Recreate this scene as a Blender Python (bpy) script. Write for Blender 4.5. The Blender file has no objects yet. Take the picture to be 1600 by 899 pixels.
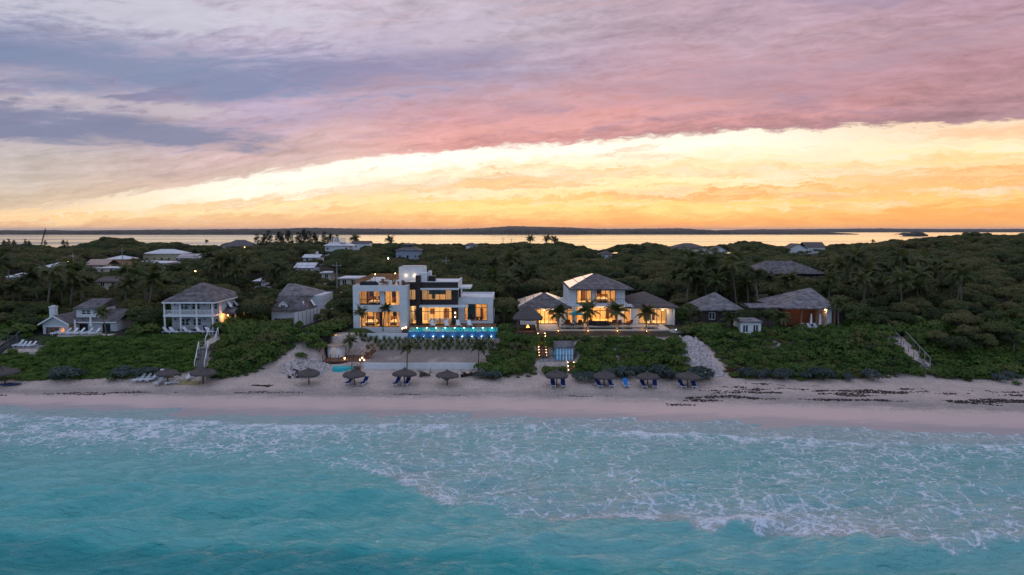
import bpy, math, random
import numpy as np
from mathutils import Vector, Matrix
rnd = random.Random(7); NR = np.random.default_rng(11)
S = bpy.context.scene; COL = S.collection
R = math.radians
# ------------------------------------------------------------------ camera
CZ, PITCH, F = 23.0, R(4.88), 1600*24/36
cs, sn = math.cos(PITCH), math.sin(PITCH)
cam = bpy.data.objects.new('camera', bpy.data.cameras.new('camera')); COL.objects.link(cam)
cam.location = (0, 0, CZ); cam.rotation_euler = (R(90)-PITCH, 0, 0)
cam.data.lens = 24; cam.data.sensor_width = 36; cam.data.clip_end = 60000; cam.data.clip_start = .5
S.camera = cam
# photo measurements (1600 px wide) to metres
def Zp(py, Y): return CZ + Y*math.tan(math.atan((449.5-py)/F)-PITCH)
def Xp(px, Y, z=8.0): return (px-800)/F*(Y*cs+(CZ-z)*sn)
def Gp(px, py, z):
    Y = (z-CZ)/math.tan(math.atan((449.5-py)/F)-PITCH); return Xp(px, Y, z), Y
def proj(x, y, z):
    d = y*cs+(CZ-z)*sn; return 800+F*x/d, 449.5-F*(y*sn+(z-CZ)*cs)/d
# ------------------------------------------------------------------ shader helper
class NT:
    def __init__(s, tree): s.t = tree; s.n = tree.nodes; s.l = tree.links
    def new(s, ty, **k):
        n = s.n.new(ty)
        for a, b in k.items(): setattr(n, a, b)
        return n
    def put(s, sock, v):
        if isinstance(v, bpy.types.NodeSocket): s.l.new(v, sock)
        elif isinstance(v, (tuple, list)) and len(v) == 3 and sock.type == 'RGBA': sock.default_value = (*v, 1)
        else: sock.default_value = v
    def m(s, op, a, b=None, c=None, clamp=False):
        n = s.new('ShaderNodeMath', operation=op, use_clamp=clamp)
        for i, v in enumerate((a, b, c)):
            if v is not None: s.put(n.inputs[i], v)
        return n.outputs[0]
    def ss(s, v, a, b):
        n = s.new('ShaderNodeMapRange', interpolation_type='SMOOTHSTEP')
        s.put(n.inputs[0], v); n.inputs[1].default_value = a; n.inputs[2].default_value = b
        return n.outputs[0]
    def mix(s, f, a, b, mode='MIX'):
        n = s.new('ShaderNodeMix', data_type='RGBA', blend_type=mode)
        s.put(n.inputs[0], f); s.put(n.inputs[6], a); s.put(n.inputs[7], b); return n.outputs[2]
    def xyz(s, x, y, z):
        n = s.new('ShaderNodeCombineXYZ')
        for i, v in enumerate((x, y, z)): s.put(n.inputs[i], v)
        return n.outputs[0]
    def sep(s, v):
        n = s.new('ShaderNodeSeparateXYZ'); s.put(n.inputs[0], v); return n.outputs
    def vm(s, op, a, b):
        n = s.new('ShaderNodeVectorMath', operation=op); s.put(n.inputs[0], a); s.put(n.inputs[1], b); return n.outputs[0]
    def noise(s, vec, scale, detail=4, rough=.55, dist=0, dim='3D'):
        n = s.new('ShaderNodeTexNoise', noise_dimensions=dim)
        if vec is not None: s.put(n.inputs['Vector'], vec)
        n.inputs['Scale'].default_value = scale; n.inputs['Detail'].default_value = detail
        n.inputs['Roughness'].default_value = rough; n.inputs['Distortion'].default_value = dist
        return n.outputs
    def ramp(s, f, stops, interp='LINEAR'):
        n = s.new('ShaderNodeValToRGB'); r = n.color_ramp; r.interpolation = interp
        while len(r.elements) < len(stops): r.elements.new(.5)
        for e, (p, c) in zip(r.elements, stops):
            e.position = p; e.color = (*c, 1) if isinstance(c, (tuple, list)) else (c, c, c, 1)
        s.put(n.inputs[0], f); return n.outputs[0]
def lin(r, g, b):
    f = lambda c: c/255/12.92 if c <= 10 else ((c/255+.055)/1.055)**2.4
    return (f(r), f(g), f(b))
# ------------------------------------------------------------------ sky
SUN_EL, SUN_AZ = 3.0, 12.0
W = bpy.data.worlds.new('World'); S.world = W; W.use_nodes = True
t = NT(W.node_tree); t.n.clear()
x, y, z = t.sep(t.new('ShaderNodeTexCoord').outputs['Generated'])
az = t.m('ARCTAN2', x, y); el = t.m('ARCSINE', z)
azn = t.m('MULTIPLY_ADD', az, 1/1.6, .5)
edge = t.ramp(azn, [(.1, .012), (.29, .085), (.44, .113), (.675, .137), (.9, .124), (1, .12)], 'B_SPLINE')
edge = t.m('ADD', t.sep(edge)[0], t.m('MULTIPLY', t.m('SUBTRACT', t.noise(t.xyz(t.m('MULTIPLY', az, 7), t.m('MULTIPLY', el, 9), 6), 1, 5, .6)[0], .5), .022))
rel = t.m('SUBTRACT', el, edge)
streakv = t.xyz(t.m('MULTIPLY', az, 3.2), t.m('MULTIPLY', rel, 26), 1.3)
n_big = t.noise(t.xyz(t.m('MULTIPLY', az, 2.2), t.m('MULTIPLY', rel, 9), 4.1), 1.6, 5, .55, .6)[0]
n_str = t.noise(streakv, 1.5, 7, .62, .9)[0]
n_fine = t.noise(t.xyz(t.m('MULTIPLY', az, 14), t.m('MULTIPLY', rel, 70), 0), 1.4, 6, .65, .5)[0]
n_mot = t.noise(t.xyz(t.m('MULTIPLY', az, 34), t.m('MULTIPLY', rel, 120), 2.2), 1, 5, .62, .8)[0]
rag = t.m('MULTIPLY_ADD', t.m('SUBTRACT', n_fine, .5), .026, t.m('MULTIPLY', t.m('SUBTRACT', n_mot, .5), .018))
elw = t.m('ADD', el, rag)
lo = t.m('MULTIPLY', t.m('DIVIDE', elw, edge), .5)
hi = t.m('MULTIPLY_ADD', t.m('SUBTRACT', elw, edge), 1/.52, .5)
isup = t.ss(t.m('SUBTRACT', elw, edge), -.0025, .0035)
w_hi = t.m('ADD', t.m('MULTIPLY', t.m('SUBTRACT', n_big, .5), .16), t.m('MULTIPLY', t.m('SUBTRACT', n_str, .5), .10))
w_hi = t.m('MULTIPLY', w_hi, t.ss(rel, .0, .06))
n_thin = t.noise(t.xyz(t.m('MULTIPLY', az, 5), t.m('MULTIPLY', lo, 13), .7), 1.5, 7, .6, .7)[0]
w_lo = t.m('ADD', t.m('MULTIPLY', t.m('SUBTRACT', n_thin, .5), .26), t.m('MULTIPLY', t.m('SUBTRACT', n_big, .5), .10))
w_lo = t.m('MULTIPLY', w_lo, t.ss(lo, .0, .15))
w_lo = t.m('MULTIPLY', w_lo, t.m('SUBTRACT', 1, t.ss(lo, .36, .5)))
s_hi = t.m('MAXIMUM', t.m('ADD', hi, w_hi), .502)
s_lo = t.m('MINIMUM', t.m('MAXIMUM', t.m('ADD', lo, w_lo), 0), .498)
sc = t.m('ADD', t.m('MULTIPLY', s_hi, isup), t.m('MULTIPLY', s_lo, t.m('SUBTRACT', 1, isup)))
cols = [
 (-.64, [(0,(236,180,130)),(.2,(255,205,135)),(.4,(250,208,150)),(.52,(222,196,168)),(.56,(206,190,178)),(.61,(200,188,184)),(.66,(190,178,184)),(.68,(128,127,158)),(.71,(138,138,166)),(.725,(186,176,188)),(.75,(148,148,178)),(.785,(172,164,188)),(.83,(122,131,168)),(.885,(140,145,176)),(.94,(176,174,196)),(1,(180,180,206))]),
 (-.33, [(0,(238,170,118)),(.12,(242,190,128)),(.19,(255,228,165)),(.25,(240,203,152)),(.32,(255,248,225)),(.40,(255,252,238)),(.49,(255,248,230)),(.508,(222,192,180)),(.54,(210,176,174)),(.58,(218,184,186)),(.625,(192,166,186)),(.67,(182,164,190)),(.715,(140,140,180)),(.76,(152,150,186)),(.81,(186,175,200)),(.9,(204,193,210))]),
 (-.06, [(0,(238,150,80)),(.07,(250,182,98)),(.13,(255,222,135)),(.18,(255,200,112)),(.23,(255,233,170)),(.27,(245,198,134)),(.324,(235,190,138)),(.375,(255,240,200)),(.44,(255,252,238)),(.493,(255,250,235)),(.508,(218,150,146)),(.54,(230,160,154)),(.58,(214,154,160)),(.64,(194,154,166)),(.705,(168,154,180)),(.78,(190,176,192))]),
 (.28, [(0,(240,150,68)),(.05,(250,175,82)),(.11,(255,212,122)),(.157,(255,202,104)),(.19,(240,170,98)),(.22,(255,214,146)),(.255,(255,234,180)),(.294,(244,202,146)),(.337,(255,224,172)),(.39,(255,240,206)),(.45,(255,250,230)),(.493,(255,246,224)),(.508,(188,136,142)),(.55,(222,152,150)),(.60,(204,150,158)),(.75,(184,156,172))]),
 (.62, [(0,(246,158,62)),(.1,(250,174,74)),(.17,(255,200,108)),(.25,(244,174,100)),(.33,(255,224,158)),(.4,(255,233,186)),(.455,(250,196,150)),(.493,(246,200,160)),(.508,(164,126,138)),(.56,(186,138,146)),(.63,(188,140,152)),(.70,(184,146,158)),(.77,(190,152,168)),(1,(150,135,170))]),
]
ck = None
for i, (a0, st) in enumerate(cols):
    r = t.ramp(sc, [(p, lin(*c)) for p, c in st])
    if ck is None: ck = r
    else:
        f = t.ss(az, cols[i-1][0], a0); ck = t.mix(f, ck, r)
# cloud body modelling: brighter and darker folds of the deck, finer streaks below it
fold = t.m('ADD', t.m('MULTIPLY', t.m('SUBTRACT', n_str, .5), 1.5), t.m('ADD', t.m('MULTIPLY', t.m('SUBTRACT', n_fine, .5), 1.0), t.m('MULTIPLY', t.m('SUBTRACT', n_mot, .5), .9)))
gain = t.m('MULTIPLY_ADD', fold, t.m('MULTIPLY_ADD', isup, .40, .14), t.m('MULTIPLY_ADD', isup, -.07, 1.12))
ck = t.mix(1.0, ck, t.xyz(gain, gain, gain), 'MULTIPLY')
warm = t.ss(t.noise(streakv, .8, 6, .6, 1.2)[0], .5, .72)
ck = t.mix(t.m('MULTIPLY', warm, t.m('MULTIPLY', isup, .28)), ck, lin(222, 176, 176))
cool = t.ss(t.noise(streakv, .9, 5, .6, 1.6)[1], .52, .7)
cool = t.m('MULTIPLY', cool, t.m('MULTIPLY', isup, .4))
ck = t.mix(cool, ck, lin(136, 134, 172))
sky_streak = t.noise(t.xyz(t.m('MULTIPLY', az, 4), t.m('MULTIPLY', lo, 16), 3.3), 1.3, 7, .62, .8)[0]
low = t.m('MULTIPLY', t.m('SUBTRACT', 1, isup), t.ss(lo, .05, .16))
ck = t.mix(t.m('MULTIPLY', t.m('MULTIPLY', t.ss(sky_streak, .5, .64), low), .55), ck, lin(255, 243, 214))
ck = t.mix(t.m('MULTIPLY', t.m('MULTIPLY', t.ss(n_thin, .56, .68), t.m('MULTIPLY', low, t.m('SUBTRACT', 1, t.ss(lo, .42, .5)))), .5), ck, lin(238, 180, 130))
def bank(a0, e0, wa, we, tilt, amt, col, n, base=None):
    global ck
    u = t.m('DIVIDE', t.m('SUBTRACT', az, a0), wa); v = t.m('DIVIDE', t.m('SUBTRACT', t.m('SUBTRACT', el, e0), t.m('MULTIPLY', t.m('SUBTRACT', az, a0), tilt)), we)
    g = t.m('EXPONENT', t.m('MULTIPLY', t.m('ADD', t.m('MULTIPLY', u, u), t.m('MULTIPLY', v, v)), -1))
    f = t.ss(t.m('ADD', g, t.m('ADD', t.m('MULTIPLY', t.m('SUBTRACT', n, .5), 2.1), t.m('ADD', t.m('MULTIPLY', t.m('SUBTRACT', n_fine, .5), .9), t.m('MULTIPLY', t.m('SUBTRACT', n_mot, .5), .8)))), .32, 1.0)
    f = t.m('MULTIPLY', f, t.ss(g, .04, .25))
    if base: f = t.m('MULTIPLY', f, t.ss(t.m('ADD', el, t.m('MULTIPLY', t.m('SUBTRACT', n_fine, .5), .012)), base-.002, base+.005))
    ck = t.mix(t.m('MULTIPLY', f, amt), ck, lin(*col))
n_bk = t.noise(t.xyz(t.m('MULTIPLY', az, 6), t.m('MULTIPLY', el, 34), 9), 1, 6, .6, 1.0)[0]
bank(-.50, .262, .30, .032, .05, .75, (205, 203, 218), n_bk); bank(-.12, .275, .20, .03, .10, .5, (204, 190, 212), n_bk)
bank(-.46, .196, .30, .036, .0, .85, (128, 142, 176), n_bk); bank(-.16, .222, .26, .024, .12, .55, (146, 140, 176), n_bk)
bank(-.50, .152, .22, .012, .0, .8, (206, 192, 200), n_bk)
bank(-.52, .120, .22, .022, .0, .88, (128, 134, 164), n_bk, .098); bank(.05, .150, .30, .018, .06, .3, (232, 170, 162), n_bk); bank(.35, .20, .3, .03, .05, .45, (170, 146, 168), n_bk)
hs = t.new('ShaderNodeHueSaturation'); hs.inputs['Saturation'].default_value = .93; t.put(hs.inputs['Color'], ck); ck = hs.outputs[0]
# overhead and the eastern half of the dome
over = (.58, .57, .72); east = (.47, .58, .84)
ck = t.mix(t.ss(el, .26, .75), ck, over)
ck = t.mix(t.ss(t.m('ABSOLUTE', az), .95, 1.9), ck, east)
ck = t.mix(t.ss(el, 0, -.05), ck, (.10, .12, .14))
bg = t.new('ShaderNodeBackground'); t.put(bg.inputs[0], ck); bg.inputs[1].default_value = 1.0
sky = t.new('ShaderNodeTexSky', sky_type='NISHITA', sun_disc=False, sun_elevation=R(SUN_EL), sun_rotation=R(SUN_AZ))
bg2 = t.new('ShaderNodeBackground'); t.put(bg2.inputs[0], sky.outputs[0]); bg2.inputs[1].default_value = .0012
add = t.new('ShaderNodeAddShader'); t.l.new(bg.outputs[0], add.inputs[0]); t.l.new(bg2.outputs[0], add.inputs[1])
t.l.new(add.outputs[0], t.new('ShaderNodeOutputWorld').inputs[0])
# ------------------------------------------------------------------ sun (just above the far shore, veiled by cloud)
sl = bpy.data.lights.new('sun', 'SUN'); sl.energy = .4; sl.angle = R(50); sl.color = (1, .62, .32)
so = bpy.data.objects.new('sun', sl); COL.objects.link(so)
dv = Vector((math.sin(R(SUN_AZ))*math.cos(R(SUN_EL+3)), math.cos(R(SUN_AZ))*math.cos(R(SUN_EL+3)), math.sin(R(SUN_EL+3))))
so.rotation_euler = dv.to_track_quat('Z', 'Y').to_euler(); so.location = dv*2000
S.view_settings.view_transform = 'Standard'; S.view_settings.look = 'None'
S.view_settings.exposure = 0; S.view_settings.gamma = 1; S.view_settings.use_curve_mapping = False
S.render.engine = 'CYCLES'
cy = S.cycles; cy.use_denoising = True; cy.max_bounces = 5; cy.diffuse_bounces = 3; cy.glossy_bounces = 3
cy.transmission_bounces = 3; cy.transparent_max_bounces = 8; cy.sample_clamp_indirect = 4; cy.caustics_reflective = False; cy.caustics_refractive = False
# ------------------------------------------------------------------ materials
MATS = {}
def mat(name, col, rough=.8, var=.2, scale=3.0, bump=0.0, stretch=(1, 1, 1), spec=.3, metal=0, col2=None, detail=5):
    if name in MATS: return MATS[name]
    m = bpy.data.materials.new(name); m.use_nodes = True; MATS[name] = m
    t = NT(m.node_tree); b = t.n['Principled BSDF']
    v = t.vm('MULTIPLY', t.new('ShaderNodeNewGeometry').outputs['Position'], stretch)
    n = t.noise(v, scale, detail, .6)[0]
    c2 = col2 or tuple(c*(1-var) for c in col); c1 = col if col2 else tuple(min(1, c*(1+var)) for c in col)
    t.put(b.inputs['Base Color'], t.mix(t.ss(n, .3, .7), c2, c1))
    b.inputs['Roughness'].default_value = rough; b.inputs['Specular IOR Level'].default_value = spec; b.inputs['Metallic'].default_value = metal
    if bump:
        bn = t.new('ShaderNodeBump'); bn.inputs['Strength'].default_value = bump; bn.inputs['Distance'].default_value = .05
        t.put(bn.inputs['Height'], n); t.put(b.inputs['Normal'], bn.outputs[0])
    return m
def lined(name, col, axis, period, dark=.6, rough=.8, var=.2, line=.12, nscale=2.0, spec=.3):
    """a surface with courses, boards or seams running across one axis"""
    if name in MATS: return MATS[name]
    m = mat(name, col, rough, var, nscale, spec=spec); t = NT(m.node_tree); b = t.n['Principled BSDF']
    c = b.inputs['Base Color'].links[0].from_socket
    p = t.sep(t.new('ShaderNodeNewGeometry').outputs['Position'])[axis]
    q = t.m('DIVIDE', p, period); fr = t.m('FRACT', q)
    wn = t.new('ShaderNodeTexWhiteNoise', noise_dimensions='1D'); t.put(wn.inputs['W'], t.m('FLOOR', q))
    k = t.m('MULTIPLY', t.m('MULTIPLY_ADD', wn.outputs[0], .3, .85), t.m('MULTIPLY_ADD', t.m('LESS_THAN', fr, line), dark-1, 1))
    t.put(b.inputs['Base Color'], t.mix(1, c, t.xyz(k, k, k), 'MULTIPLY'))
    return m
def lamp_mat(name, col, e):
    if name in MATS: return MATS[name]
    m = bpy.data.materials.new(name); m.use_nodes = True; MATS[name] = m
    b = m.node_tree.nodes['Principled BSDF']; b.inputs['Base Color'].default_value = (*col, 1)
    b.inputs['Emission Color'].default_value = (*col, 1); b.inputs['Emission Strength'].default_value = e
    return m
def glass_mat(name, tint=(1, 1, 1), spec=1.5):
    if name in MATS: return MATS[name]
    m = bpy.data.materials.new(name); m.use_nodes = True; MATS[name] = m
    t = NT(m.node_tree); t.n.remove(t.n['Principled BSDF'])
    fr = t.new('ShaderNodeFresnel'); fr.inputs[0].default_value = spec
    tr = t.new('ShaderNodeBsdfTransparent'); tr.inputs[0].default_value = (*tint, 1)
    gl = t.new('ShaderNodeBsdfGlossy'); gl.inputs['Roughness'].default_value = .03
    mx = t.new('ShaderNodeMixShader'); t.l.new(fr.outputs[0], mx.inputs[0]); t.l.new(tr.outputs[0], mx.inputs[1]); t.l.new(gl.outputs[0], mx.inputs[2])
    t.l.new(mx.outputs[0], t.n['Material Output'].inputs[0]); return m
def leaf_mat(name, cols, trans=.3, rough=.6):
    m = bpy.data.materials.new(name); m.use_nodes = True; MATS[name] = m
    t = NT(m.node_tree); b = t.n['Principled BSDF']
    g = t.new('ShaderNodeNewGeometry'); n = t.noise(g.outputs['Position'], .16, 3)[0]; n2 = t.noise(g.outputs['Position'], 1.7, 3)[0]
    rn = t.new('ShaderNodeObjectInfo').outputs['Random']
    f = t.m('ADD', t.m('MULTIPLY', rn, .45), t.m('ADD', t.m('MULTIPLY', n, .5), t.m('MULTIPLY_ADD', n2, .5, -.25)))
    c = t.ramp(f, [(i/(len(cols)-1)*.7+.12, q) for i, q in enumerate(cols)])
    t.put(b.inputs['Base Color'], c); b.inputs['Roughness'].default_value = rough; b.inputs['Specular IOR Level'].default_value = .25
    tl = t.new('ShaderNodeBsdfTranslucent'); t.put(tl.inputs[0], t.mix(1, c, (1.1, 1.15, .6), 'MULTIPLY'))
    mx = t.new('ShaderNodeMixShader'); mx.inputs[0].default_value = trans
    t.l.new(b.outputs[0], mx.inputs[1]); t.l.new(tl.outputs[0], mx.inputs[2]); t.l.new(mx.outputs[0], t.n['Material Output'].inputs[0])
    return m
white = mat('white_render', (.62, .63, .64), .7, .06, 1.2, .1)
white_trim = mat('white_trim', (.72, .72, .71), .6, .05, 3)
cream = mat('cream_plaster', (.55, .48, .38), .8, .12, 1)
greywall = lined('grey_clapboard', (.54, .56, .58), 2, .2, .8, .8, .06)
dark_clad = lined('dark_cladding', (.030, .022, .020), 2, .3, .7, .5, .25)
dark_metal = mat('dark_metal', (.02, .019, .018), .45, .2, 4, metal=.3)
shingle = lined('grey_shingle', (.12, .108, .112), 2, .16, .6, .9, .5, .2, 1.1)
shingle_b = lined('brown_shingle', (.105, .085, .08), 2, .16, .7, .9, .35, .16, 4)
cedar = lined('weathered_shingle', (.175, .162, .168), 2, .2, .6, .9, .45, .18, 1.2)
metalroof = lined('pale_metal_roof', (.55, .57, .6), 0, .5, .75, .45, .08, .12)
wood = lined('deck_boards', (.15, .075, .045), 0, .14, .55, .7, .3, .1, 3)
wood_y = lined('stained_timber', (.16, .075, .04), 1, .14, .55, .7, .3, .1, 3)
grey_wood = lined('grey_boards', (.27, .25, .25), 1, .3, .55, .85, .25, .12, 3)
slat = lined('timber_slats', (.40, .20, .09), 0, .18, .3, .7, .2, .3, 3)
stone = mat('pale_stone', (.48, .44, .40), .7, .12, 2, .1)
thatch = mat('dry_thatch', (.105, .088, .084), .95, .55, 3, .9, (6, 6, 1.2), .1)
bark = mat('bark', (.10, .085, .07), .9, .3, 6, .5, (1, 1, .4))
palmbark = lined('palm_trunk', (.16, .135, .11), 2, .16, .65, .9, .25, .25, 6)
blue_fabric = mat('blue_fabric', (.010, .03, .16), .85, .2, 8)
lightblue_fabric = mat('light_blue_fabric', (.02, .17, .48), .85, .15, 8)
white_plastic = mat('white_plastic', (.66, .68, .7), .5, .06, 4)
dark_fabric = mat('dark_fabric', (.03, .03, .035), .9, .3, 6)
teal_fabric = mat('teal_fabric', (.01, .22, .22), .85, .15, 6)
pane = glass_mat('window_glass'); darkpane = mat('dark_glass', (.015, .02, .026), .08, .3, .6, spec=.6)
roomwall = mat('warm_room_plaster', (.72, .60, .42), .85, .08, 1.4)
curtain = lined('curtain_cloth', (.72, .66, .52), 0, .22, .72, .9, .1, .3)
_t = NT(curtain.node_tree); _tl = _t.new('ShaderNodeBsdfTranslucent'); _tl.inputs[0].default_value = (.8, .72, .55, 1); _mx = _t.new('ShaderNodeMixShader'); _mx.inputs[0].default_value = .6
_t.l.new(_t.n['Principled BSDF'].outputs[0], _mx.inputs[1]); _t.l.new(_tl.outputs[0], _mx.inputs[2]); _t.l.new(_mx.outputs[0], _t.n['Material Output'].inputs[0])
bulb = lamp_mat('warm_bulb', (1, .62, .28), 14); bulb_w = lamp_mat('white_bulb', (.9, .93, 1), 9); bulb_s = lamp_mat('street_bulb', (1, .5, .18), 30)
# ------------------------------------------------------------------ mesh and object helpers
class MB:
    def __init__(s): s.v = []; s.f = []
    def add(s, vs, fs):
        b = len(s.v); s.v += [tuple(p) for p in vs]; s.f += [tuple(i+b for i in f) for f in fs]; return s
    def box(s, x0, x1, y0, y1, z0, z1):
        return s.add([(x0,y0,z0),(x1,y0,z0),(x1,y1,z0),(x0,y1,z0),(x0,y0,z1),(x1,y0,z1),(x1,y1,z1),(x0,y1,z1)],
                     [(0,3,2,1),(4,5,6,7),(0,1,5,4),(1,2,6,5),(2,3,7,6),(3,0,4,7)])
    def beam(s, a, b, w, h=None):
        a, b = Vector(a), Vector(b); h = h or w; d = (b-a).normalized()
        u = d.cross(Vector((0, 0, 1))); u = u.normalized() if u.length > 1e-3 else Vector((1, 0, 0)); n = u.cross(d)
        vs = [p+u*(w/2*i)+n*(h/2*j) for p in (a, b) for i, j in ((-1,-1),(1,-1),(1,1),(-1,1))]
        return s.add(vs, [(0,1,2,3),(7,6,5,4),(0,4,5,1),(1,5,6,2),(2,6,7,3),(3,7,4,0)])
    def tube(s, pts, rad, n=8, cap=True):
        P = [Vector(p) for p in pts]; rad = rad if isinstance(rad, (list, tuple)) else [rad]*len(P); base = len(s.v)
        for i, p in enumerate(P):
            d = (P[min(i+1, len(P)-1)]-P[max(i-1, 0)]).normalized()
            u = d.cross(Vector((.13, .99, .07))).normalized(); w = d.cross(u)
            for k in range(n):
                a = 2*math.pi*k/n; s.v.append(tuple(p+(u*math.cos(a)+w*math.sin(a))*rad[i]))
        for i in range(len(P)-1):
            for k in range(n):
                s.f.append((base+i*n+k, base+i*n+(k+1) % n, base+(i+1)*n+(k+1) % n, base+(i+1)*n+k))
        if cap: s.f.append(tuple(base+k for k in reversed(range(n)))); s.f.append(tuple(base+(len(P)-1)*n+k for k in range(n)))
        return s
    def lathe(s, prof, c=(0, 0, 0), n=20, jit=0):
        base = len(s.v)
        for r, z in prof:
            for k in range(n):
                a = 2*math.pi*k/n; q = r*(1+rnd.uniform(-jit, jit)); s.v.append((c[0]+q*math.cos(a), c[1]+q*math.sin(a), c[2]+z+rnd.uniform(-jit, jit)*.5))
        for i in range(len(prof)-1):
            for k in range(n): s.f.append((base+i*n+k, base+i*n+(k+1) % n, base+(i+1)*n+(k+1) % n, base+(i+1)*n+k))
        return s
    def wall(s, x0, x1, z0, z1, y0, y1, holes):
        """a wall slab in the xz plane with rectangular openings (x0,x1,z0,z1)"""
        xs = sorted({x0, x1, *[h[0] for h in holes], *[h[1] for h in holes]})
        for a, b in zip(xs, xs[1:]):
            hs = sorted((h[2], h[3]) for h in holes if h[0] <= a+1e-6 and h[1] >= b-1e-6); c = z0
            for p, q in hs:
                if p > c+1e-6: s.box(a, b, y0, y1, c, p)
                c = max(c, q)
            if c < z1-1e-6: s.box(a, b, y0, y1, c, z1)
        return s
    def hip(s, x0, x1, y0, y1, ze, za, rx0=None, rx1=None, ry0=None, ry1=None, th=.18):
        """hipped roof over the eave rectangle; its top is the rectangle rx0..rx1 by ry0..ry1"""
        cx, cyy = (x0+x1)/2, (y0+y1)/2
        rx0 = cx-.02 if rx0 is None else rx0; rx1 = cx+.02 if rx1 is None else rx1
        ry0 = cyy-.02 if ry0 is None else ry0; ry1 = cyy+.02 if ry1 is None else ry1
        vs = [(x0,y0,ze-th),(x1,y0,ze-th),(x1,y1,ze-th),(x0,y1,ze-th),(x0,y0,ze),(x1,y0,ze),(x1,y1,ze),(x0,y1,ze),
              (rx0,ry0,za),(rx1,ry0,za),(rx1,ry1,za),(rx0,ry1,za)]
        return s.add(vs, [(0,3,2,1),(0,1,5,4),(1,2,6,5),(2,3,7,6),(3,0,4,7),(4,5,9,8),(5,6,10,9),(6,7,11,10),(7,4,8,11),(8,9,10,11)])
    def gable(s, x0, x1, y0, y1, ze, za, axis='x', th=.16):
        """two roof slopes as one solid, ridge along axis"""
        if axis == 'x':
            m = (y0+y1)/2; pr = [(y0, ze), (m, za), (y1, ze), (y1, ze-th), (m, za-th), (y0, ze-th)]; P = lambda q, e: (e, q[0], q[1]); a, b = x0, x1
        else:
            m = (x0+x1)/2; pr = [(x0, ze), (m, za), (x1, ze), (x1, ze-th), (m, za-th), (x0, ze-th)]; P = lambda q, e: (q[0], e, q[1]); a, b = y0, y1
        return s.add([P(q, a) for q in pr]+[P(q, b) for q in pr],
                     [(0,1,7,6),(1,2,8,7),(2,3,9,8),(3,4,10,9),(4,5,11,10),(5,0,6,11),(0,5,4,1),(1,4,3,2),(6,7,10,11),(7,8,9,10)])
def mesh_obj(name, me, material, parent):
    o = bpy.data.objects.new(name, me); COL.objects.link(o)
    if material and not me.materials: me.materials.append(material)
    if parent is not None: o.parent = parent
    return o
def build(mb, name, material, parent=None, smooth=False, off=None, bevel=0, label=None):
    """ONE mesh object; world coordinates are turned into the parent thing's own"""
    if off is None: off = Vector(root_loc(parent)) if parent is not None else Vector((0, 0, 0))
    me = bpy.data.meshes.new(name); me.from_pydata([tuple(Vector(v)-off) for v in mb.v], [], mb.f); me.validate(); me.update()
    if smooth: me.polygons.foreach_set('use_smooth', [True]*len(me.polygons))
    o = mesh_obj(name, me, material, parent)
    if bevel:
        b = o.modifiers.new('edge', 'BEVEL'); b.width = bevel; b.segments = 2; b.limit_method = 'ANGLE'
    if label: o['label'] = label
    return o
def root_loc(o):
    while o.parent is not None: o = o.parent
    return o.location
def tag(o, label=None, cat=None, group=None, kind=None):
    for k, v in (('label', label), ('category', cat), ('group', group), ('kind', kind)):
        if v: o[k] = v
    return o
def thing(name, label, cat, loc=(0, 0, 0), rz=0, group=None):
    o = bpy.data.objects.new(name, None); COL.objects.link(o); o.location = loc; o.rotation_euler.z = rz; o.empty_display_size = .3
    return tag(o, label, cat, group)
def dup(root, loc, rz=0, label=None, group=None, scale=None):
    r = root.copy(); COL.objects.link(r); r.location = loc; r.rotation_euler = (0, 0, rz)
    if scale: r.scale = (scale,)*3 if not isinstance(scale, tuple) else scale
    if label: r['label'] = label
    if group: r['group'] = group
    for ch in list(root.children):
        c = ch.copy(); COL.objects.link(c); c.parent = r
        for g in list(ch.children):
            d = g.copy(); COL.objects.link(d); d.parent = c
    return r
def npmesh(name, V, Q, smooth=False):
    """mesh from numpy quads or triangles"""
    me = bpy.data.meshes.new(name); k = Q.shape[1]
    me.vertices.add(len(V)); me.vertices.foreach_set('co', V.astype(np.float32).ravel())
    me.loops.add(Q.size); me.loops.foreach_set('vertex_index', Q.astype(np.int32).ravel())
    me.polygons.add(len(Q)); me.polygons.foreach_set('loop_start', np.arange(len(Q), dtype=np.int32)*k)
    if smooth: me.polygons.foreach_set('use_smooth', np.ones(len(Q), bool))
    me.update(calc_edges=True); return me
def fattr(me, name, a):
    at = me.attributes.new(name, 'FLOAT', 'POINT'); at.data.foreach_set('value', a.astype(np.float32).ravel())
def point_lamp(name, loc, watt, col=(1, .6, .28), r=.1, parent=None):
    l = bpy.data.lights.new(name, 'POINT'); l.energy = watt; l.color = col; l.shadow_soft_size = r
    o = bpy.data.objects.new(name, l); COL.objects.link(o); o.location = loc
    if parent is not None: o.parent = parent; o.location = Vector(loc)-Vector(root_loc(parent))
    return o
def area_lamp(name, loc, watt, sx, sy, col=(1, .58, .24), parent=None, rot=(0, 0, 0)):
    l = bpy.data.lights.new(name, 'AREA'); l.energy = watt; l.color = col; l.shape = 'RECTANGLE'; l.size = sx; l.size_y = sy
    o = bpy.data.objects.new(name, l); COL.objects.link(o); o.location = loc; o.rotation_euler = rot
    if parent is not None: o.parent = parent; o.location = Vector(loc)-Vector(root_loc(parent))
    return o
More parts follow.
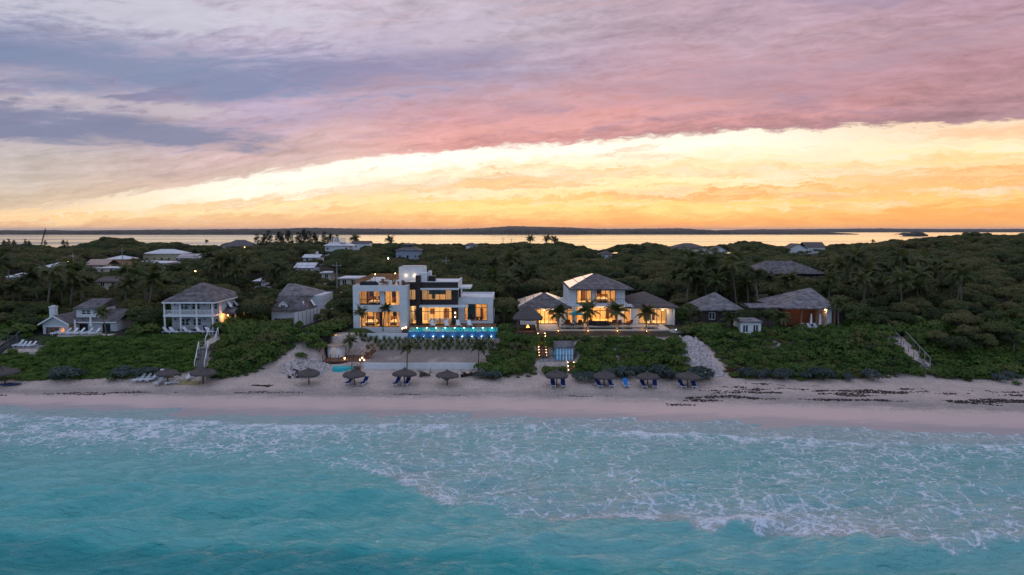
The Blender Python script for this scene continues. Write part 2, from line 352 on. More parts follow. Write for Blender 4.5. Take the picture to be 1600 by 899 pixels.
# ------------------------------------------------------------------ terrain
def sst(v, a, b):
    q = np.clip((np.asarray(v, float)-a)/(b-a), 0, 1); return q*q*(3-2*q)
_ph = NR.uniform(0, 6.28, (14, 2)); _kd = NR.uniform(0, 6.28, 14)
def wob(x, y, k0, n=7):
    o = 0
    for i in range(n):
        k = k0*(1.45**i); o = o+np.sin((x*math.cos(_kd[i])+y*math.sin(_kd[i]))*k+_ph[i, 0])/(1.3**i)
    return o/2.6
def shore_shift(x): return np.interp(x, [-90, -62, -30, 0, 30, 55, 90], [7, 6.2, 2.6, 2.0, -1.3, -5.2, -7.7])
GY = [-400, -60, 40, 60, 72, 80, 84, 91, 96.5, 98.5, 104.5, 106.5, 112, 130, 300, 400, 560, 620, 700, 900]
GZ = [-8, -5, -2.5, -1.6, -.75, -.03, .42, 1.25, 1.9, 2.4, 5.3, 6.1, 6.5, 6.5, 6.3, 6.0, 3.0, -.8, -2, -3]
MYp = [-400, -60, 40, 60, 72, 80, 84, 91, 96.5, 99.8, 100.05, 100.3, 107, 108.7, 109.5, 130, 300, 400, 560, 620, 700, 900]
MZp = [-8, -5, -2.5, -1.6, -.75, -.03, .42, 1.25, 1.9, 2.3, 2.35, 3.15, 3.7, 5.3, 5.5, 6.5, 6.3, 6.0, 3.0, -.8, -2, -3]
MX0, MX1 = Xp(566, 100, 3), Xp(774, 109, 5)+.4
PADS = []     # level ground cut for small platforms: x0,x1,y0,y1,z
def terr(x, y):
    x = np.asarray(x, float); y = np.asarray(y, float)
    w = 1-sst(y, 84, 97)
    y2 = y-shore_shift(x)*w
    toe = 1.1*np.sin(x*.17+1)+.7*np.sin(x*.41)            # wandering dune foot
    g = np.interp(y2-toe*sst(y, 92, 98)*(1-sst(y, 104, 109)), GY, GZ)
    m = np.interp(y2, MYp, MZp)
    k = sst(x, MX0-2.5, MX0-.3)*(1-sst(x, MX1+.2, MX1+2.5))
    z = g*(1-k)+m*k
    u = x/np.maximum(y, 1)
    z = z+7.5*sst(y, 150, 360)*sst(u, .28, .62)*(1-sst(y, 460, 640)*.9)
    z = z+5.5*np.exp(-(((x+262)/50)**2+((y-450)/60)**2))+4*np.exp(-(((x+205)/40)**2+((y-460)/60)**2))
    z = z+1.2*wob(x, y, .02, 4)*sst(y, 170, 260)*(1-sst(y, 480, 600))
    z = z+(.05*wob(x, y, .5)+.03*wob(y, x, 1.3))*sst(y, 84, 92)*(1-sst(y, 108, 111))
    for a, b, c, d, zp in PADS:
        k = sst(x, a-.5, a)*(1-sst(x, b, b+.5))*sst(y, c-.6, c)*(1-sst(y, d, d+.3)); z = z*(1-k)+zp*k
    return z
def th(x, y): return float(terr(x, y))
def ground(px, py):
    """where the view through a photo point meets the ground"""
    a = math.tan(math.atan((449.5-py)/F)-PITCH); Y = 45.0
    while Y < 620:
        z = CZ+Y*a
        if z <= th(Xp(px, Y, z), Y): break
        Y += .05 if Y < 130 else .5
    z = CZ+Y*a; return Xp(px, Y, z), Y, th(Xp(px, Y, z), Y)
FOOT = []     # building footprints kept free of plants: x0,x1,y0,y1
VIS = []      # things that no tree nearer than Y may hide above row py: px0,px1,py,Y

CB = ground(881, 564); LD = ground(30, 547); CBZ, LDZ, PFZ = CB[2]+.15, LD[2]+.25, Zp(563, 102.3)
PADS += [(Xp(838, CB[1], 4), Xp(901, CB[1], 4), CB[1]-1.1, CB[1]+2.9, CBZ-.1), (Xp(0, LD[1], 4), Xp(60, LD[1], 4), LD[1]-.2, LD[1]+2.6, LDZ-.1), (Xp(500, 102, 3), Xp(566, 102, 3), 101.2, 106.5, PFZ-.5)]
# ------------------------------------------------------------------ ground sheet
ys = np.concatenate([np.linspace(-300, 40, 12)[:-1], np.arange(40, 70, 2.), np.arange(70, 112, .3), np.arange(112, 140, 1.), np.geomspace(140, 900, 70)])
us = np.concatenate([np.linspace(-6, -1.25, 12)[:-1], np.linspace(-1.25, 1.25, 420), np.linspace(1.25, 6, 12)[1:]])
YY, UU = np.meshgrid(ys, us, indexing='ij'); XX = UU*np.maximum(YY, 95)*.95
ZZ = terr(XX, YY)
V = np.stack([XX, YY, ZZ], -1).reshape(-1, 3); ny, nx = YY.shape
I = np.arange(ny*nx).reshape(ny, nx); Q = np.stack([I[:-1, :-1], I[:-1, 1:], I[1:, 1:], I[1:, :-1]], -1).reshape(-1, 4)
me = npmesh('ground', V, Q, True)
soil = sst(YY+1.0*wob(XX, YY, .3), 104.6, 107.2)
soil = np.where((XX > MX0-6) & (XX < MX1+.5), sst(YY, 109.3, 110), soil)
LPX, LPY = proj(XX, YY, ZZ)
lawn = ((XX > Xp(545, 111, 6.5)) & (XX < Xp(640, 111, 6.5)) & (YY > 109.3) & (YY < 113.3)).astype(float)
lawn = np.maximum(lawn, sst(LPY, 524, 528)*(1-sst(LPY+3*wob(XX, YY, .8), 584, 590))*sst(YY, 97.5, 98.6)*(LPX > -120)*(1-sst(LPX, 304, 310))*(1-((LPX < 62) & (LPY > 530) & (LPY < 552))))
fattr(me, 'bank', ((XX > MX0) & (XX < MX1) & (YY > 100.4) & (YY < 109.4))*sst(wob(XX, YY, .35)+.75+.6*sst(YY, 103, 107.5), .0, .9)); fattr(me, 'soil', soil); fattr(me, 'lawn', lawn)
gm = bpy.data.materials.new('sand_and_soil'); gm.use_nodes = True; t = NT(gm.node_tree); b = t.n['Principled BSDF']
P = t.new('ShaderNodeNewGeometry').outputs['Position']; zc = t.sep(P)[2]
n1 = t.noise(P, .35, 6, .6)[0]; n2 = t.noise(P, 3.2, 5, .65)[0]; n3 = t.noise(t.vm('MULTIPLY', P, (.35, 1.6, 1)), .7, 5, .6)[0]
sand = t.mix(t.ss(n1, .35, .65), (.57, .455, .395), (.69, .545, .465))
sand = t.mix(t.m('MULTIPLY', t.ss(n2, .46, .68), .55), sand, (.34, .285, .265))
wetz = t.m('ADD', zc, t.m('MULTIPLY', t.m('SUBTRACT', n3, .5), .5))
wet = t.m('SUBTRACT', 1, t.ss(wetz, .55, .85))
tide = t.m('MULTIPLY', t.ss(wetz, .80, .95), t.m('SUBTRACT', 1, t.ss(wetz, 1.0, 1.35)))
sand = t.mix(t.m('MULTIPLY', tide, .55), sand, (.27, .24, .235))
sand = t.mix(wet, sand, (.55, .40, .36))
sand = t.mix(t.m('SUBTRACT', 1, t.ss(wetz, .12, .4)), sand, (.34, .29, .29))
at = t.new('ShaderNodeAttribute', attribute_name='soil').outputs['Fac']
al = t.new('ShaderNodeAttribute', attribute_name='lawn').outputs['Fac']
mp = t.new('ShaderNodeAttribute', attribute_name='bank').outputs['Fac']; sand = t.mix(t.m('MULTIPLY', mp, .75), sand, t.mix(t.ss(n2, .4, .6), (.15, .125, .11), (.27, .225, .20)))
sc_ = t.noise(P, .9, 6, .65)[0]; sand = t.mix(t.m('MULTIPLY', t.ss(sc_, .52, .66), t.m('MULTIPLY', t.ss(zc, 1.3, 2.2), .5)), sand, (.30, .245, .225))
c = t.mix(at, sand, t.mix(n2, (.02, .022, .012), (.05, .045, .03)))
c = t.mix(al, c, t.mix(n2, (.028, .055, .012), (.06, .11, .02)))
t.put(b.inputs['Base Color'], c)
t.put(b.inputs['Roughness'], t.m('SUBTRACT', .95, t.m('MULTIPLY', wet, .55))); b.inputs['Specular IOR Level'].default_value = .35
bn = t.new('ShaderNodeBump'); bn.inputs['Distance'].default_value = .45
t.put(bn.inputs['Strength'], t.m('MULTIPLY', t.m('SUBTRACT', 1, wet), .95)); vor = t.new('ShaderNodeTexVoronoi'); t.put(vor.inputs[0], P); vor.inputs['Scale'].default_value = 1.6
t.put(bn.inputs['Height'], t.m('ADD', n2, t.m('MULTIPLY', t.ss(vor.outputs[0], 0, .45), .5))); t.put(b.inputs['Normal'], bn.outputs[0])
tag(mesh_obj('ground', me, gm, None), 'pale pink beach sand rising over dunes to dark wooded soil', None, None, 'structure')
# ------------------------------------------------------------------ sea
xs = np.concatenate([np.linspace(-700, -95, 24)[:-1], np.arange(-95, 95, .26), np.linspace(95, 700, 24)])
ys = np.concatenate([np.linspace(-300, 36, 22)[:-1], np.arange(36, 90, .22)])
YY, XX = np.meshgrid(ys, xs, indexing='ij')
d = YY*cs+CZ*sn; PX = 800+F*XX/d; PY = 449.5-F*(YY*sn-CZ*cs)/d
front = np.interp(PX, [-200, 0, 200, 430, 600, 800, 1000, 1200, 1400, 1600, 1900], [640, 647, 652, 664, 661, 662, 672, 684, 690, 695, 702])+3*wob(XX, YY, .25, 5)
bore = np.interp(PX, [-300, 380, 450, 530, 590, 640, 720, 765, 800, 890, 990, 1050, 1110, 1150, 1225, 1300, 1400, 1495, 1550, 1600, 1900],
                 [600, 660, 712, 735, 748, 770, 804, 796, 803, 822, 815, 822, 838, 826, 838, 850, 852, 868, 852, 846, 850])+4*wob(XX, YY, .5, 6)+2.2*wob(YY, XX, 1.7, 5)
deepf = sst(PY, 640, 700)
amp = .05+.17*sst(PY, 690, 790)*(1-.45*sst(PX, 500, 900)*(1-sst(PY, 800, 850)))
def gw(x, y, ang, lam, ph):
    k = 2*math.pi/lam; s = np.sin((x*math.sin(ang)+y*math.cos(ang))*k+ph); return s
H = 0
for i in range(24):
    lam = 9.5*.885**i+.8; ang = NR.normal(-.30, .24); s_ = gw(XX, YY, ang, lam, NR.uniform(0, 6.28)+1.1*wob(XX+9*i, YY, .13, 3)); H = H+(s_-.35*s_*s_)*lam**.9*.10*(.6+.4*wob(XX-7*i, YY+3*i, .09, 3))
H = H-H.mean(); H = H*amp*1.7
crest = np.interp(PX, [-200, 0, 250, 500, 800, 1050, 1300, 1700], [838, 846, 858, 862, 868, 884, 896, 905])+3*wob(XX, YY, .12, 4)
H = H+.46*np.exp(-np.abs(PY-crest)/np.where(PY > crest, 7., 26.))*(1-sst(PX, 900, 1250))
H = H+.13*sst(PY, bore-40, bore-3)*(1-sst(PY, bore-1, bore+7))*sst(PX, 430, 620)
H = H+.12*sst(PY, front, front+4)*(1-sst(PY, front+8, front+60))*sst(PX, 500, 1000)
H = H*sst(YY, -60, 20)+.02
ok = (YY > 30)
inside = sst(bore-PY+5*wob(XX, YY, 1.1, 6), -2, 9)*sst(PX, 380, 640)
fB = inside*(.30+.40*np.exp(-np.abs(bore-PY)/32)+.18*wob(XX, YY, .22, 6))
fA = sst(PY-front, -2, 3)*(.86*np.exp(-np.maximum(PY-front, 0)/26)+.34*np.exp(-((PY-front-34)/24)**2)*(1-sst(PX, 380, 760)))
fA = fA*(.85+.25*wob(XX, YY, .15, 6))
fline = np.exp(-((PY-front-2)/2.2)**2)*.5
film = (1-sst(PY, front-2, front+1))*.10
foam = np.clip(np.maximum(np.maximum(fA, fB), np.maximum(film, fline)), 0, 1)*ok
silt = np.clip(inside*np.exp(-np.maximum(bore-PY-4, 0)/46)*(.7+.5*wob(XX+40, YY, .16, 5))*1.2*sst(PX, 540, 680)+.5*(1-sst(PY, front-1, front+5)), 0, 1)*ok
depth = np.clip(.10+(.42-.24*sst(PX, 560, 850))*sst(PY, 660, 800)+.46*sst(PY, crest-4, crest+12), 0, 1); depth = np.where(ok, depth, 1)
V = np.stack([XX, YY, H], -1).reshape(-1, 3); ny, nx = YY.shape
I = np.arange(ny*nx).reshape(ny, nx); Q = np.stack([I[:-1, :-1], I[:-1, 1:], I[1:, 1:], I[1:, :-1]], -1).reshape(-1, 4)
me = npmesh('sea', V, Q, True); fattr(me, 'foam', foam); fattr(me, 'silt', silt); fattr(me, 'depth', depth)
def sea_mat():
    m = bpy.data.materials.new('sea_water'); m.use_nodes = True; t = NT(m.node_tree); b = t.n['Principled BSDF']
    P = t.new('ShaderNodeNewGeometry').outputs['Position']
    A = lambda n: t.new('ShaderNodeAttribute', attribute_name=n).outputs['Fac']
    fo, si, de = A('foam'), A('silt'), A('depth')
    wv = t.noise(P, .55, 3, .5)[1]; Pw = t.vm('ADD', P, t.vm('MULTIPLY', t.vm('SUBTRACT', wv, (.5, .5, .5)), (2.2, 2.2, 0)))
    Pw = t.vm('MULTIPLY', Pw, (.75, 1.0, 0))
    def lace(sc, w):
        v = t.new('ShaderNodeTexVoronoi', feature='DISTANCE_TO_EDGE', voronoi_dimensions='2D'); t.put(v.inputs['Vector'], Pw); v.inputs['Scale'].default_value = sc
        return t.m('SUBTRACT', 1, t.ss(v.outputs['Distance'], 0, w))
    l1, l2, l3 = lace(.70, .16), lace(1.7, .24), lace(4.2, .36)
    br = t.noise(P, .42, 5, .62)[0]; fn = t.noise(P, 2.6, 5, .7)[0]
    net = t.m('ADD', t.m('MULTIPLY', l1, .48), t.m('ADD', t.m('MULTIPLY', l2, .44), t.m('MULTIPLY', l3, .32)))
    net = t.m('ADD', net, t.m('MULTIPLY', t.m('SUBTRACT', fn, .5), .9))
    loc = t.m('MULTIPLY', fo, t.m('MULTIPLY_ADD', t.ss(br, .32, .66), 1.0, .35))
    f = t.ss(t.m('ADD', net, t.m('MULTIPLY', loc, 1.35)), .92, 1.66)
    f = t.m('MULTIPLY', f, t.ss(fo, .03, .22)); f = t.m('MAXIMUM', f, t.m('MULTIPLY', t.ss(t.m('MULTIPLY', fo, t.m('ADD', fn, .5)), .50, 1.2), .8))
    pat = t.noise(t.vm('MULTIPLY', P, (.10, .22, 1)), 1, 4, .6)[0]
    dd = t.m('ADD', de, t.m('MULTIPLY', t.m('SUBTRACT', pat, .5), .35))
    wc = t.ramp(dd, [(0, (.27, .44, .43)), (.2, (.14, .42, .41)), (.5, (.075, .40, .385)), (.72, (.015, .34, .33)), (1, (.002, .25, .255))])
    wc = t.mix(t.m('MULTIPLY', si, .62), wc, (.50, .39, .38))
    c = t.mix(f, wc, (.66, .73, .80))
    t.put(b.inputs['Base Color'], c); t.put(b.inputs['Roughness'], t.m('MULTIPLY_ADD', f, .6, .07)); b.inputs['IOR'].default_value = 1.5
    w1 = t.noise(t.vm('MULTIPLY', P, (.5, 1.4, 1)), 1.7, 5, .58, .6)[0]; w2 = t.noise(t.vm('MULTIPLY', P, (.8, 1.3, 1)), 6, 3, .6)[0]
    bn = t.new('ShaderNodeBump'); bn.inputs['Strength'].default_value = .95; bn.inputs['Distance'].default_value = .42
    t.put(bn.inputs['Height'], t.m('ADD', t.m('MULTIPLY', w1, 1), t.m('ADD', t.m('MULTIPLY', w2, .22), t.m('MULTIPLY', f, .12))))
    t.put(b.inputs['Normal'], bn.outputs[0]); return m
tag(mesh_obj('sea', me, sea_mat(), None), 'turquoise sea with lacy white surf running up the beach', None, None, 'structure')
# ------------------------------------------------------------------ bay behind the island
def bay_mat():
    m = bpy.data.materials.new('bay_water'); m.use_nodes = True; t = NT(m.node_tree); b = t.n['Principled BSDF']
    P = t.new('ShaderNodeNewGeometry').outputs['Position']
    n = t.noise(t.vm('MULTIPLY', P, (.0006, .006, 1)), 1, 5, .6)[0]
    t.put(b.inputs['Base Color'], t.mix(n, (.03, .05, .06), (.05, .07, .08))); b.inputs['IOR'].default_value = 1.33
    t.put(b.inputs['Roughness'], t.m('MULTIPLY_ADD', t.ss(n, .4, .7), .12, .10))
    w = t.noise(t.vm('MULTIPLY', P, (.15, .35, 1)), 1, 4, .6)[0]; bn = t.new('ShaderNodeBump'); bn.inputs['Strength'].default_value = .12; bn.inputs['Distance'].default_value = .5
    t.put(bn.inputs['Height'], w); t.put(b.inputs['Normal'], bn.outputs[0]); return m
b = MB().add([(-22000, 585, 0), (22000, 585, 0), (45000, 50000, 0), (-45000, 50000, 0)], [(0, 1, 2, 3)])
tag(build(b, 'bay', bay_mat()), 'calm bay mirroring the orange sunset behind the island', None, None, 'structure')
# ------------------------------------------------------------------ far shore
farm = mat('far_woodland', (.055, .05, .04), .95, .35, .02, 0)
def ridge(name, label, Y0, pts, depth, seed, rough=1.6):
    """a long low wooded shore: bare edge at the water, uneven tree tops along its crest"""
    q = np.random.default_rng(seed); pxs = np.arange(pts[0][0], pts[-1][0], 1.3); n = len(pxs)
    top = np.interp(pxs, [p[0] for p in pts], [p[1] for p in pts])
    bump = np.convolve(q.normal(0, 1, n+8), np.ones(3)/3, 'same')[:n]*rough
    V = []; rows = [(0, 0), (.03, .45), (.25, .75), (.5, 1), (1, .5)]
    for fy, fz in rows:
        Y = Y0+fy*depth; X = (pxs-800)/F*Y0*1.0
        zt = np.maximum(Zp2(top, Y0+.5*depth), .6); z = zt*fz+(bump*(fz > 0)*q.uniform(.4, 1.2, n))
        V.append(np.stack([X, np.full(n, Y)+q.uniform(-8, 8, n), np.maximum(z, .3*(fz > 0))-(fz == 0)*.5], -1))
    V = np.concatenate(V); I = np.arange(5*n).reshape(5, n); Q = np.stack([I[:-1, :-1], I[:-1, 1:], I[1:, 1:], I[1:, :-1]], -1).reshape(-1, 4)
    return tag(mesh_obj(name, npmesh(name, V, Q), farm, None), label, None, None, 'structure')
def Zp2(py, Y): return CZ+Y*np.tan(np.arctan((449.5-py)/F)-PITCH)
ridge('hills', 'long dark wooded shore across the bay', 3000, [(-900, 359), (0, 360.5), (200, 359), (380, 358), (430, 356), (520, 357.5), (680, 358.5), (740, 357), (800, 353.5), (900, 355.5), (960, 358), (1060, 357.5), (1100, 357), (1130, 359), (1190, 360.2), (1330, 361.8), (1345, 364)], 900, 3)
ridge('hills', 'thin low shore along the right of the horizon', 5200, [(1150, 360), (1190, 358.6), (1300, 358.2), (1420, 357.4), (1500, 358), (1700, 358.2), (2600, 358)], 900, 5, 1.8)
ridge('hills', 'small flat islet standing in the bay', 2300, [(1408, 366), (1416, 363.8), (1428, 364), (1436, 362), (1446, 362.4), (1449, 366)], 60, 8, .5)
# ================================================================== buildings
G0 = 6.5
def window(parent, x0, x1, z0, z1, y, cols=2, bars=(), fm=None, gm=None, fr=.07, d=.1, name='window', label=None):
    """frame with mullions as a part, its glazing as a sub-part"""
    f = MB(); f.box(x0, x1, y, y+d, z0, z0+fr).box(x0, x1, y, y+d, z1-fr, z1)
    for i in range(cols+1):
        c = x0+fr/2+(x1-x0-fr)*i/cols; f.box(c-fr/2, c+fr/2, y+.002, y+d-.002, z0+fr, z1-fr)
    for zb in bars: f.box(x0+fr, x1-fr, y+.006, y+d-.006, zb-fr/2, zb+fr/2)
    w = build(f, name, fm or dark_metal, parent, label=label)
    build(MB().box(x0+.01, x1-.01, y+d*.45, y+d*.55, z0+.01, z1-.01), 'pane', gm or pane, w)
    return w
def window_side(parent, x, y0, y1, z0, z1, cols=2, fm=None, gm=None, fr=.07, d=.1, sgn=1):
    f = MB(); a, b = sorted((x, x+d*sgn))
    f.box(a, b, y0, y1, z0, z0+fr).box(a, b, y0, y1, z1-fr, z1)
    for i in range(cols+1):
        c = y0+fr/2+(y1-y0-fr)*i/cols; f.box(a+.002, b-.002, c-fr/2, c+fr/2, z0+fr, z1-fr)
    w = build(f, 'window', fm or dark_metal, parent)
    build(MB().box(a+d*.45, b-d*.45, y0+.01, y1-.01, z0+.01, z1-.01), 'pane', gm or pane, w)
def room(parent, x0, x1, y0, y1, z0, z1, watt, m=None):
    """a lit room seen through the glass: floor, ceiling, three walls and a ceiling lamp"""
    t = .05
    b = MB().box(x0, x1, y0, y1, z0, z0+t).box(x0, x1, y0, y1, z1-t, z1).box(x0, x1, y1-t, y1, z0+t, z1-t).box(x0, x0+t, y0, y1-t, z0+t, z1-t).box(x1-t, x1, y0, y1-t, z0+t, z1-t)
    rm = build(b, 'room', m or roomwall, parent); w_ = x1-x0
    for k in range(2):
        a = x0+.3+(w_-1.6)*rnd.random(); build(MB().box(a, a+rnd.uniform(.5, 1.2), y1-t-.06, y1-t-.002, z0+t+(.0 if k else 1.0), z0+t+2.0), 'wardrobe' if k else 'picture', wood_y if rnd.random() < .6 else dark_fabric, rm)
    watt *= rnd.uniform(.75, 1.3)
    area_lamp('ceiling_lamp', ((x0+x1)/2, (y0+y1)/2, z1-.12), watt*1.9, (x1-x0)*.6, (y1-y0)*.5, rnd.choice(((1, .54, .19), (1, .60, .26), (1, .50, .16))), parent)
def curtains(w, xs, z0, z1, y):
    for a, c in xs:
        n = max(3, int((c-a)/.16)); V = []; Fc = []
        for i in range(n+1):
            X = a+(c-a)*i/n; yy = y+.05*(i % 2); V += [(X, yy, z0), (X, yy, z1)]
        build(MB().add(V, [(2*i, 2*i+2, 2*i+3, 2*i+1) for i in range(n)]), 'curtain', curtain, w)
def bed(x, y, z, label, rz=0):
    o = thing('bed', label, 'bed', (x, y, z), rz, 'beds in the lit bedrooms'); q = Vector()
    build(MB().box(-.95, .95, -1.05, 1.05, .12, .34), 'frame', wood_y, o, off=q)
    build(MB().box(-.93, .93, -1.03, 1.0, .345, .62), 'mattress', white_trim, o, off=q, bevel=.06)
    build(MB().box(-1.1, 1.1, 1.06, 1.16, 0, 1.3), 'headboard', wood_y, o, off=q)
    for s in (-.45, .45): build(MB().box(s-.36, s+.36, .55, .98, .63, .8), 'pillow', white_trim, o, off=q, bevel=.06)
    return o
# ------------------------------------------------------------------ modern house
def modern_house():
    YL, YC, YR = 113.3, 117.0, 118.5
    xl, xm = Xp(552, YL), Xp(635.6, YL); zt = Zp(446.5, YL)
    H = thing('modern_house', 'flat roofed white cube house with a dark clad middle behind the blue pool', 'house', ((xl+xm)/2, YL, G0))
    FOOT.append((xl-1, Xp(772, YR)+1, YL-5, 131)); VIS.append((548, 776, 533, YL-1))
    X = lambda p: Xp(p, YL); Z = lambda p: Zp(p, YL)
    h_up = (X(562), X(624.3), Z(477), Z(455.5)); h_lo = (X(562), X(624.3), G0+.12, Z(487.5))
    zf = Z(482.3)
    W = MB().wall(xl, xm, G0-1, zt, YL, YL+.5, [h_up, (h_lo[0], h_lo[1], h_lo[2], h_lo[3])])
    W.box(xl, xl+.4, YL+.5, 127, G0-1, zt).box(xm-.3, xm, YL+.5, 127, G0-1, zt-.02).box(xl+.4, xm-.3, 126.6, 127, G0-1, zt-.02)
    W.box(h_up[0]-.3, h_up[1]+.3, YL+.5, YL+1.2, Z(484), Z(478)).box(X(592.7), X(600), YL+.85, YL+1.15, h_up[2], h_up[3]+.1)
    build(W, 'wall', white, H)
    build(MB().box(xl+.4, xm-.3, YL+.5, 126.6, zt-.45, zt-.25), 'roof', stone, H)
    yw = YL+1.0
    for (a, b_, z0, z1, n, cu) in ((X(562), X(592.7), h_up[2]-.2, h_up[3], 3, [(0, .3), (2.6, 2.9)]), (X(600), X(624.3), h_up[2]-.2, h_up[3], 3, [(0, .4), (1.9, 2.5)]),
                               (X(562), X(592.2), h_lo[2], h_lo[3], 3, [(0, .25), (2.2, 2.5)]), (X(594.6), X(624.3), h_lo[2], h_lo[3], 3, [(.3, .7), (2.5, 2.9)])):
        w = window(H, a, b_, z0, z1, yw, n, fr=.1)
        curtains(w, [(a+p, a+q) for p, q in cu], z0+.1, z1-.1, yw+.25)
    build(MB().box(X(592.2), X(594.6), yw-.05, yw+.3, h_lo[2], h_lo[3]), 'cladding', dark_clad, H)
    build(MB().box(h_up[0], X(592.7), YL+.3, YL+.36, h_up[2]+.02, h_up[2]+.25).box(h_up[0], X(592.7), YL+.3, YL+.36, h_up[2]+.85, h_up[2]+.92), 'balcony_rail', dark_metal, H)
    mid = X(594)
    room(H, xl+.45, mid-.05, yw+.12, yw+5.5, zf+.25, zt-.5, 75); room(H, mid+.05, xm-.35, yw+.12, yw+5.5, zf+.25, zt-.5, 95)
    room(H, xl+.45, mid-.05, yw+.12, yw+5.5, G0+.02, zf-.35, 80); room(H, mid+.05, xm-.35, yw+.12, yw+5.5, G0+.02, zf-.35, 80)
    bed(X(580), yw+2.6, zf+.3, 'double bed behind the upper left window of the modern house'); bed(X(574), yw+2.6, G0+.08, 'double bed behind the lower left window of the modern house')
    bed(X(613), yw+2.9, G0+.08, 'double bed behind the lower window left of the dark doorway')
    # dark middle
    X = lambda p: Xp(p, YC); Z = lambda p: Zp(p, YC); x0, x1 = X(635.9)+.02, X(716); zc = Z(441)
    ups = [(X(637), X(650), Z(469), Z(452.3)), (X(659), X(706.3), Z(469), Z(453))]; los = [(X(636.5), X(650.5), G0+.15, Z(478)), (X(659), X(706.3), G0+.15, Z(479.5))]
    build(MB().wall(x0, x1, G0-1, zc, YC, YC+.35, ups+los), 'cladding', dark_clad, H)
    build(MB().box(x0, x1-.3, 126.3, 126.6, G0-1, zc-.1).box(x1-.3, x1, YC+.36, 126.6, G0-1, zc-.1), 'side_wall', white, H)
    for i, (h, n, bars) in enumerate(((ups[0], 2, ()), (ups[1], 5, (ups[1][2]+1.0,)), (los[0], 2, (los[0][3]-.95,)), (los[1], 5, (los[1][3]-.85,)))):
        w = window(H, h[0], h[1], h[2], h[3], YC+.08, n, bars if i != 1 else (), fr=.09)
        if i == 1: build(MB().box(h[0]+1.25, h[1]-1.15, YC+.24, YC+.27, h[2]+.95, h[3]-.1), 'blind', dark_fabric, w)
        if i == 0: curtains(w, [(h[0]+.1, h[1]-.1)], h[2]+.1, h[3]-.1, YC+.4)
        if i == 1: curtains(w, [(h[0]+.1, h[0]+1.2), (h[1]-1.1, h[1]-.1)], h[2]+.1, h[3]-.1, YC+.4)
    zs = Z(473)
    room(H, x0+.05, X(655), YC+.45, YC+6, zs, zc-.35, 60); room(H, X(655.4), x1-.35, YC+.45, YC+6, zs, zc-.35, 110)
    room(H, x0+.05, X(655), YC+.45, YC+6, G0+.02, zs-.2, 80); room(H, X(655.4), x1-.35, YC+.45, YC+7, G0+.02, zs-.2, 170)
    YP = YC-.7; build(MB().box(Xp(650, YP), Xp(657, YP), YP, YC+1.1, G0-.5, Zp(431, YP)), 'chimney', dark_clad, H)
    build(MB().box(X(658.2), X(717.5), YC-.9, YC+.02, Z(452.6), Z(450.2)), 'canopy', white, H)
    build(MB().box(X(657.4), X(732), YC-1.6, YC-.02, Z(479), Z(476.4)), 'canopy', white, H)
    build(MB().box(x0+.02, x1-.02, YC+.36, 126.3, zc-.3, zc-.12).box(X(658), x1+.02, YC-.03, YC+.3, zc-.02, zc+.1).box(x1-.28, x1+.02, YC+.3, 126.6, zc-.02, zc+.1), 'roof', white, H)
    build(MB().box(X(716.2), X(735), YC+.6, YC+6.5, Z(452), Z(449.6)), 'roof_slab', white, H)
    window_side(H, x1, YC+1.2, YC+5, ups[1][2], ups[1][3], 3, sgn=1)
    # sconces on the dark pier
    for pz in (489, 495.5):
        build(MB().box(X(710.8), X(711.8), YC-.12, YC-.02, Z(pz+1), Z(pz-1)), 'wall_lamp', bulb, H)
    point_lamp('wall_glow', (X(711.3), YC-.5, Z(492)), 14, parent=H)
    # right wing
    X = lambda p: Xp(p, YR); Z = lambda p: Zp(p, YR); zr = Z(464.8); xa, xb = X(716.3), X(770.5)
    hole = (X(726), X(761.5), Z(501.5), Z(475.3))
    build(MB().wall(xa, xb, G0-1, zr, YR, YR+.4, [hole]).box(xb-.35, xb, YR+.4, 129, G0-1, zr-.02).box(xa, xb-.35, 128.6, 129, G0-1, zr-.02), 'wall', white, H)
    build(MB().box(xa+.02, xb-.37, YR+.4, 128.6, zr-.5, zr-.3), 'roof', white, H)
    w = window(H, hole[0], hole[1], hole[2], hole[3], YR+.15, 4, (hole[3]-.6,), fr=.09)
    build(MB().box(hole[0]+.5, hole[0]+1.9, YR+.3, YR+.33, hole[2]+.1, hole[3]-.1), 'blind', dark_fabric, w)
    room(H, xa+.05, xb-.4, YR+.42, YR+6, G0+.02, zr-.55, 130)
    # stair tower and plant on the roof
    YT = 121.5; X = lambda p: Xp(p, YT, 14); a, b_ = X(623.4), X(661.5); ztw = Zp(417.8, YT)
    build(MB().box(a, b_, YT, YT+5, zt-.3, ztw), 'stair_tower', white, H); build(MB().box(a+.2, b_-.2, YT+.2, YT+4.8, ztw+.003, ztw+.12), 'roof', stone, H)
    build(MB().box(X(657.5), X(669), YC+2.2, YC+4.4, zc-.1, Zp(427, YC+2.2)).box(X(669.5), X(673.5), YC+4, YC+6, zc-.1, Zp(424, YC+4)), 'roof_block', white, H)
    build(MB().box(X(671.5), X(681.6), YC+3, YC+4.5, zc-.1, Zp(431.5, YC+3)), 'air_conditioner', dark_metal, H, bevel=.04)
    for p in (634.5, 647.5):
        build(MB().box(X(p)-.05, X(p)+.05, YT-.10, YT-.01, ztw-1.5, ztw-1.38), 'wall_lamp', bulb, H)
        point_lamp('wall_glow', (X(p), YT-.25, ztw-1.5), 8, (1, .75, .5), .05, H)
    # roof deck railing
    rx, ry, rz0, rz1 = Xp(554, YL), 126.8, zt+.002, Zp(438.4, YL)
    r = MB(); n = 34
    for i in range(n+1):
        yy = YL+.25+(ry-YL-.25)*i/n; r.box(rx-.02, rx+.02, yy-.02, yy+.02, rz0, rz1-.05)
    r.box(rx-.05, rx+.05, YL+.2, ry, rz1-.05, rz1+.03)
    build(r, 'railing', slat, H)
    r = MB(); xe = a-.05
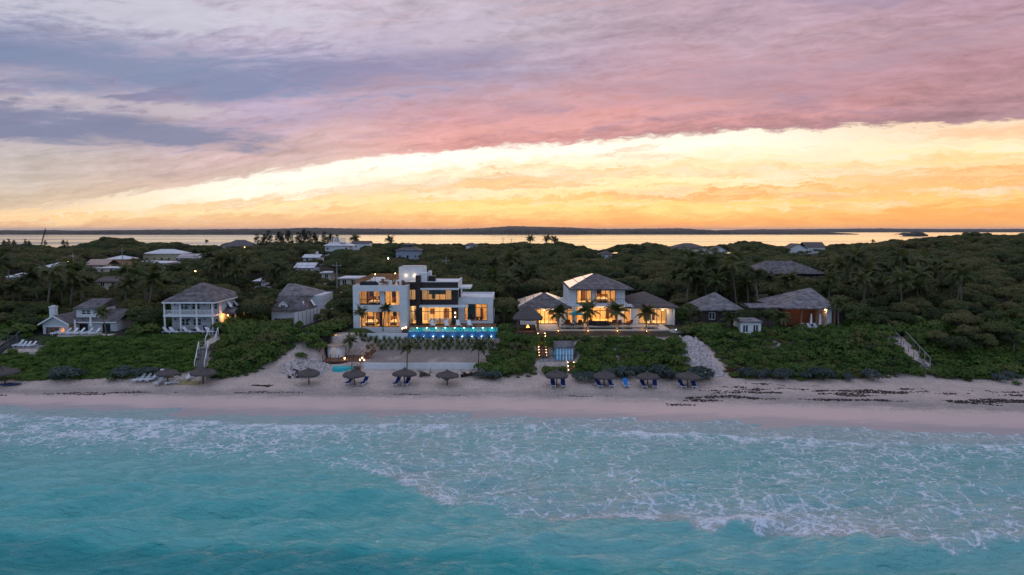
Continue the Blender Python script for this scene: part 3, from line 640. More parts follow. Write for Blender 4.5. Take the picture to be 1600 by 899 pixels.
    for k in range(8): r.box(rx+.06, xe, ry-.05, ry, rz0+.03+k*.145, rz0+.14+k*.145)
    r.box(rx+.06, xe, ry-.07, ry+.03, rz1+.0, rz1+.08); build(r, 'railing', slat, H)
    r = MB(); 
    for i in range(10):
        xx = rx+(xm-.4-rx)*i/9; r.box(xx-.02, xx+.02, YL+.2, YL+.24, rz0, rz1-.3)
    for k in range(3): r.box(rx, xm-.4, YL+.21, YL+.23, rz0+.2+k*.25, rz0+.215+k*.25)
    build(r, 'railing', dark_metal, H)
    for p, w_ in ((617, 70), (590, 40)):
        q = (Xp(p, 121, 14), 121.5 if p > 600 else 119, zt+1.5)
        build(MB().tube([(q[0], q[1], zt-.25), (q[0], q[1], q[2]-.12)], .03, 6), 'lamp_post', dark_metal, H)
        build(MB().lathe([(0, -.08), (.06, -.04), (.08, .03), (0, .08)], q, 10), 'lamp', bulb, H); point_lamp('deck_glow', (q[0], q[1], q[2]+.3), w_, (1, .55, .22), .12, H)
    return H, zt-.25
HOUSE, ROOFZ = modern_house()
# ------------------------------------------------------------------ furniture makers
def at_roof(px, Y): return Xp(px, Y, ROOFZ), Y, ROOFZ
def lounge_chair(loc, rz, label, m, fm, group, name='armchair'):
    o = thing(name, label, 'chair', loc, rz, group); q = Vector()
    build(MB().box(-.38, .38, -.38, .38, .18, .40), 'seat', m, o, off=q, bevel=.04)
    b = MB(); b.beam((0, .34, .40), (0, .50, .95), .72, .12); build(b, 'backrest', m, o, off=q, bevel=.04)
    for s in (-1, 1):
        build(MB().box(s*.42-.05, s*.42+.05, -.38, .42, .30, .62), 'armrest', fm, o, off=q)
        for yy in (-.33, .33): build(MB().box(s*.36-.03, s*.36+.03, yy-.03, yy+.03, 0, .18), 'leg', fm, o, off=q)
    return o
def sofa(loc, rz, label, w, m, group=None):
    o = thing('sofa', label, 'sofa', loc, rz, group); q = Vector()
    build(MB().box(-w/2, w/2, -.42, .42, .08, .42), 'seat', m, o, off=q, bevel=.05); build(MB().box(-w/2, w/2, .43, .64, .08, .82), 'backrest', m, o, off=q, bevel=.05)
    for s in (-1, 1): build(MB().box(s*(w/2+.11)-.1, s*(w/2+.11)+.1, -.42, .64, .02, .6), 'armrest', m, o, off=q, bevel=.04)
    return o
def dining_table(loc, rz, label, w, d, m):
    o = thing('dining_table', label, 'table', loc, rz); q = Vector()
    build(MB().box(-w/2, w/2, -d/2, d/2, .70, .76), 'tabletop', m, o, off=q)
    for sx in (-1, 1):
        for sy in (-1, 1): build(MB().box(sx*(w/2-.1)-.04, sx*(w/2-.1)+.04, sy*(d/2-.1)-.04, sy*(d/2-.1)+.04, 0, .699), 'leg', m, o, off=q)
    return o
def dining_chair(loc, rz, label, m, group):
    o = thing('dining_chair', label, 'chair', loc, rz, group); q = Vector()
    build(MB().box(-.24, .24, -.24, .24, .41, .48), 'seat', m, o, off=q); b = MB(); b.beam((0, .22, .48), (0, .30, .98), .46, .05); build(b, 'backrest', m, o, off=q)
    for sx in (-1, 1):
        for sy in (-1, 1): build(MB().box(sx*.2-.02, sx*.2+.02, sy*.2-.02, sy*.2+.02, 0, .409), 'leg', m, o, off=q)
    return o
def lounger(name, label, m, fm, group):
    """low beach lounger, feet towards -y, back raised"""
    o = thing(name, label, 'lounger', (0, 0, 0), 0, group); q = Vector()
    f = MB()
    for s in (-1, 1): f.box(s*.33-.035, s*.33+.035, -1.0, .9, .26, .33)
    f.box(-.295, .295, -1.0, -.93, .27, .32).box(-.295, .295, .15, .22, .27, .32).box(-.295, .295, .83, .9, .27, .32); build(f, 'frame', fm, o, off=q)
    build(MB().box(-.29, .29, -.96, .2, .335, .41), 'seat_cushion', m, o, off=q, bevel=.03)
    b = MB(); b.beam((0, .22, .37), (0, .80, 1.0), .60, .09); build(b, 'backrest', m, o, off=q, bevel=.02)
    for s in (-1, 1):
        for yy in (-.85, .75): build(MB().box(s*.33-.034, s*.33+.034, yy-.035, yy+.035, 0, .259), 'leg', fm, o, off=q)
        a = MB(); a.box(s*.37-.04, s*.37+.04, -.25, .35, .52, .56).box(s*.37-.025, s*.37+.025, -.22, -.17, .331, .52); build(a, 'armrest', fm, o, off=q)
    return o
def thatch_umbrella(label, r=1.75, h=2.5):
    o = thing('thatch_umbrella', label, 'beach umbrella', (0, 0, 0), 0, 'thatched umbrellas along the beach'); q = Vector()
    build(MB().tube([(0, 0, -.3), (.02, 0, 1.2), (0, 0, h-.2)], [.11, .09, .08], 10), 'pole', bark, o, off=q)
    n = 40; b = MB(); prof = [(.04, h+.18), (.14, h+.0), (.36, h-.16), (r*.50, h-.34), (r*.84, h-.52), (r, h-.68), (r*.98, h-.84), (r*.8, h-.66), (.1, h-.3)]
    base = len(b.v)
    for j, (rr, z) in enumerate(prof):
        for k in range(n):
            a = 2*math.pi*k/n; jj = rnd.uniform(-.05, .05) if 1 < j < 7 else 0
            b.v.append(((rr*(1+jj*.7))*math.cos(a), (rr*(1+jj*.7))*math.sin(a), z+jj*1.3-(abs(jj)*2.2 if j in (5, 6) else 0)))
    for j in range(len(prof)-1):
        for k in range(n): b.f.append((base+j*n+k, base+j*n+(k+1) % n, base+(j+1)*n+(k+1) % n, base+(j+1)*n+k))
    ca = build(b, 'canopy', thatch, o, off=q)
    fr = MB()                                              # ragged hanging straw
    for k in range(150):
        a = rnd.uniform(0, 6.283); rr = r*rnd.uniform(.9, 1.03); L = rnd.uniform(.10, .34); w = .05
        p = Vector((rr*math.cos(a), rr*math.sin(a), h-.68)); tt = Vector((-math.sin(a), math.cos(a), 0))*w; e = p+Vector((math.cos(a)*.1, math.sin(a)*.1, -L))
        fr.add([p-tt, p+tt, e+tt*.3, e-tt*.3], [(0, 1, 2, 3)])
    build(fr, 'fringe', thatch, ca, off=q)
    for k in range(6):
        a = k*math.pi/3; build(MB().beam((.08*math.cos(a), .08*math.sin(a), h-1.15), (r*.7*math.cos(a), r*.7*math.sin(a), h-.66), .05), 'rib', bark, o, off=q)
    return o
def market_umbrella(loc, label, m, h=2.6, r=1.4, closed=False):
    o = thing('parasol', label, 'parasol', loc); q = Vector()
    build(MB().tube([(0, 0, 0), (0, 0, h)], .03, 8), 'pole', white_plastic, o, off=q); build(MB().lathe([(0, 0), (.25, 0), (.25, .08), (0, .1)], (0, 0, 0), 14), 'base', stone, o, off=q)
    if closed: build(MB().lathe([(.03, h+.02), (.11, h-.15), (.17, h-1.2), (.20, h-1.65), (.05, h-1.65)], (0, 0, 0), 12, .02), 'canopy', m, o, off=q)
    else:
        build(MB().lathe([(.02, h+.05), (r*.5, h-.18), (r, h-.48), (r, h-.55), (r*.5, h-.24), (.02, h-.02)], (0, 0, 0), 8), 'canopy', m, o, off=q)
        for k in range(8): a = (k+.0)*math.pi/4; build(MB().beam((.03, .0, h-.1) if k == 0 else (.03*math.cos(a), .03*math.sin(a), h-.1), (r*.97*math.cos(a), r*.97*math.sin(a), h-.52), .02), 'rib', white_plastic, o, off=q)
    return o
# furnishing of the modern house
sofa(at_roof(577, 115.6), R(180), 'dark outdoor sofa at the front left of the roof deck', 2.6, dark_fabric)
g = 'pale armchairs on the roof deck'
for px, Y, rz, tx in ((592, 116.5, 40, 'pale armchair just right of the dark roof sofa'), (601, 117.5, -70, 'pale armchair in the middle of the roof deck'), (612, 116.2, 160, 'pale armchair at the front of the roof deck below the bright lamp'), (626, 117, 30, 'pale armchair in front of the white stair tower')):
    lounge_chair(at_roof(px, Y), R(rz), tx, white_trim, wood_y, g)
dining_table(at_roof(607, 120), 0, 'timber dining table on the roof deck near the bright lamp', 2.4, 1.0, wood_y)
for i, tx in enumerate(('left', 'middle', 'right')):
    dining_chair((Xp(607, 120, ROOFZ)-.8+.8*i, 119.1, ROOFZ), R(180), f'{tx} chair on the near side of the roof deck table', wood_y, 'chairs round the roof deck table')
sofa((Xp(590.5, 125, ROOFZ), 125.4, ROOFZ), 0, 'white sofa against the timber rail at the back of the roof deck', 2.2, white_trim)
bed_o = lounge_chair(at_roof(633, 115.5), R(60), 'brown wicker armchair beside the dark chimney on the roof', wood_y, wood_y, g)
YC = 117.0
for px, lab in ((678, 'white sofa behind the left of the big lower windows'), (691, 'white sofa behind the middle of the big lower windows'), (702, 'white sofa behind the right end of the big lower windows')):
    sofa((Xp(px, YC+3, 7), YC+3, G0+.08), R(180), lab, 1.1 if px > 700 else 1.3, white_trim, 'white sofas in the living room')
dining_table((Xp(743, 121, 7), 121.2, G0+.08), 0, 'dark dining table inside the right wing of the modern house', 2.6, 1.1, dark_metal)
for px, lab in ((735, 'leftmost'), (740.5, 'second from left'), (746, 'third from left'), (751.5, 'rightmost')):
    dining_chair((Xp(px, 120.2, 7), 120.2, G0+.08), R(180), f'{lab} of the dark dining chairs before the lit table', dark_metal, 'dark dining chairs in the right wing')
# ------------------------------------------------------------------ pool deck, pool, planter
PX0, PX1, PYF, PYB, PZ = Xp(640, 109.2, 6.5), Xp(774.5, 109.2, 6.5), 109.2, 113.2, 6.55
d = MB().box(Xp(636, 113, 6.5), Xp(775, 115, 6.5), PYB+.25, 118.45, 5.9, G0+.10).box(Xp(628, 111, 6.5), PX0-.35, 111.2, PYB+.24, 5.9, G0+.09)
tag(build(d, 'wooden_deck', wood), 'brown boarded deck between the modern house and its pool', 'deck')
def pool():
    o = thing('swimming_pool', 'turquoise infinity pool with a row of lamps along its blue front wall', 'pool', ((PX0+PX1)/2, 111, 5.2))
    tile = mat('turquoise_tile', (.03, .42, .42), .4, .15, 3); tileb = lined('blue_tile', (.05, .17, .38), 2, .18, .8, .3, .2, .1, 2)
    d0 = 4.9
    b = MB().box(PX0, PX1, PYF+.3, PYB, d0, d0+.15).box(PX0, PX1, PYB, PYB+.22, d0, PZ+.06).box(PX0-.3, PX0, PYF+.3, PYB+.22, d0, PZ+.06).box(PX1, PX1+.3, PYF+.3, PYB+.22, d0, PZ+.06)
    build(b, 'basin', tile, o)
    build(MB().box(PX0-.3, PX1+.3, PYF, PYF+.29, 4.7, PZ-.03), 'spill_wall', tileb, o)
    wm = bpy.data.materials.new('pool_water'); wm.use_nodes = True; t = NT(wm.node_tree); t.n.remove(t.n['Principled BSDF'])
    bn = t.new('ShaderNodeBump'); bn.inputs['Strength'].default_value = .3; bn.inputs['Distance'].default_value = .04
    t.put(bn.inputs['Height'], t.noise(t.new('ShaderNodeNewGeometry').outputs['Position'], 2.2, 3)[0])
    fr = t.new('ShaderNodeFresnel'); fr.inputs[0].default_value = 1.25; t.put(fr.inputs['Normal'], bn.outputs[0])
    tr = t.new('ShaderNodeBsdfTransparent'); tr.inputs[0].default_value = (.45, .95, .98, 1); gl = t.new('ShaderNodeBsdfGlossy'); gl.inputs['Roughness'].default_value = .06; t.put(gl.inputs['Normal'], bn.outputs[0])
    mx = t.new('ShaderNodeMixShader'); t.l.new(t.m('MULTIPLY', fr.outputs[0], .55), mx.inputs[0]); t.l.new(tr.outputs[0], mx.inputs[1]); t.l.new(gl.outputs[0], mx.inputs[2]); t.l.new(mx.outputs[0], t.n['Material Output'].inputs[0])
    build(MB().add([(PX0, PYF+.28, PZ-.02), (PX1, PYF+.28, PZ-.02), (PX1, PYB, PZ-.02), (PX0, PYB, PZ-.02)], [(0, 1, 2, 3)]), 'water', wm, o)
    n = 9
    for i in range(n):
        x = PX0+.7+(PX1-PX0-1.4)*i/(n-1)
        build(MB().lathe([(0, -.06), (.06, -.03), (.075, 0), (.06, .03), (0, .06)], (x, PYB-.06, PZ+.03), 8), 'pool_lamp', bulb_w, o)
        build(MB().lathe([(0, -.06), (.06, -.03), (.075, 0), (.06, .03), (0, .06)], (x, PYF-.10, 5.74), 8), 'pool_lamp', bulb_w, o)
        point_lamp('pool_glow', (x, PYB-.8, PZ-.5), 18, (.55, .95, 1), .1, o); point_lamp('spill_glow', (x, PYF-.22, 5.82), 6, (.7, .82, 1), .1, o)
    return o
pool()
zc0 = Zp(521, 109); xa, xb = Xp(544, 109, 6), Xp(640, 109, 6)-.35
tag(build(MB().box(xa, xb, 108.85, 109.15, 4.6, zc0), 'garden_wall', white), 'white retaining wall under the lawn left of the blue pool', 'wall')
xa, xb = Xp(568, 99.9, 3), Xp(755.5, 99.9, 3)
tag(build(MB().box(xa, xb, 99.85, 100.15, 1.6, Zp(567.5, 99.9)), 'beach_wall', white, None, bevel=.03), 'long low white wall between the beach and the planted slope', 'wall')
# loungers on the deck
wl = lounger('sun_lounger', '', white_plastic, white_plastic, 'white loungers on the pool deck')
for i, (px, nm) in enumerate(((676, 'leftmost'), (698, 'second from left'), (716, 'third from left'), (733.5, 'rightmost'))):
    lab = f'white sun lounger on the boarded pool deck, {nm} of four'
    loc = (Xp(px, 114.6, 6.6), 114.7, G0+.11)
    if i == 0: wl.location = loc; wl['label'] = lab; wl.rotation_euler.z = R(12)
    else: dup(wl, loc, R(12), lab)
for k in range(3):                                          # lanterns by the steps beside the pool
    o = thing('lantern', ('upper', 'middle', 'lower')[k]+' of three small lanterns on the deck step left of the pool', 'lantern', (Xp(634.5-2.8*k, 112.6-.5*k, 6.6), 112.6-.6*k, G0+.095), 0, 'lanterns by the deck step')
    q = Vector(); build(MB().box(-.07, .07, -.07, .07, 0, .03).box(-.07, .07, -.07, .07, .24, .27), 'case', dark_metal, o, off=q); build(MB().box(-.05, .05, -.05, .05, .031, .239), 'lamp', bulb, o, off=q)
o = thing('plant_pot', 'black plant pot beside the lower dark doorway', 'plant pot', (Xp(637, 116, 6.6), 116.2, G0+.11)); build(MB().lathe([(0, 0), (.3, 0), (.36, .7), (.3, .7), (.28, .62), (0, .62)], (0, 0, 0), 16), 'pot', dark_metal, o, off=Vector())
# ------------------------------------------------------------------ villa with hipped roofs
def villa():
    YV = 118.0; X = lambda p: Xp(p, YV); Z = lambda p: Zp(p, YV)
    H = thing('hip_roof_villa', 'pale two storey villa with grey hipped roofs and a lit wing each side', 'house', (X(930), YV, G0))
    FOOT.append((X(800), X(1064), 110, 134)); VIS.append((805, 1066, 523, YV-7)); VIS.append((878, 992, 470, YV)); VIS.append((1000, 1064, 500, YV))
    x0, x1 = X(888), X(976); ze = Z(452.5); zs = Z(475)
    ups = [(X(900.8), X(924), Z(473.5), Z(453.5)), (X(929.5), X(962), Z(473.5), Z(453.5))]; los = [(X(901), X(962.5), G0+.1, Z(481)), (X(975.5), X(988), G0+.1, Z(481)), (X(886), X(897), G0+.1, Z(481))]
    build(MB().wall(x0, x1, zs, ze+.1, YV, YV+.3, ups).box(x0, x0+.3, YV+.3, 130, zs, ze).box(x1-.3, x1, YV+.3, 130, zs, ze).box(x0+.3, x1-.3, 129.7, 130, zs, ze), 'upper_wall', white, H)
    xl, xr = X(884), X(990)
    build(MB().wall(xl, xr, G0-.5, zs-.35, YV+.1, YV+.4, los).box(xl, xl+.3, YV+.4, 130, G0-.5, zs-.35).box(xr-.3, xr, YV+.4, 130, G0-.5, zs-.35), 'lower_wall', white, H)
    build(MB().box(X(890), X(985), YV-1.8, YV+.05, zs-.3, zs).box(xl, xr, YV+.06, 130, zs-.34, zs-.02), 'balcony_slab', white, H)
    r = MB(); 
    for i in range(16): xx = X(905)+(X(976)-X(905))*i/15; r.box(xx-.015, xx+.015, YV-1.7, YV-1.66, zs+.002, zs+1.0)
    r.box(X(905), X(976), YV-1.72, YV-1.64, zs+1.0, zs+1.06); rr = build(r, 'balcony_rail', dark_metal, H)
    for h, n, cu in ((ups[0], 3, [(0, .3), (1.6, 1.9)]), (ups[1], 4, [(0, .2), (2.3, 2.7)])):
        w = window(H, *h, YV+.1, n, fr=.1); curtains(w, [(h[0]+.1+a, h[0]+.1+b_) for a, b_ in cu], h[2]+.1, h[3]-.1, YV+.4)
    for h, n in zip(los, (5, 1, 1)): window(H, *h, YV+.2, n, (h[3]-.55,), fr=.1)
    room(H, x0+.35, X(927), YV+.35, YV+5, zs+.01, ze-.1, 75); room(H, X(927.4), x1-.35, YV+.35, YV+5, zs+.01, ze-.1, 85)
    room(H, xl+.35, xr-.35, YV+.45, YV+7, G0+.02, zs-.4, 260)
    bed(X(944), YV+2.8, zs+.07, 'bed with orange cover behind the upper right window of the villa')
    [build(MB().box(X(a), X(a+5), YV-1.6, YV-1.0, G0-.3, zs-.31), 'column', white, H) for a in (893, 983)]
    for p in (893, 914, 940, 968): point_lamp('terrace_glow', (X(p), YV-1.2, zs-.6), 170, (1, .6, .28), .12, H)
    for p in (850, 866, 1012, 1036): point_lamp('terrace_glow', (X(p), 117.0, 8.9), 70, (1, .6, .28), .12, H)
    # roofs
    xa, xb = X(889.5), X(990.5); yb = 132.5; yf = YV-1.6
    xa = Xp(889.5, yf, 13); xb = Xp(991, yf, 13); zee = Zp(452, yf); ap = Xp(931, 125, 15); za = Zp(428.3, 125.2)
    r0 = build(MB().hip(xa, xb, yf, yb, zee, za, ap-.3, ap+.3, 125, 126), 'roof', shingle, H)
    panel = mat('roof_panel', (.92, .9, .86), .25, .04, 1, metal=.9)
    def slope_panels(A, B, C, D, rows, gap=.04):
        """flat boards lifted off a roof face; A,B eave corners, C,D the same ends at the top; (u0,u1,v0,v1) in face shares"""
        A, B, C, D = map(Vector, (A, B, C, D)); n = (B-A).cross(D-A).normalized(); n = n if n.z > 0 else -n
        P = lambda u, v: (A.lerp(B, u)).lerp(D.lerp(C, u), v)
        b = MB()
        for u0, u1, v0, v1 in rows:
            q = [P(u0, v0), P(u1, v0), P(u1, v1), P(u0, v1)]; b.add([p+n*.08 for p in q]+[p+n*.16 for p in q], [(0,3,2,1),(4,5,6,7),(0,1,5,4),(1,2,6,5),(2,3,7,6),(3,0,4,7)])
        return b
    lf = ((xa, yf, zee), (xa, yb, zee), (ap-.3, 126, za), (ap-.3, 125, za))
    build(slope_panels(*lf, [(.03, .88, .03, .34), (.04, .95, .36, .64), (.06, .92, .66, .96)]), 'roof_panel', panel, r0)
    # left wing
    YW = 116.4; X2 = lambda p: Xp(p, YW); ze2 = Zp(482, YW); x0, x1 = X2(813), X2(886)
    hl = (X2(838), X2(872), G0+.1, Zp(483.5, YW+1.2))
    build(MB().wall(x0, x1, G0-.5, ze2+.05, YW+1.2, YW+1.5, [hl]).box(x0, x0+.3, YW+1.5, 130, G0-.5, ze2).box(x1-.3, x1, YW+1.5, YV+.05, G0-.5, ze2), 'wing_wall', white, H)
    w = window(H, *hl, YW+1.3, 5, fr=.1); curtains(w, [(hl[0]+.1, hl[0]+.5), (hl[1]-.6, hl[1]-.1)], hl[2], hl[3]-.1, YW+1.7)
    room(H, x0+.35, x1-.35, YW+1.55, YW+6.5, G0+.02, ze2-.1, 150)
    a, b_, f, k = X2(809), Xp(894, YW, 9), YW, 130.0; ap = Xp(850, 123, 12); za2 = Zp(458.5, 123)
    r2 = build(MB().hip(a, b_, f, k, ze2+.1, za2, ap-.2, ap+.2, 122, 124), 'roof', shingle, H)
    build(slope_panels((a, f, ze2+.1), (a, k, ze2+.1), (ap-.2, 124, za2), (ap-.2, 122, za2), [(.02, .9, .03, .3), (.03, .93, .32, .62), (.05, .96, .64, .97)]), 'roof_panel', panel, r2)
    build(slope_panels((b_, k, ze2+.1), (b_, f, ze2+.1), (ap+.2, 122, za2), (ap+.2, 124, za2), [(.1, .96, .03, .45), (.06, .95, .47, .97)]), 'roof_panel', panel, r2)
    # right wing
    ze3 = Zp(481.5, YW); x0, x1 = X2(990), X2(1056)
    hr = (X2(1021), X2(1044), G0+.1, Zp(483.5, YW+1.2)); hr2 = (X2(1000), X2(1019.5), G0+.1, Zp(483.5, YW+1.2))
    build(MB().wall(x0, x1, G0-.5, ze3+.05, YW+1.2, YW+1.5, [hr, hr2]).box(x1-.3, x1, YW+1.5, 130, G0-.5, ze3).box(x0, x0+.3, YW+1.5, YV+.05, G0-.5, ze3), 'wing_wall', white, H)
    w = window(H, *hr, YW+1.3, 3, fr=.1); w = window(H, *hr2, YW+1.3, 2, fr=.1); curtains(w, [(hr2[0]+.1, hr2[0]+1.0)], hr2[2], hr2[3]-.1, YW+1.7)
    build(MB().box(X2(1045), X2(1052), YW+1.05, YW+1.17, G0, ze3-.35), 'shutter', white_trim, H)
    build(MB().box(X2(1052.6), X2(1054.8), YW+.2, YW+.6, G0-.3, ze3-.05), 'column', white, H)
    room(H, x0+.35, x1-.35, YW+1.55, YW+6.5, G0+.02, ze3-.1, 130)
    build(MB().hip(Xp(976, YW, 9), Xp(1063, YW, 9), YW, 131, ze3+.1, Zp(457, 123.5), Xp(1006, 123.5, 12)-.3, Xp(1010, 123.5, 12), 123, 124.5), 'roof', shingle_b, H)
    return H
villa()
# terrace with its lap pool
tx0, tx1, ty0, ty1 = Xp(838, 110.6, 6.5), Xp(1048, 110.6, 6.5), 110.6, 117.5
px0, px1, py0, py1 = Xp(872, 112, 6.5), Xp(1030, 112, 6.5), 111.3, 114.3
tr = MB().box(tx0, tx1, ty0, py0, 5.4, G0+.1).box(tx0, tx1, py1, ty1, 5.4, G0+.1).box(tx0, px0, py0, py1, 5.4, G0+.098).box(px1, tx1, py0, py1, 5.4, G0+.098)
tag(build(tr, 'stone_terrace', stone), 'pale stone terrace around the narrow pool of the hip roofed villa', 'terrace')
o = thing('lap_pool', 'narrow dark pool set in the pale villa terrace', 'pool', ((px0+px1)/2, 113, G0-1))
build(MB().box(px0, px1, py0, py1, G0-1.2, G0-1.0), 'basin', mat('dark_pool_tile', (.02, .10, .13), .4, .2, 2), o)
wmat = mat('still_water', (.01, .05, .065), .04, .2, .5, spec=.5); build(MB().add([(px0, py0, G0+.02), (px1, py0, G0+.02), (px1, py1, G0+.02), (px0, py1, G0+.02)], [(0, 1, 2, 3)]), 'water', wmat, o)
o = thing('hot_tub', 'small round lit spa tub at the right end of the villa terrace', 'hot tub', (Xp(1060, 110, 6.5), 110.4, 6.1))
build(MB().lathe([(1.4, 0), (1.4, .5), (1.05, .5), (1.0, .1), (0, .1)], (0, 0, 0), 24), 'basin', stone, o, off=Vector()); build(MB().lathe([(0, .41), (1.03, .41)], (0, 0, 0), 24), 'water', mat('spa_water', (.05, .3, .3), .08, .2, 2), o, off=Vector())
build(MB().lathe([(0, .42), (.1, .44), (0, .5)], (0, .9, 0), 8), 'lamp', bulb_w, o, off=Vector())
dl = lounger('sun_lounger', '', dark_fabric, dark_metal, 'dark loungers along the villa pool'); dl2 = None
for i, px in enumerate((885, 903, 935, 953, 975, 1020)):
    lab = 'low dark sun lounger by the villa lap pool, '+('leftmost of six', 'second from left', 'third from left', 'fourth from left', 'second from right', 'rightmost of six')[i]
    loc = (Xp(px, 114.9, 6.6), 115.0, G0+.1)
    if i == 0: dl.location = loc; dl['label'] = lab; dl.rotation_euler.z = R(80)
    else: dup(dl, loc, R(80), lab)
sofa((Xp(935, 117, 7), 116.2, G0+.1), R(180), 'dark outdoor sofa on the terrace in front of the villa', 3.2, dark_fabric)
for px, lab in ((887, 'red brown armchair at the left end of the villa terrace'), (908, 'red brown armchair under the teal parasol'), (920, 'red brown armchair behind the second villa palm'), (958, 'red brown armchair right of the dark terrace sofa'), (966, 'red brown armchair behind the third villa palm'), (984, 'red brown armchair at the right end of the villa terrace')):
    lounge_chair((Xp(px, 116.4, 7), 116.5, G0+.1), R(rnd.uniform(140, 220)), lab, mat('red_fabric', (.16, .05, .03), .8, .2, 5), wood_y, 'armchairs on the villa terrace')
market_umbrella((Xp(901, 115.6, 7), 115.6, G0+.1), 'open teal parasol on the villa terrace', teal_fabric, 2.5, 1.5)
# ------------------------------------------------------------------ white balcony house
def balcony_house():
    Y0 = 110.0; X = lambda p: Xp(p, Y0); Z = lambda p: Zp(p, Y0); z0 = 6.35
    H = thing('balcony_house', 'white two storey house with a balustraded verandah on both floors and grey hipped roof', 'house', (X(294), Y0, z0))
    FOOT.append((X(250), X(338), Y0-2, 124)); VIS.append((250, 352, 517, Y0-1.5))
    xl, xr = X(256), X(334); zE = Z(471.5); zM = Z(494)
    yb = Y0+2.2
    def opening(c, w, z0_, z1_): return (X(c)-w/2, X(c)+w/2, z0_, z1_)
    ups = [opening(c, .62, Z(486), Z(475.5)) for c in (274.5, 281.5, 293.5, 300.5, 321.5, 328.5)]
    los = [opening(c, .62, Z(512), Z(501)) for c in (275.5, 282, 294.5, 301.5, 322, 329.5)]
    xw = X(258); build(MB().wall(xw, xr, z0-.4, zE, yb, yb+.25, ups+los).box(xw, xw+.25, yb+.25, 121, z0-.4, zE).box(xr-.25, xr, yb+.25, 121, z0-.4, zE).box(xw+.25, xr-.25, 120.7, 121, z0-.4, zE), 'wall', greywall, H)
    for h in ups+los:
        window(H, *h, yb+.06, 1, ((h[2]+h[3])/2,), white_trim, darkpane, .06)
        
    build(MB().box(xl-.1, xr, Y0, yb-.01, zM-.14, zM+.14).box(xl-.1, xr, Y0, yb-.01, z0-.3, z0-.05), 'verandah_floor', white_trim, H)
    for p in (256.8, 281.8, 307, 331.6): 
        for a, c in ((z0-.05, zM-.141), (zM+.141, zE-.05)): build(MB().box(X(p)-.11, X(p)+.11, Y0+.06, Y0+.28, a, c), 'post', white_trim, H)
    for a, b_ in ((256.8, 281.8), (281.8, 307), (307, 331.6)):
        r = MB(); xa, xb = X(a)+.12, X(b_)-.12; r.box(xa, xb, Y0+.12, Y0+.2, zM+.16, zM+.24).box(xa, xb, Y0+.12, Y0+.2, zM+.86, zM+.94); n = 5
        for i in range(n):
            p, q = xa+(xb-xa)*i/n, xa+(xb-xa)*(i+1)/n; r.beam((p, Y0+.15, zM+.25), (q, Y0+.15, zM+.85), .05, .03); r.beam((p, Y0+.18, zM+.85), (q, Y0+.18, zM+.25), .05, .03); r.box(q-.025, q+.025, Y0+.13, Y0+.19, zM+.245, zM+.855)
        build(r, 'balustrade', white_trim, H)
    f = Xp(253.5, Y0-.5), Xp(337.5, Y0-.5); zr = Zp(471.5, Y0-.5); ap = Xp(311, 114.5, 13)
    ro = build(MB().hip(f[0], f[1], Y0-.5, 121.8, zr, Zp(442.5, 115.3), ap-.2, ap+.2, 115, 116.5, th=.05), 'roof', shingle, H)
    fa = MB().box(f[0]+.02, f[1]-.02, Y0-.46, Y0-.36, zr-.32, zr-.055).box(f[1]-.14, f[1]-.04, Y0-.35, 121.7, zr-.32, zr-.055).box(f[0]+.04, f[0]+.14, Y0-.35, 121.7, zr-.32, zr-.055); build(fa, 'fascia', white_trim, ro)
    # Bahama shutters on the right side
    for yy in (115, 117.6):
        s = MB(); s.add([(xr+.02, yy, zE-.4), (xr+.02, yy+1, zE-.4), (xr+.75, yy+1, zE-1.5), (xr+.75, yy, zE-1.5), (xr+.02, yy, zE-.46), (xr+.02, yy+1, zE-.46), (xr+.75, yy+1, zE-1.56), (xr+.75, yy, zE-1.56)], [(0,1,2,3),(7,6,5,4),(0,4,5,1),(1,5,6,2),(2,6,7,3),(3,7,4,0)]); build(s, 'shutter', white_trim, H)
        window_side(H, xr, yy+.1, yy+.9, zE-1.7, zE-.5, 1, white_trim, darkpane, sgn=1)
    po = MB().hip(xr+.02, xr+2.3, 113.2, 117.5, zM+.1, zM+.9, xr+.03, xr+1.0, 115, 116, th=.14); build(po, 'porch_roof', shingle, H)
    for yy in (113.5, 117.2): build(MB().box(xr+2.05, xr+2.2, yy-.08, yy+.08, z0-.3, zM-.05), 'porch_post', white_trim, H)
    build(MB().lathe([(0, -.1), (.1, 0), (0, .1)], (xr+.75, 113.7, zM-.35), 10), 'porch_lamp', bulb, H); point_lamp('porch_glow', (xr+.8, 113.3, zM-.5), 150, (1, .38, .08), .1, H)
    for p in (264, 286, 311): build(MB().box(X(p)-.07, X(p)+.07, yb-.14, yb-.01, zM-.95, zM-.65).box(X(p)-.07, X(p)+.07, yb-.14, yb-.01, zE-.8, zE-.5), 'lantern', dark_metal, H)
    return H
balcony_house()
vl = lounger('sun_lounger', '', white_plastic, white_plastic, 'white loungers before the balcony house')
for i, (px, lab) in enumerate(((262, 'leftmost white lounger in front of the balcony house'), (272, 'white lounger before the left window pair of the balcony house'), (293, 'white lounger before the middle window pair of the balcony house'), (313, 'white lounger left of the blue cushion on the verandah'), (328, 'rightmost white lounger in front of the balcony house'))):
    loc = (Xp(px, 108.9, 6.4), 108.9, th(Xp(px, 108.9, 6.4), 108.9)+.02)
    if i == 0: vl.location = loc; vl['label'] = lab; vl.rotation_euler.z = R(70)
    else: dup(vl, loc, R(70), lab)
lounge_chair((Xp(321, 111, 6.5), 111.4, 6.31), R(180), 'deep blue cushioned chair on the lower verandah', blue_fabric, white_trim, None)
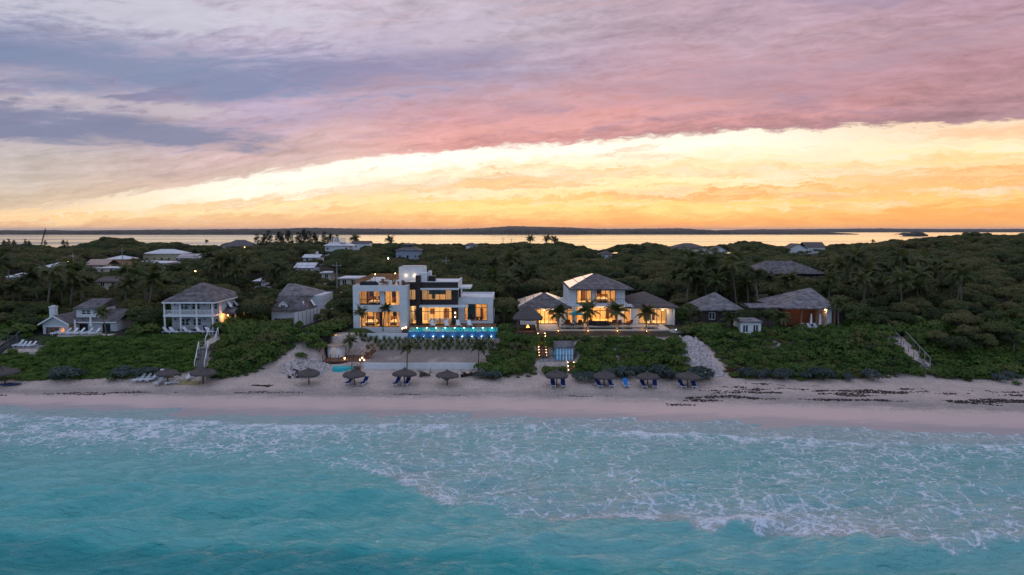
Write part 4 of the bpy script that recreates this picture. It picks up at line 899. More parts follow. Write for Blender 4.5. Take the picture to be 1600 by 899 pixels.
# ------------------------------------------------------------------ beach cottage
def cottage():
    Y0 = 108.6; X = lambda p: Xp(p, Y0); Z = lambda p: Zp(p, Y0); z0 = 6.25
    H = thing('beach_cottage', 'low white cottage with grey gabled roofs, a dormer and a chimney, one room lit orange', 'house', (X(125), Y0, z0))
    FOOT.append((X(60), X(200), Y0-1.9, 122)); VIS.append((62, 198, 519, Y0-1))
    gx0, gx1 = X(66.5), X(106.5); ze = Z(506.5)+.1; zg = Z(493.5)
    op = (X(71), X(100.5), z0, Z(511.5))
    W = MB().wall(gx0, gx1, z0-.4, ze, Y0, Y0+.2, [op]); W.add([(gx0, Y0, ze), (gx1, Y0, ze), ((gx0+gx1)/2, Y0, zg-.1), (gx0, Y0+.2, ze), (gx1, Y0+.2, ze), ((gx0+gx1)/2, Y0+.2, zg-.1)], [(0,1,2),(5,4,3),(0,3,4,1),(1,4,5,2),(2,5,3,0)])
    W.box(gx0, gx0+.2, Y0+.2, 119, z0-.4, ze)
    build(W, 'gable_wall', greywall, H)
    # main body, set back
    Yb = Y0+2.0; bx1 = Xp(182, Yb); zb = Zp(501.5, Yb)
    dh = [(Xp(123.5, Yb), Xp(137, Yb), z0, Zp(506, Yb)), (Xp(159.5, Yb), Xp(172, Yb), z0+.05, Zp(506, Yb)), (Xp(107.5, Yb), Xp(111, Yb), z0, Zp(508, Yb))]
    build(MB().wall(gx1-.2, bx1, z0-.4, zb, Yb, Yb+.2, dh).box(bx1-.2, bx1, Yb+.2, 119, z0-.4, zb).box(gx0+.21, bx1-.2, 118.8, 119, z0-.4, zb), 'wall', greywall, H)
    for h, n in zip(dh, (2, 2, 1)): window(H, *h, Yb+.05, n, (), dark_metal, darkpane, .07)
    w = window(H, op[0], op[1], op[2], op[3], Y0+.05, 4, (), wood_y, pane, .09, name='glass_door')
    room(H, gx0+.25, (op[0]+op[1])/2+.35, Y0+.25, Y0+4, z0, ze-.1, 3, mat('dim_wall', (.25, .18, .14), .8)); room(H, (op[0]+op[1])/2+.45, gx1-.05, Y0+.25, Y0+4, z0, ze-.1, 90, mat('orange_wall', (.7, .33, .1), .8))
    m = (gx0+gx1)/2; build(MB().gable(gx0-.45, gx1+.45, Y0-.5, 117, ze-.1, zg+.08, 'y'), 'roof', shingle, H)
    fm_ = MB(); fm_.beam((gx0-.46, Y0-.55, ze-.2), (m, Y0-.55, zg-.02), .06, .2); fm_.beam((m, Y0-.55, zg-.02), (gx1+.46, Y0-.55, ze-.2), .06, .2); build(fm_, 'barge_board', white_trim, H)
    r = build(MB().gable(gx1-2.5, bx1+.4, Yb-.6, 119.6, zb-.02, Zp(482, 115), 'x'), 'roof', shingle, H)
    build(MB().box(gx1+.46, bx1+.38, Yb-.66, Yb-.56, zb-.26, zb-.10), 'gutter', white_trim, r)
    # dormer
    yd = Yb+.9; X3 = lambda p: Xp(p, yd, 9); zd0, zd1 = Zp(494, yd), Zp(481.2, yd); hole = (X3(126.8), X3(142), Zp(492, yd), Zp(484, yd))
    build(MB().wall(X3(119.5), X3(153), zd0-.5, zd1, yd, yd+.15, [hole]).box(X3(119.5), X3(119.5)+.15, yd+.15, yd+5, zd0-.5, zd1).box(X3(153)-.15, X3(153), yd+.15, yd+5, zd0-.5, zd1), 'dormer', white, H)
    window(H, *hole, yd+.04, 2, ((hole[2]+hole[3])/2,), white_trim, darkpane, .09)
    build(MB().hip(X3(116.5), X3(155), yd-.5, yd+6, zd1-.02, Zp(467, yd+3), X3(128), X3(162), yd+2.6, yd+3.2), 'dormer_roof', shingle, H)
    c = Xp(84.8, 112, 9); build(MB().box(c-.42, c+.42, 111.4, 112.3, zg-1.2, Zp(480, 112)).box(c-.5, c+.5, 111.32, 112.38, Zp(480, 112)+.002, Zp(478.6, 112)).box(c-.2, c+.2, 111.6, 112.1, Zp(478.6, 112)+.002, Zp(477.2, 112)), 'chimney', white, H)
    return H
cottage()
tag(build(MB().box(Xp(90, 107, 6.2), Xp(172, 107, 6.2), 106.9, 110.5, 5.6, 6.27), 'cottage_terrace', stone), 'pale paved strip in front of the beach cottage', 'terrace')
cl = lounger('sun_lounger', '', white_plastic, white_plastic, 'white loungers before the beach cottage')
for i, px in enumerate((90, 103, 114, 124.5, 137, 149)):
    lab = 'white sun lounger on the cottage terrace, '+('leftmost of six', 'second from left', 'third from left', 'third from right', 'second from right', 'rightmost of six')[i]
    loc = (Xp(px, 107.7, 6.3), 107.7, 6.275)
    if i == 0: cl.location = loc; cl['label'] = lab; cl.rotation_euler.z = R(-35)
    else: dup(cl, loc, R(-35+rnd.uniform(-8, 8)), lab)
market_umbrella((Xp(142, 108.5, 6.3), 108.6, 6.275), 'closed white parasol taller than the loungers on the cottage terrace', white_plastic, 2.9, closed=True)
market_umbrella((Xp(116, 108.9, 6.3), 109.2, 6.275), 'closed white parasol by the cottage corner', white_plastic, 2.2, closed=True)
# ------------------------------------------------------------------ grey roofed house and its long white fence
def grey_house():
    Y0 = 122.0; X = lambda p: Xp(p, Y0); Z = lambda p: Zp(p, Y0); z0 = 6.5
    H = thing('garage_house', 'pale blue grey house with a steep dormer, behind the hedges beside the long white fence', 'house', (X(450), Y0, z0))
    FOOT.append((X(415), X(486), Y0-2, 140)); VIS.append((424, 478, 497, Y0-2))
    xl, xr = X(424), X(474); ze = Z(484.5)
    op = (X(428), X(458), z0-.3, Z(498))
    build(MB().wall(xl, xr, z0-.4, ze, Y0, Y0+.25, [op]).box(xl, xl+.25, Y0+.25, 127, z0-.4, ze).box(xr-.25, xr, Y0+.25, 127, z0-.4, ze), 'wall', white, H)
    build(MB().box(op[0], op[1], Y0+.1, Y0+.16, op[2], op[3]), 'garage_door', dark_metal, H)
    build(MB().hip(xl-.6, xr+.6, Y0-.6, 128.5, ze, Z(464), X(430), X(468), 124.6, 125.0), 'roof', shingle, H)
    yd = Y0+.1; dx0, dx1 = X(435), X(449.5); zd = Z(475.5); m = (dx0+dx1)/2; za = Z(469)
    D = MB().box(dx0, dx1, yd, yd+2.2, ze-.1, zd); D.add([(dx0, yd, zd), (dx1, yd, zd), (m, yd, za), (dx0, yd+2.4, zd), (dx1, yd+2.4, zd), (m, yd+2.4, za)], [(0,1,2),(5,4,3),(1,4,5,2),(2,5,3,0)]); build(D, 'dormer', white, H)
    build(MB().gable(dx0-.2, dx1+.2, yd-.2, yd+2.8, zd-.05, za+.12, 'y', .1), 'dormer_roof', shingle, H)
    window(H, m-.45, m+.45, ze+.1, ze+.9, yd-.06, 2, (), white_trim, darkpane, .06)
    x2, x3 = X(436), X(488); Yb = 130.0
    build(MB().box(X(440), X(484), Yb, 138, z0-.4, Zp(462, Yb)), 'rear_wall', greywall, H)
    build(MB().hip(Xp(436, Yb, 10), Xp(490, Yb, 10), Yb-.7, 139, Zp(462, Yb-.7), Zp(443.5, 134), Xp(450, 134, 12), Xp(462, 134, 12), 133.8, 134.2), 'rear_roof', cedar, H)
    for k in (0, 1):
        xx = X(471+5*k); s = MB(); s.add([(xx, Y0+.6+k*3, Z(472)), (xx+.1, Y0+1.4+k*3, Z(472)), (xx+.75, Y0+1.4+k*3, Z(481)), (xx+.65, Y0+.6+k*3, Z(481)), (xx, Y0+.6+k*3, Z(472)-.06), (xx+.1, Y0+1.4+k*3, Z(472)-.06), (xx+.75, Y0+1.4+k*3, Z(481)-.06), (xx+.65, Y0+.6+k*3, Z(481)-.06)], [(0,1,2,3),(7,6,5,4),(0,4,5,1),(1,5,6,2),(2,6,7,3),(3,7,4,0)]); build(s, 'shutter', white_trim, H)
grey_house()
def white_fence():
    a = Vector((Xp(459.5, 112.5, 8), 112.5, 0)); b = Vector((Xp(530, 134, 8), 134, 0))
    z0, z1 = 5.6, Zp(489.5, 112.5); z1b = Zp(473.5, 134)
    F_ = thing('white_fence', 'tall white boarded fence running back from the dune beside the grey roofed house', 'fence', a)
    VIS.append((458, 480, 512, 113)); VIS.append((480, 502, 501, 121)); VIS.append((502, 528, 486, 131))
    n = 13; d = (b-a)/n; nrm = Vector((d.y, -d.x, 0)).normalized()*.05
    for i in range(n):
        p, q = a+d*i, a+d*(i+1); zt0 = z1+(z1b-z1)*i/n; zt1 = z1+(z1b-z1)*(i+1)/n
        build(MB().add([(p.x-nrm.x, p.y-nrm.y, z0), (q.x-nrm.x, q.y-nrm.y, z0), (q.x-nrm.x, q.y-nrm.y, zt1), (p.x-nrm.x, p.y-nrm.y, zt0), (p.x+nrm.x, p.y+nrm.y, z0), (q.x+nrm.x, q.y+nrm.y, z0), (q.x+nrm.x, q.y+nrm.y, zt1), (p.x+nrm.x, p.y+nrm.y, zt0)], [(0,1,2,3),(7,6,5,4),(3,2,6,7),(0,4,5,1),(0,3,7,4),(1,5,6,2)]), 'panel', white, F_)
        pp = p+nrm*1.6; build(MB().box(pp.x-.06, pp.x+.06, pp.y-.06, pp.y+.06, z0, zt0+.08), 'post', mat('grey_post', (.33, .34, .36), .7), F_)
white_fence()
# ------------------------------------------------------------------ thatched estate on the right
def thatched_estate():
    Y0 = 112.5; X = lambda p: Xp(p, Y0); Z = lambda p: Zp(p, Y0); z0 = 6.6
    H = thing('shingled_pavilion', 'open pavilion with a tall pyramid roof and a lamp lit terracotta wall', 'house', (X(1265), Y0, z0))
    FOOT.append((X(1178), X(1318), Y0-2.5, 128)); VIS.append((1238, 1312, 508, Y0-3)); VIS.append((1180, 1240, 478, Y0-3))
    zE = Z(481)
    build(MB().hip(X(1222), X(1306), Y0-.6, 125, zE, Zp(450, 118.5), Xp(1266, 118.5, 14)-.1, Xp(1266, 118.5, 14)+.1, 118.2, 118.8), 'roof', cedar, H)
    build(MB().hip(X(1175), X(1240), Y0+1, 119, Zp(480.5, Y0+1), Zp(474, 116), X(1172), X(1236), 115.4, 116.2), 'side_roof', cedar, H)
    terra = mat('terracotta_wall', (.24, .12, .07), .85, .15, 1.5)
    build(MB().box(X(1226), X(1300), Y0+5, Y0+5.3, z0-.4, zE-.1).box(X(1226), X(1226)+.3, Y0+.4, Y0+5, z0-.4, zE-.1), 'wall', terra, H)
    build(MB().box(X(1293.5), X(1300.5), Y0+.3, Y0+4.9, z0-.4, zE-.3), 'white_wall', white, H)
    for p in (1228, 1252, 1276, 1304): build(MB().box(X(p)-.14, X(p)+.14, Y0+.0, Y0+.28, z0-.3, zE-.19), 'column', terra, H)
    build(MB().box(X(1180), X(1224), Y0+2, Y0+5.8, z0-.4, Zp(481, Y0+2)), 'side_wall', mat('dim_plaster', (.16, .12, .10), .9), H)
    build(MB().box(X(1305), X(1330), Y0+2, Y0+2.3, z0-.3, Z(486)), 'screen_wall', lined('dark_boards', (.05, .045, .045), 0, .3, .6), H)
    for p, zz in ((1291.5, 484.5), (1299.5, 488)):
        build(MB().lathe([(0, -.12), (.12, 0), (0, .12)], (X(p), Y0+.6, Z(zz)), 10), 'lamp', bulb, H); point_lamp('lamp_glow', (X(p)-.1, Y0+.9, Z(zz)-.1), 22, (1, .5, .2), .1, H)
    point_lamp('room_glow', (X(1262), Y0+3, zE-.5), 24, (1, .42, .14), .3, H)
    return H
thatched_estate()
for px, tx in ((1267, 'closed white parasol on the left of the pavilion terrace'), (1281, 'closed white parasol on the right of the pavilion terrace')):
    market_umbrella((Xp(px, 111.5, 7), 111.5, 6.62), tx, white_plastic, 2.5, closed=True)
tag(build(MB().box(Xp(1240, 110, 6.5), Xp(1305, 110, 6.5), 109.3, 113.5, 5.6, 6.62), 'pavilion_terrace', stone), 'pale terrace in front of the shingled pavilion', 'terrace')
o = thing('plunge_pool', 'small blue plunge pool at the front of the pavilion terrace', 'pool', (Xp(1275, 108.6, 6.3), 108.6, 5.9))
pm = mat('faded_blue_tile', (.10, .2, .34), .5, .15, 2); build(MB().box(Xp(1243, 108, 6), Xp(1300, 108, 6), 108.0, 109.28, 5.2, 6.35), 'basin', pm, o)
build(MB().add([(Xp(1245, 108, 6), 108.15, 6.356), (Xp(1298, 108, 6), 108.15, 6.356), (Xp(1298, 108, 6), 109.2, 6.356), (Xp(1245, 108, 6), 109.2, 6.356)], [(0, 1, 2, 3)]), 'water', wmat, o)
pl = lounger('sun_lounger', '', mat('pale_fabric', (.4, .4, .42), .9), white_plastic, 'pale loungers before the pavilion')
for i, (px, nm) in enumerate(((1259, 'leftmost'), (1267, 'second from left'), (1277, 'second from right'), (1286, 'rightmost'))):
    loc = (Xp(px, 110.6, 6.6), 110.6, 6.625); lab = f'pale lounger on the pavilion terrace, {nm} of four'
    if i == 0: pl.location = loc; pl['label'] = lab; pl.rotation_euler.z = R(20)
    else: dup(pl, loc, R(20), lab)
def simple_house(name, label, px0, px1, py_e, py_a, Y, wall_m, roof_m, kind='hip', depth=9, wh=3, nwin=3, ridge=.4, ov=.5, lit=False, base=None, chimney=False, pad=1.5):
    """a house far back among the trees: walls, roof, windows with panes, a door"""
    X = lambda p: Xp(p, Y, 9); ze = Zp(py_e, Y); za = Zp(py_a, Y+depth/2); x0, x1 = X(px0)+ov, X(px1)-ov; z0 = ze-wh
    zg = min(z0, th((x0+x1)/2, Y)) if base is None else base
    H = thing(name, label, 'house', ((x0+x1)/2, Y, zg)); FOOT.append((x0-pad, x1+pad, Y-pad*1.6, Y+depth+pad)); VIS.append((px0-1, px1+1, py_e+(Y-90)*.0+wh*F/Y*.28, Y))
    hs = []; w = (x1-x0)
    for i in range(nwin):
        c = x0+w*(i+.5)/nwin; hw = min(.55, w/nwin*.28); hs.append((c-hw, c+hw, z0+(.05 if i == nwin//2 and nwin > 2 else .9), z0+2.15))
    build(MB().wall(x0, x1, min(zg-.5, z0-.2), ze-.05, Y, Y+.25, hs).box(x0, x0+.25, Y+.25, Y+depth, zg-.5, ze-.05).box(x1-.25, x1, Y+.25, Y+depth, zg-.5, ze-.05).box(x0+.25, x1-.25, Y+depth-.25, Y+depth, zg-.5, ze-.05), 'wall', wall_m, H)
    for i, h in enumerate(hs):
        window(H, *h, Y+.06, 1 if h[2] < z0+.5 else 2, (), white_trim, lit if (lit and i == 0) else darkpane, .08, name='door' if h[2] < z0+.5 else 'window')
    m = (x0+x1)/2; rl = w*ridge/2; y0, y1 = Y-ov, Y+depth+ov
    if kind == 'hip': b = MB().hip(x0-ov, x1+ov, y0, y1, ze, za, m-rl-.05, m+rl+.05, (y0+y1)/2-.1, (y0+y1)/2+.1)
    elif kind == 'gable': b = MB().gable(x0-ov, x1+ov, y0, y1, ze, za, 'x')
    elif kind == 'gabley': b = MB().gable(x0-ov, x1+ov, y0, y1, ze, za, 'y')
    else: b = MB().box(x0-ov, x1+ov, y0, y1, ze-.04, ze+.25)
    r = build(b, 'roof', roof_m, H)
    if kind == 'gabley': build(MB().add([(x0, Y+.01, ze-.05), (x1, Y+.01, ze-.05), (m, Y+.01, za-.3), (x0, Y+.2, ze-.05), (x1, Y+.2, ze-.05), (m, Y+.2, za-.3)], [(0,1,2),(5,4,3),(0,3,4,1),(1,4,5,2),(2,5,3,0)]), 'gable_end', wall_m, H)
    if chimney: build(MB().box(m+w*.25-.5, m+w*.25+.5, Y+depth*.4, Y+depth*.4+1, ze, za+1.2), 'chimney', white, r)
    return H
lit_pane = lamp_mat('lit_window', (1, .62, .3), 3)
# the pavilion's neighbours
simple_house('shingled_cabin', 'dark walled cabin with a steep grey pyramid roof left of the small white hut', 1093, 1163, 484, 457.5, 115, mat('dark_wall', (.04, .035, .032), .9), cedar, 'hip', 9, 2.6, 2, .05)
simple_house('long_roof_house', 'wide low house with a big dark shingled hip roof among the trees on the right', 1174, 1290, 427.5, 408, 190, mat('dark_wall', (.04, .035, .032), .9), shingle, 'hip', 14, 3, 4, .38, .8)
o = simple_house('white_hut', 'tiny white hut with a flat grey shingled roof and dark doorway in the hedge', 1155, 1192, 502.5, 496, 107.5, white, cedar, 'hip', 3.6, 2.7, 2, .6, .25, base=5.2, pad=.1)
# far houses
far = [
 ('bungalow', 'small bungalow with a pale metal hip roof behind palms at the far left', 7, 40, 433, 426.5, 205, white, metalroof, 'hip', 8, 2.6, 2, .3, False),
 ('bungalow', 'white bungalow with a low metal roof and a bright porch lamp', 61, 108, 418, 409.5, 240, white, metalroof, 'hip', 9, 2.6, 3, .1, lit_pane),
 ('bungalow', 'two storey orange brown house with a pale hipped roof', 165, 199, 405, 399.5, 290, mat('orange_plaster', (.42, .22, .12), .8), metalroof, 'hip', 9, 5, 3, .15, lit_pane),
 ('bungalow', 'low house with a sand coloured gabled roof left of the orange brown house', 132, 168, 414, 405, 280, cream, mat('tan_roof', (.40, .29, .23), .9, .15, 1), 'gable', 9, 2.4, 2, .3, False),
 ('bungalow', 'long flat roofed white building in front of the orange brown house', 150, 196, 419.5, 417, 262, cream, metalroof, 'flat', 9, 2.5, 3, .3, False),
 ('bungalow', 'cream house with a wide pale hipped roof and a verandah', 222, 283, 396.5, 389.5, 340, mat('cream_wall', (.50, .44, .27), .8), metalroof, 'hip', 12, 4.2, 5, .35, False),
 ('bungalow', 'low building with a wide flat white roof below the cream house', 204, 262, 411, 407.5, 285, cream, metalroof, 'hip', 10, 2.4, 3, .6, False),
 ('bungalow', 'long pinkish roofed bungalow right of the cream house', 276, 327, 403, 396.5, 330, white, mat('pink_roof', (.42, .36, .36), .8, .1, 1), 'gable', 10, 2.5, 4, .3, False),
 ('bungalow', 'low dark roofed bungalow between palms in front of the far left houses', 148, 188, 440, 432, 185, cream, shingle_b, 'gable', 8, 2.4, 2, .3, False),
 ('bungalow', 'dark roofed bungalow at the water edge with a lit lamp', 346, 396, 384.5, 375, 455, cream, shingle, 'hip', 12, 2.6, 3, .3, False),
 ('bungalow', 'white gabled cottage roof among trees right of the utility pole', 459, 492, 418.5, 410.5, 235, white, metalroof, 'gable', 8, 2.6, 2, .3, False),
 ('bungalow', 'little white house with a square chimney on its pale roof', 472, 500, 402.5, 397.5, 300, white, metalroof, 'gable', 8, 2.5, 2, .3, False),
 ('bungalow', 'pale house with a low roof right of the scaffolded white house', 548, 578, 380, 376.5, 400, white, shingle_b, 'gable', 9, 3.5, 2, .3, False),
 ('bungalow', 'blue grey house with a tiered hipped roof above the white stair tower', 617, 657, 391.5, 383.5, 300, mat('blue_wall', (.30, .34, .42), .8), shingle, 'hip', 11, 4.2, 3, .2, False),
 ('bungalow', 'flat roofed shed beneath the trees left of the modern house', 500, 520, 427, 425, 205, cream, metalroof, 'flat', 6, 2.4, 1, .3, False),
 ('bungalow', 'long flat grey roof half hidden by trees just left of the modern house', 528, 562, 436, 433.5, 175, cream, metalroof, 'flat', 8, 2.4, 2, .3, False),
 ('bungalow', 'small roof with a white front by the bay right of the palms', 938, 958, 397, 392, 380, white, shingle_b, 'hip', 9, 3, 2, .2, False),
 ('bungalow', 'broad brown hip roofed house on the skyline above the right wing', 1050, 1106, 387, 380, 420, cream, shingle_b, 'hip', 14, 3, 3, .2, False),
 ('bungalow', 'white gabled house in the trees right of the broad brown roof', 1112, 1138, 392, 385, 360, white, shingle, 'gabley', 10, 4, 2, .2, False),
 ('bungalow', 'white house with a steep gable on the skyline above the big dark roof', 1232, 1262, 389, 380.5, 370, white, shingle_b, 'gabley', 10, 4, 2, .2, False),
 ('bungalow', 'second skyline house with a dark roof and white gable at its right', 1258, 1290, 386, 378.5, 385, white, shingle_b, 'gable', 10, 4, 2, .2, False),
 ('bungalow', 'small grey roof peeping from the trees on the skyline behind the villa', 727, 746, 383.5, 379.5, 430, white, shingle, 'hip', 9, 3, 1, .2, False),
 ('bungalow', 'white walled house low among the palms behind the balcony house', 395, 414, 439, 434, 190, white, metalroof, 'hip', 7, 2.5, 1, .3, False),
]
for f in far:
    h_ = simple_house(f[0], f[1], f[2], f[3], f[4], f[5], f[6], f[7], f[8], f[9], f[10], f[11], f[12], f[13], lit=f[14], chimney='square chimney' in f[1]); h_['group'] = 'houses among the trees'
    if 'tiered' in f[1] or 'cream house with' in f[1]: VIS.append((f[2], f[3], f[4]+7.5, f[6]))
    if 'tiered' in f[1]:
        X = lambda p: Xp(p, 305, 14); build(MB().box(X(632), X(645), 303.5, 307.5, Zp(387, 305), Zp(382.5, 305)).hip(X(630), X(647), 303, 308, Zp(382.5, 305), Zp(379.5, 305)), 'cupola', shingle, h_)
# white house under scaffolding
def scaffold_house():
    Y = 380; X = lambda p: Xp(p, Y, 10); H = thing('scaffolded_house', 'white roofed house with a frame of scaffolding standing on it by the bay', 'house', (X(525), Y, 5)); FOOT.append((X(505), X(552), Y-3, Y+14)); VIS.append((506, 552, 387, Y))
    ze = Zp(384, Y); build(MB().box(X(508), X(546), Y, Y+9, 4, ze-.02), 'wall', white, H)
    build(MB().hip(X(506), X(531), Y-.6, Y+10, ze, Zp(378.5, Y+5), X(515), X(522), Y+4.5, Y+5), 'roof', metalroof, H); build(MB().hip(X(533), X(551), Y-.6, Y+9, ze, Zp(380, Y+5), X(540), X(543), Y+4, Y+4.5), 'roof', metalroof, H)
    s = MB(); zz = (Zp(379, Y), Zp(375.5, Y), Zp(372.5, Y))
    for p in (517, 522, 527, 532, 536):
        for dy in (2.5, 6): s.box(X(p)-.14, X(p)+.14, Y+dy-.14, Y+dy+.14, ze, zz[2])
    for z in zz:
        for dy in (2.5, 6): s.box(X(516.5), X(536.5), Y+dy-.12, Y+dy+.12, z-.1, z+.1)
    build(s, 'scaffolding', white_trim, H)
    for p in (512, 541): window(H, X(p)-.7, X(p)+.7, ze-2.4, ze-1, Y-.1, 2, (), white_trim, darkpane, .1)
scaffold_house()
# ================================================================== plants
leafA = leaf_mat('broad_leaves', [(.014, .022, .009), (.040, .060, .016), (.085, .105, .028), (.135, .110, .045), (.10, .13, .03)])
leafS = leaf_mat('sea_grape_leaves', [(.024, .050, .010), (.050, .100, .016), (.085, .150, .024), (.12, .15, .032), (.11, .09, .04)])
leafB = leaf_mat('grey_green_leaves', [(.045, .070, .068), (.070, .100, .095), (.095, .125, .118)])
leafP = leaf_mat('palm_leaves', [(.030, .044, .015), (.058, .078, .024), (.095, .108, .036), (.135, .12, .05)], .35)
leafC = leaf_mat('needle_sprays', [(.030, .034, .020), (.050, .052, .030)], .3)
def quads(C, N, size, asp=1.5):
    """leaf quads: centres, normals, lengths"""
    n = len(C); N = N/np.linalg.norm(N, axis=1, keepdims=True)
    r = NR.normal(size=(n, 3)); U = np.cross(N, r); U /= np.linalg.norm(U, axis=1, keepdims=True)+1e-9; W_ = np.cross(N, U)
    a = (size*.5)[:, None]; b = a/asp
    V = np.stack([C-U*a, C-W_*b+N*b*.25, C+U*a, C+W_*b+N*b*.25], 1).reshape(-1, 3); return V, np.arange(4*n).reshape(n, 4)
def lobes_crown(Rr, z0, z1, nl, nleaf, leaf, flat=.62, up=.25):
    a = NR.uniform(0, 6.283, nl); q = np.sqrt(NR.uniform(0.02, 1, nl))*Rr*.68; h = z1-z0
    lr = NR.uniform(.30, .48, nl)*Rr; cz = z0+h*(.30+.42*(1-(q/Rr)**2)*NR.uniform(.7, 1.1, nl)); L = np.stack([q*np.cos(a), q*np.sin(a), cz], 1)
    k = NR.choice(nl, nleaf*2, p=lr**2/np.sum(lr**2)); d = NR.normal(size=(nleaf*2, 3)); d /= np.linalg.norm(d, axis=1, keepdims=True)
    d[:, 2] = np.where(d[:, 2] < -.25, -d[:, 2], d[:, 2]); rad = lr[k]*NR.uniform(.74, 1.06, len(k))
    C = L[k]+d*rad[:, None]*np.array([1, 1, flat])
    keep = np.ones(len(C), bool)
    for j in range(nl):
        e = (C-L[j])/np.array([1, 1, flat]); keep &= ~((np.linalg.norm(e, axis=1) < lr[j]*.70) & (k != j))
    C, d = C[keep][:nleaf], d[keep][:nleaf]
    return quads(C, d+NR.normal(size=d.shape)*.45+np.array([0, 0, up]), leaf*NR.uniform(.6, 1.3, len(C)))
def tree_trunk(h, Rr, z0):
    b = MB(); b.tube([(0, 0, -.6), (.08, .03, h*.2), (-.05, .05, h*.42)], [.24, .19, .15], 8)
    for k in range(5):
        a = k*1.257+rnd.uniform(-.4, .4); q = Rr*rnd.uniform(.35, .6)
        b.tube([(-.05, .05, h*.40), (q*.4*math.cos(a), q*.4*math.sin(a), h*.56), (q*math.cos(a), q*math.sin(a), h*rnd.uniform(.68, .8))], [.10, .07, .03], 6)
    return b
TREES = []
def make_tree(Rr, h, nl, nleaf, leaf):
    o = thing('broadleaf_tree', '', 'tree'); q = Vector()
    build(tree_trunk(h, Rr, 0), 'trunk', bark, o, smooth=True, off=q)
    V, Q = lobes_crown(Rr, h*.22, h, nl, nleaf, leaf); mesh_obj('crown', npmesh('crown', V, Q), leafA, o); TREES.append((o, Rr, h)); return o
for p in ((3.2, 5.6, 12, 2600, .44), (3.8, 6.2, 16, 3200, .46), (2.6, 5.0, 9, 1900, .42), (4.4, 6.4, 20, 3800, .48), (3.0, 6.8, 11, 2600, .44)): make_tree(*p)
def frond(L, az, el0, droop, w=.07, n=22):
    """one palm frond as quads: a drooping rib with two rows of leaflets"""
    V, Q = [], []; p = np.array([0, 0, 0.]); ca, sa = math.cos(az), math.sin(az); ang = el0; ds = L/n; side = np.array([-sa, ca, 0])
    for i in range(n):
        d = np.array([ca*math.cos(ang), sa*math.cos(ang), math.sin(ang)]); q = p+d*ds; up = np.cross(side, d)*-1
        rw = .035*(1-i/n)+.008; b = len(V); V += [p-side*rw, p+side*rw, q+side*rw, q-side*rw]; Q.append((b, b+1, b+2, b+3))
        if i > 1:
            u = i/(n-1); ll = L*.30*math.sin(min(1, .25+u*.95)*math.pi*.93)+.1
            for s in (-1, 1):
                for f in (0, .5):
                    c = p+d*ds*f; tip = c+side*s*ll*.80+d*ll*.45-np.array([0, 0, 1])*ll*(.34+.25*rnd.random()); b = len(V)
                    V += [c-d*w*.5, c+d*w*.6, tip+d*.02, tip-d*.02]; Q.append((b, b+1, b+2, b+3))
        p = q; ang -= droop/n*(.5+1.2*i/n)
    return V, Q
PALMS = []
def make_palm(h, lean, nf, L, seed):
    rnd.seed(seed); o = thing('coconut_palm', '', 'palm tree'); q = Vector()
    pts = [(lean*(k/6)**1.6, lean*.3*(k/6)**2, -.4+(h+.4)*k/6) for k in range(7)]
    build(MB().tube(pts, [.20, .155, .14, .13, .12, .115, .12], 8), 'trunk', palmbark, o, smooth=True, off=q)
    V, Q = [], []
    for k in range(nf):
        az_ = k*2.4+rnd.uniform(-.3, .3); el0 = math.radians(rnd.choice([75, 60, 45, 32, 18, 2, -12])+rnd.uniform(-8, 8)); v, f = frond(L*rnd.uniform(.82, 1.1), az_, el0, rnd.uniform(1.1, 1.9)); b = len(V)
        V += v; Q += [tuple(i+b for i in g) for g in f]
    V = np.array(V)+np.array(pts[-1]); mesh_obj('crown', npmesh('crown', V, np.array(Q)), leafP, o)
    nuts = MB()
    for k in range(6): a = k*1.05; nuts.lathe([(0, -.13), (.11, -.04), (.11, .05), (0, .13)], (pts[-1][0]+.22*math.cos(a), pts[-1][1]+.22*math.sin(a), pts[-1][2]-.22), 6)
    build(nuts, 'coconuts', mat('husk', (.10, .09, .03), .7, .3, 5), o, off=q)
    PALMS.append((o, h)); return o
for p in ((6.4, .9, 20, 2.7, 1), (7.4, -.8, 22, 2.9, 2), (5.2, .4, 19, 2.6, 3), (3.3, .15, 20, 2.5, 4), (8.4, 1.2, 22, 3.0, 5)): make_palm(*p)
rnd.seed(99)
def make_casuarina(h):
    o = thing('casuarina_tree', '', 'tree'); q = Vector(); b = MB().tube([(0, 0, -.5), (.1, 0, h*.5), (.15, .05, h*.97)], [.18, .11, .03], 7); C, N = [], []
    for k in range(46):
        z = h*rnd.uniform(.18, .97); a = rnd.uniform(0, 6.28); L = (1.05-z/h)*h*.26+.35; b.tube([(.1, 0, z), (.1+L*math.cos(a), L*math.sin(a), z+L*.45)], [.035, .012], 4, False)
        for j in range(22):
            f = rnd.uniform(.2, 1.12); C.append((.1+L*f*math.cos(a)+rnd.gauss(0, .16), L*f*math.sin(a)+rnd.gauss(0, .16), z+L*.45*f+rnd.gauss(0, .2))); N.append((rnd.gauss(0, 1), rnd.gauss(0, 1), rnd.gauss(0, .3)))
    build(b, 'trunk', bark, o, off=q); V, Q = quads(np.array(C), np.array(N), NR.uniform(.35, .75, len(C)), 4); mesh_obj('crown', npmesh('crown', V, Q), leafC, o); return o
CAS = [make_casuarina(9), make_casuarina(7)]
def make_shrub(name, cat, Rr, h, nl, nleaf, leaf, m):
    o = thing(name, '', cat); V, Q = lobes_crown(Rr, -.1*h, h, nl, nleaf, leaf, .75, .5); mesh_obj('foliage', npmesh('foliage', V, Q), m, o)
    b = MB()
    for k in range(6): a = k*1.05; b.tube([(0, 0, -.2), (Rr*.4*math.cos(a), Rr*.4*math.sin(a), h*.6)], [.03, .015], 4)
    build(b, 'stem', bark, o, off=Vector()); return o
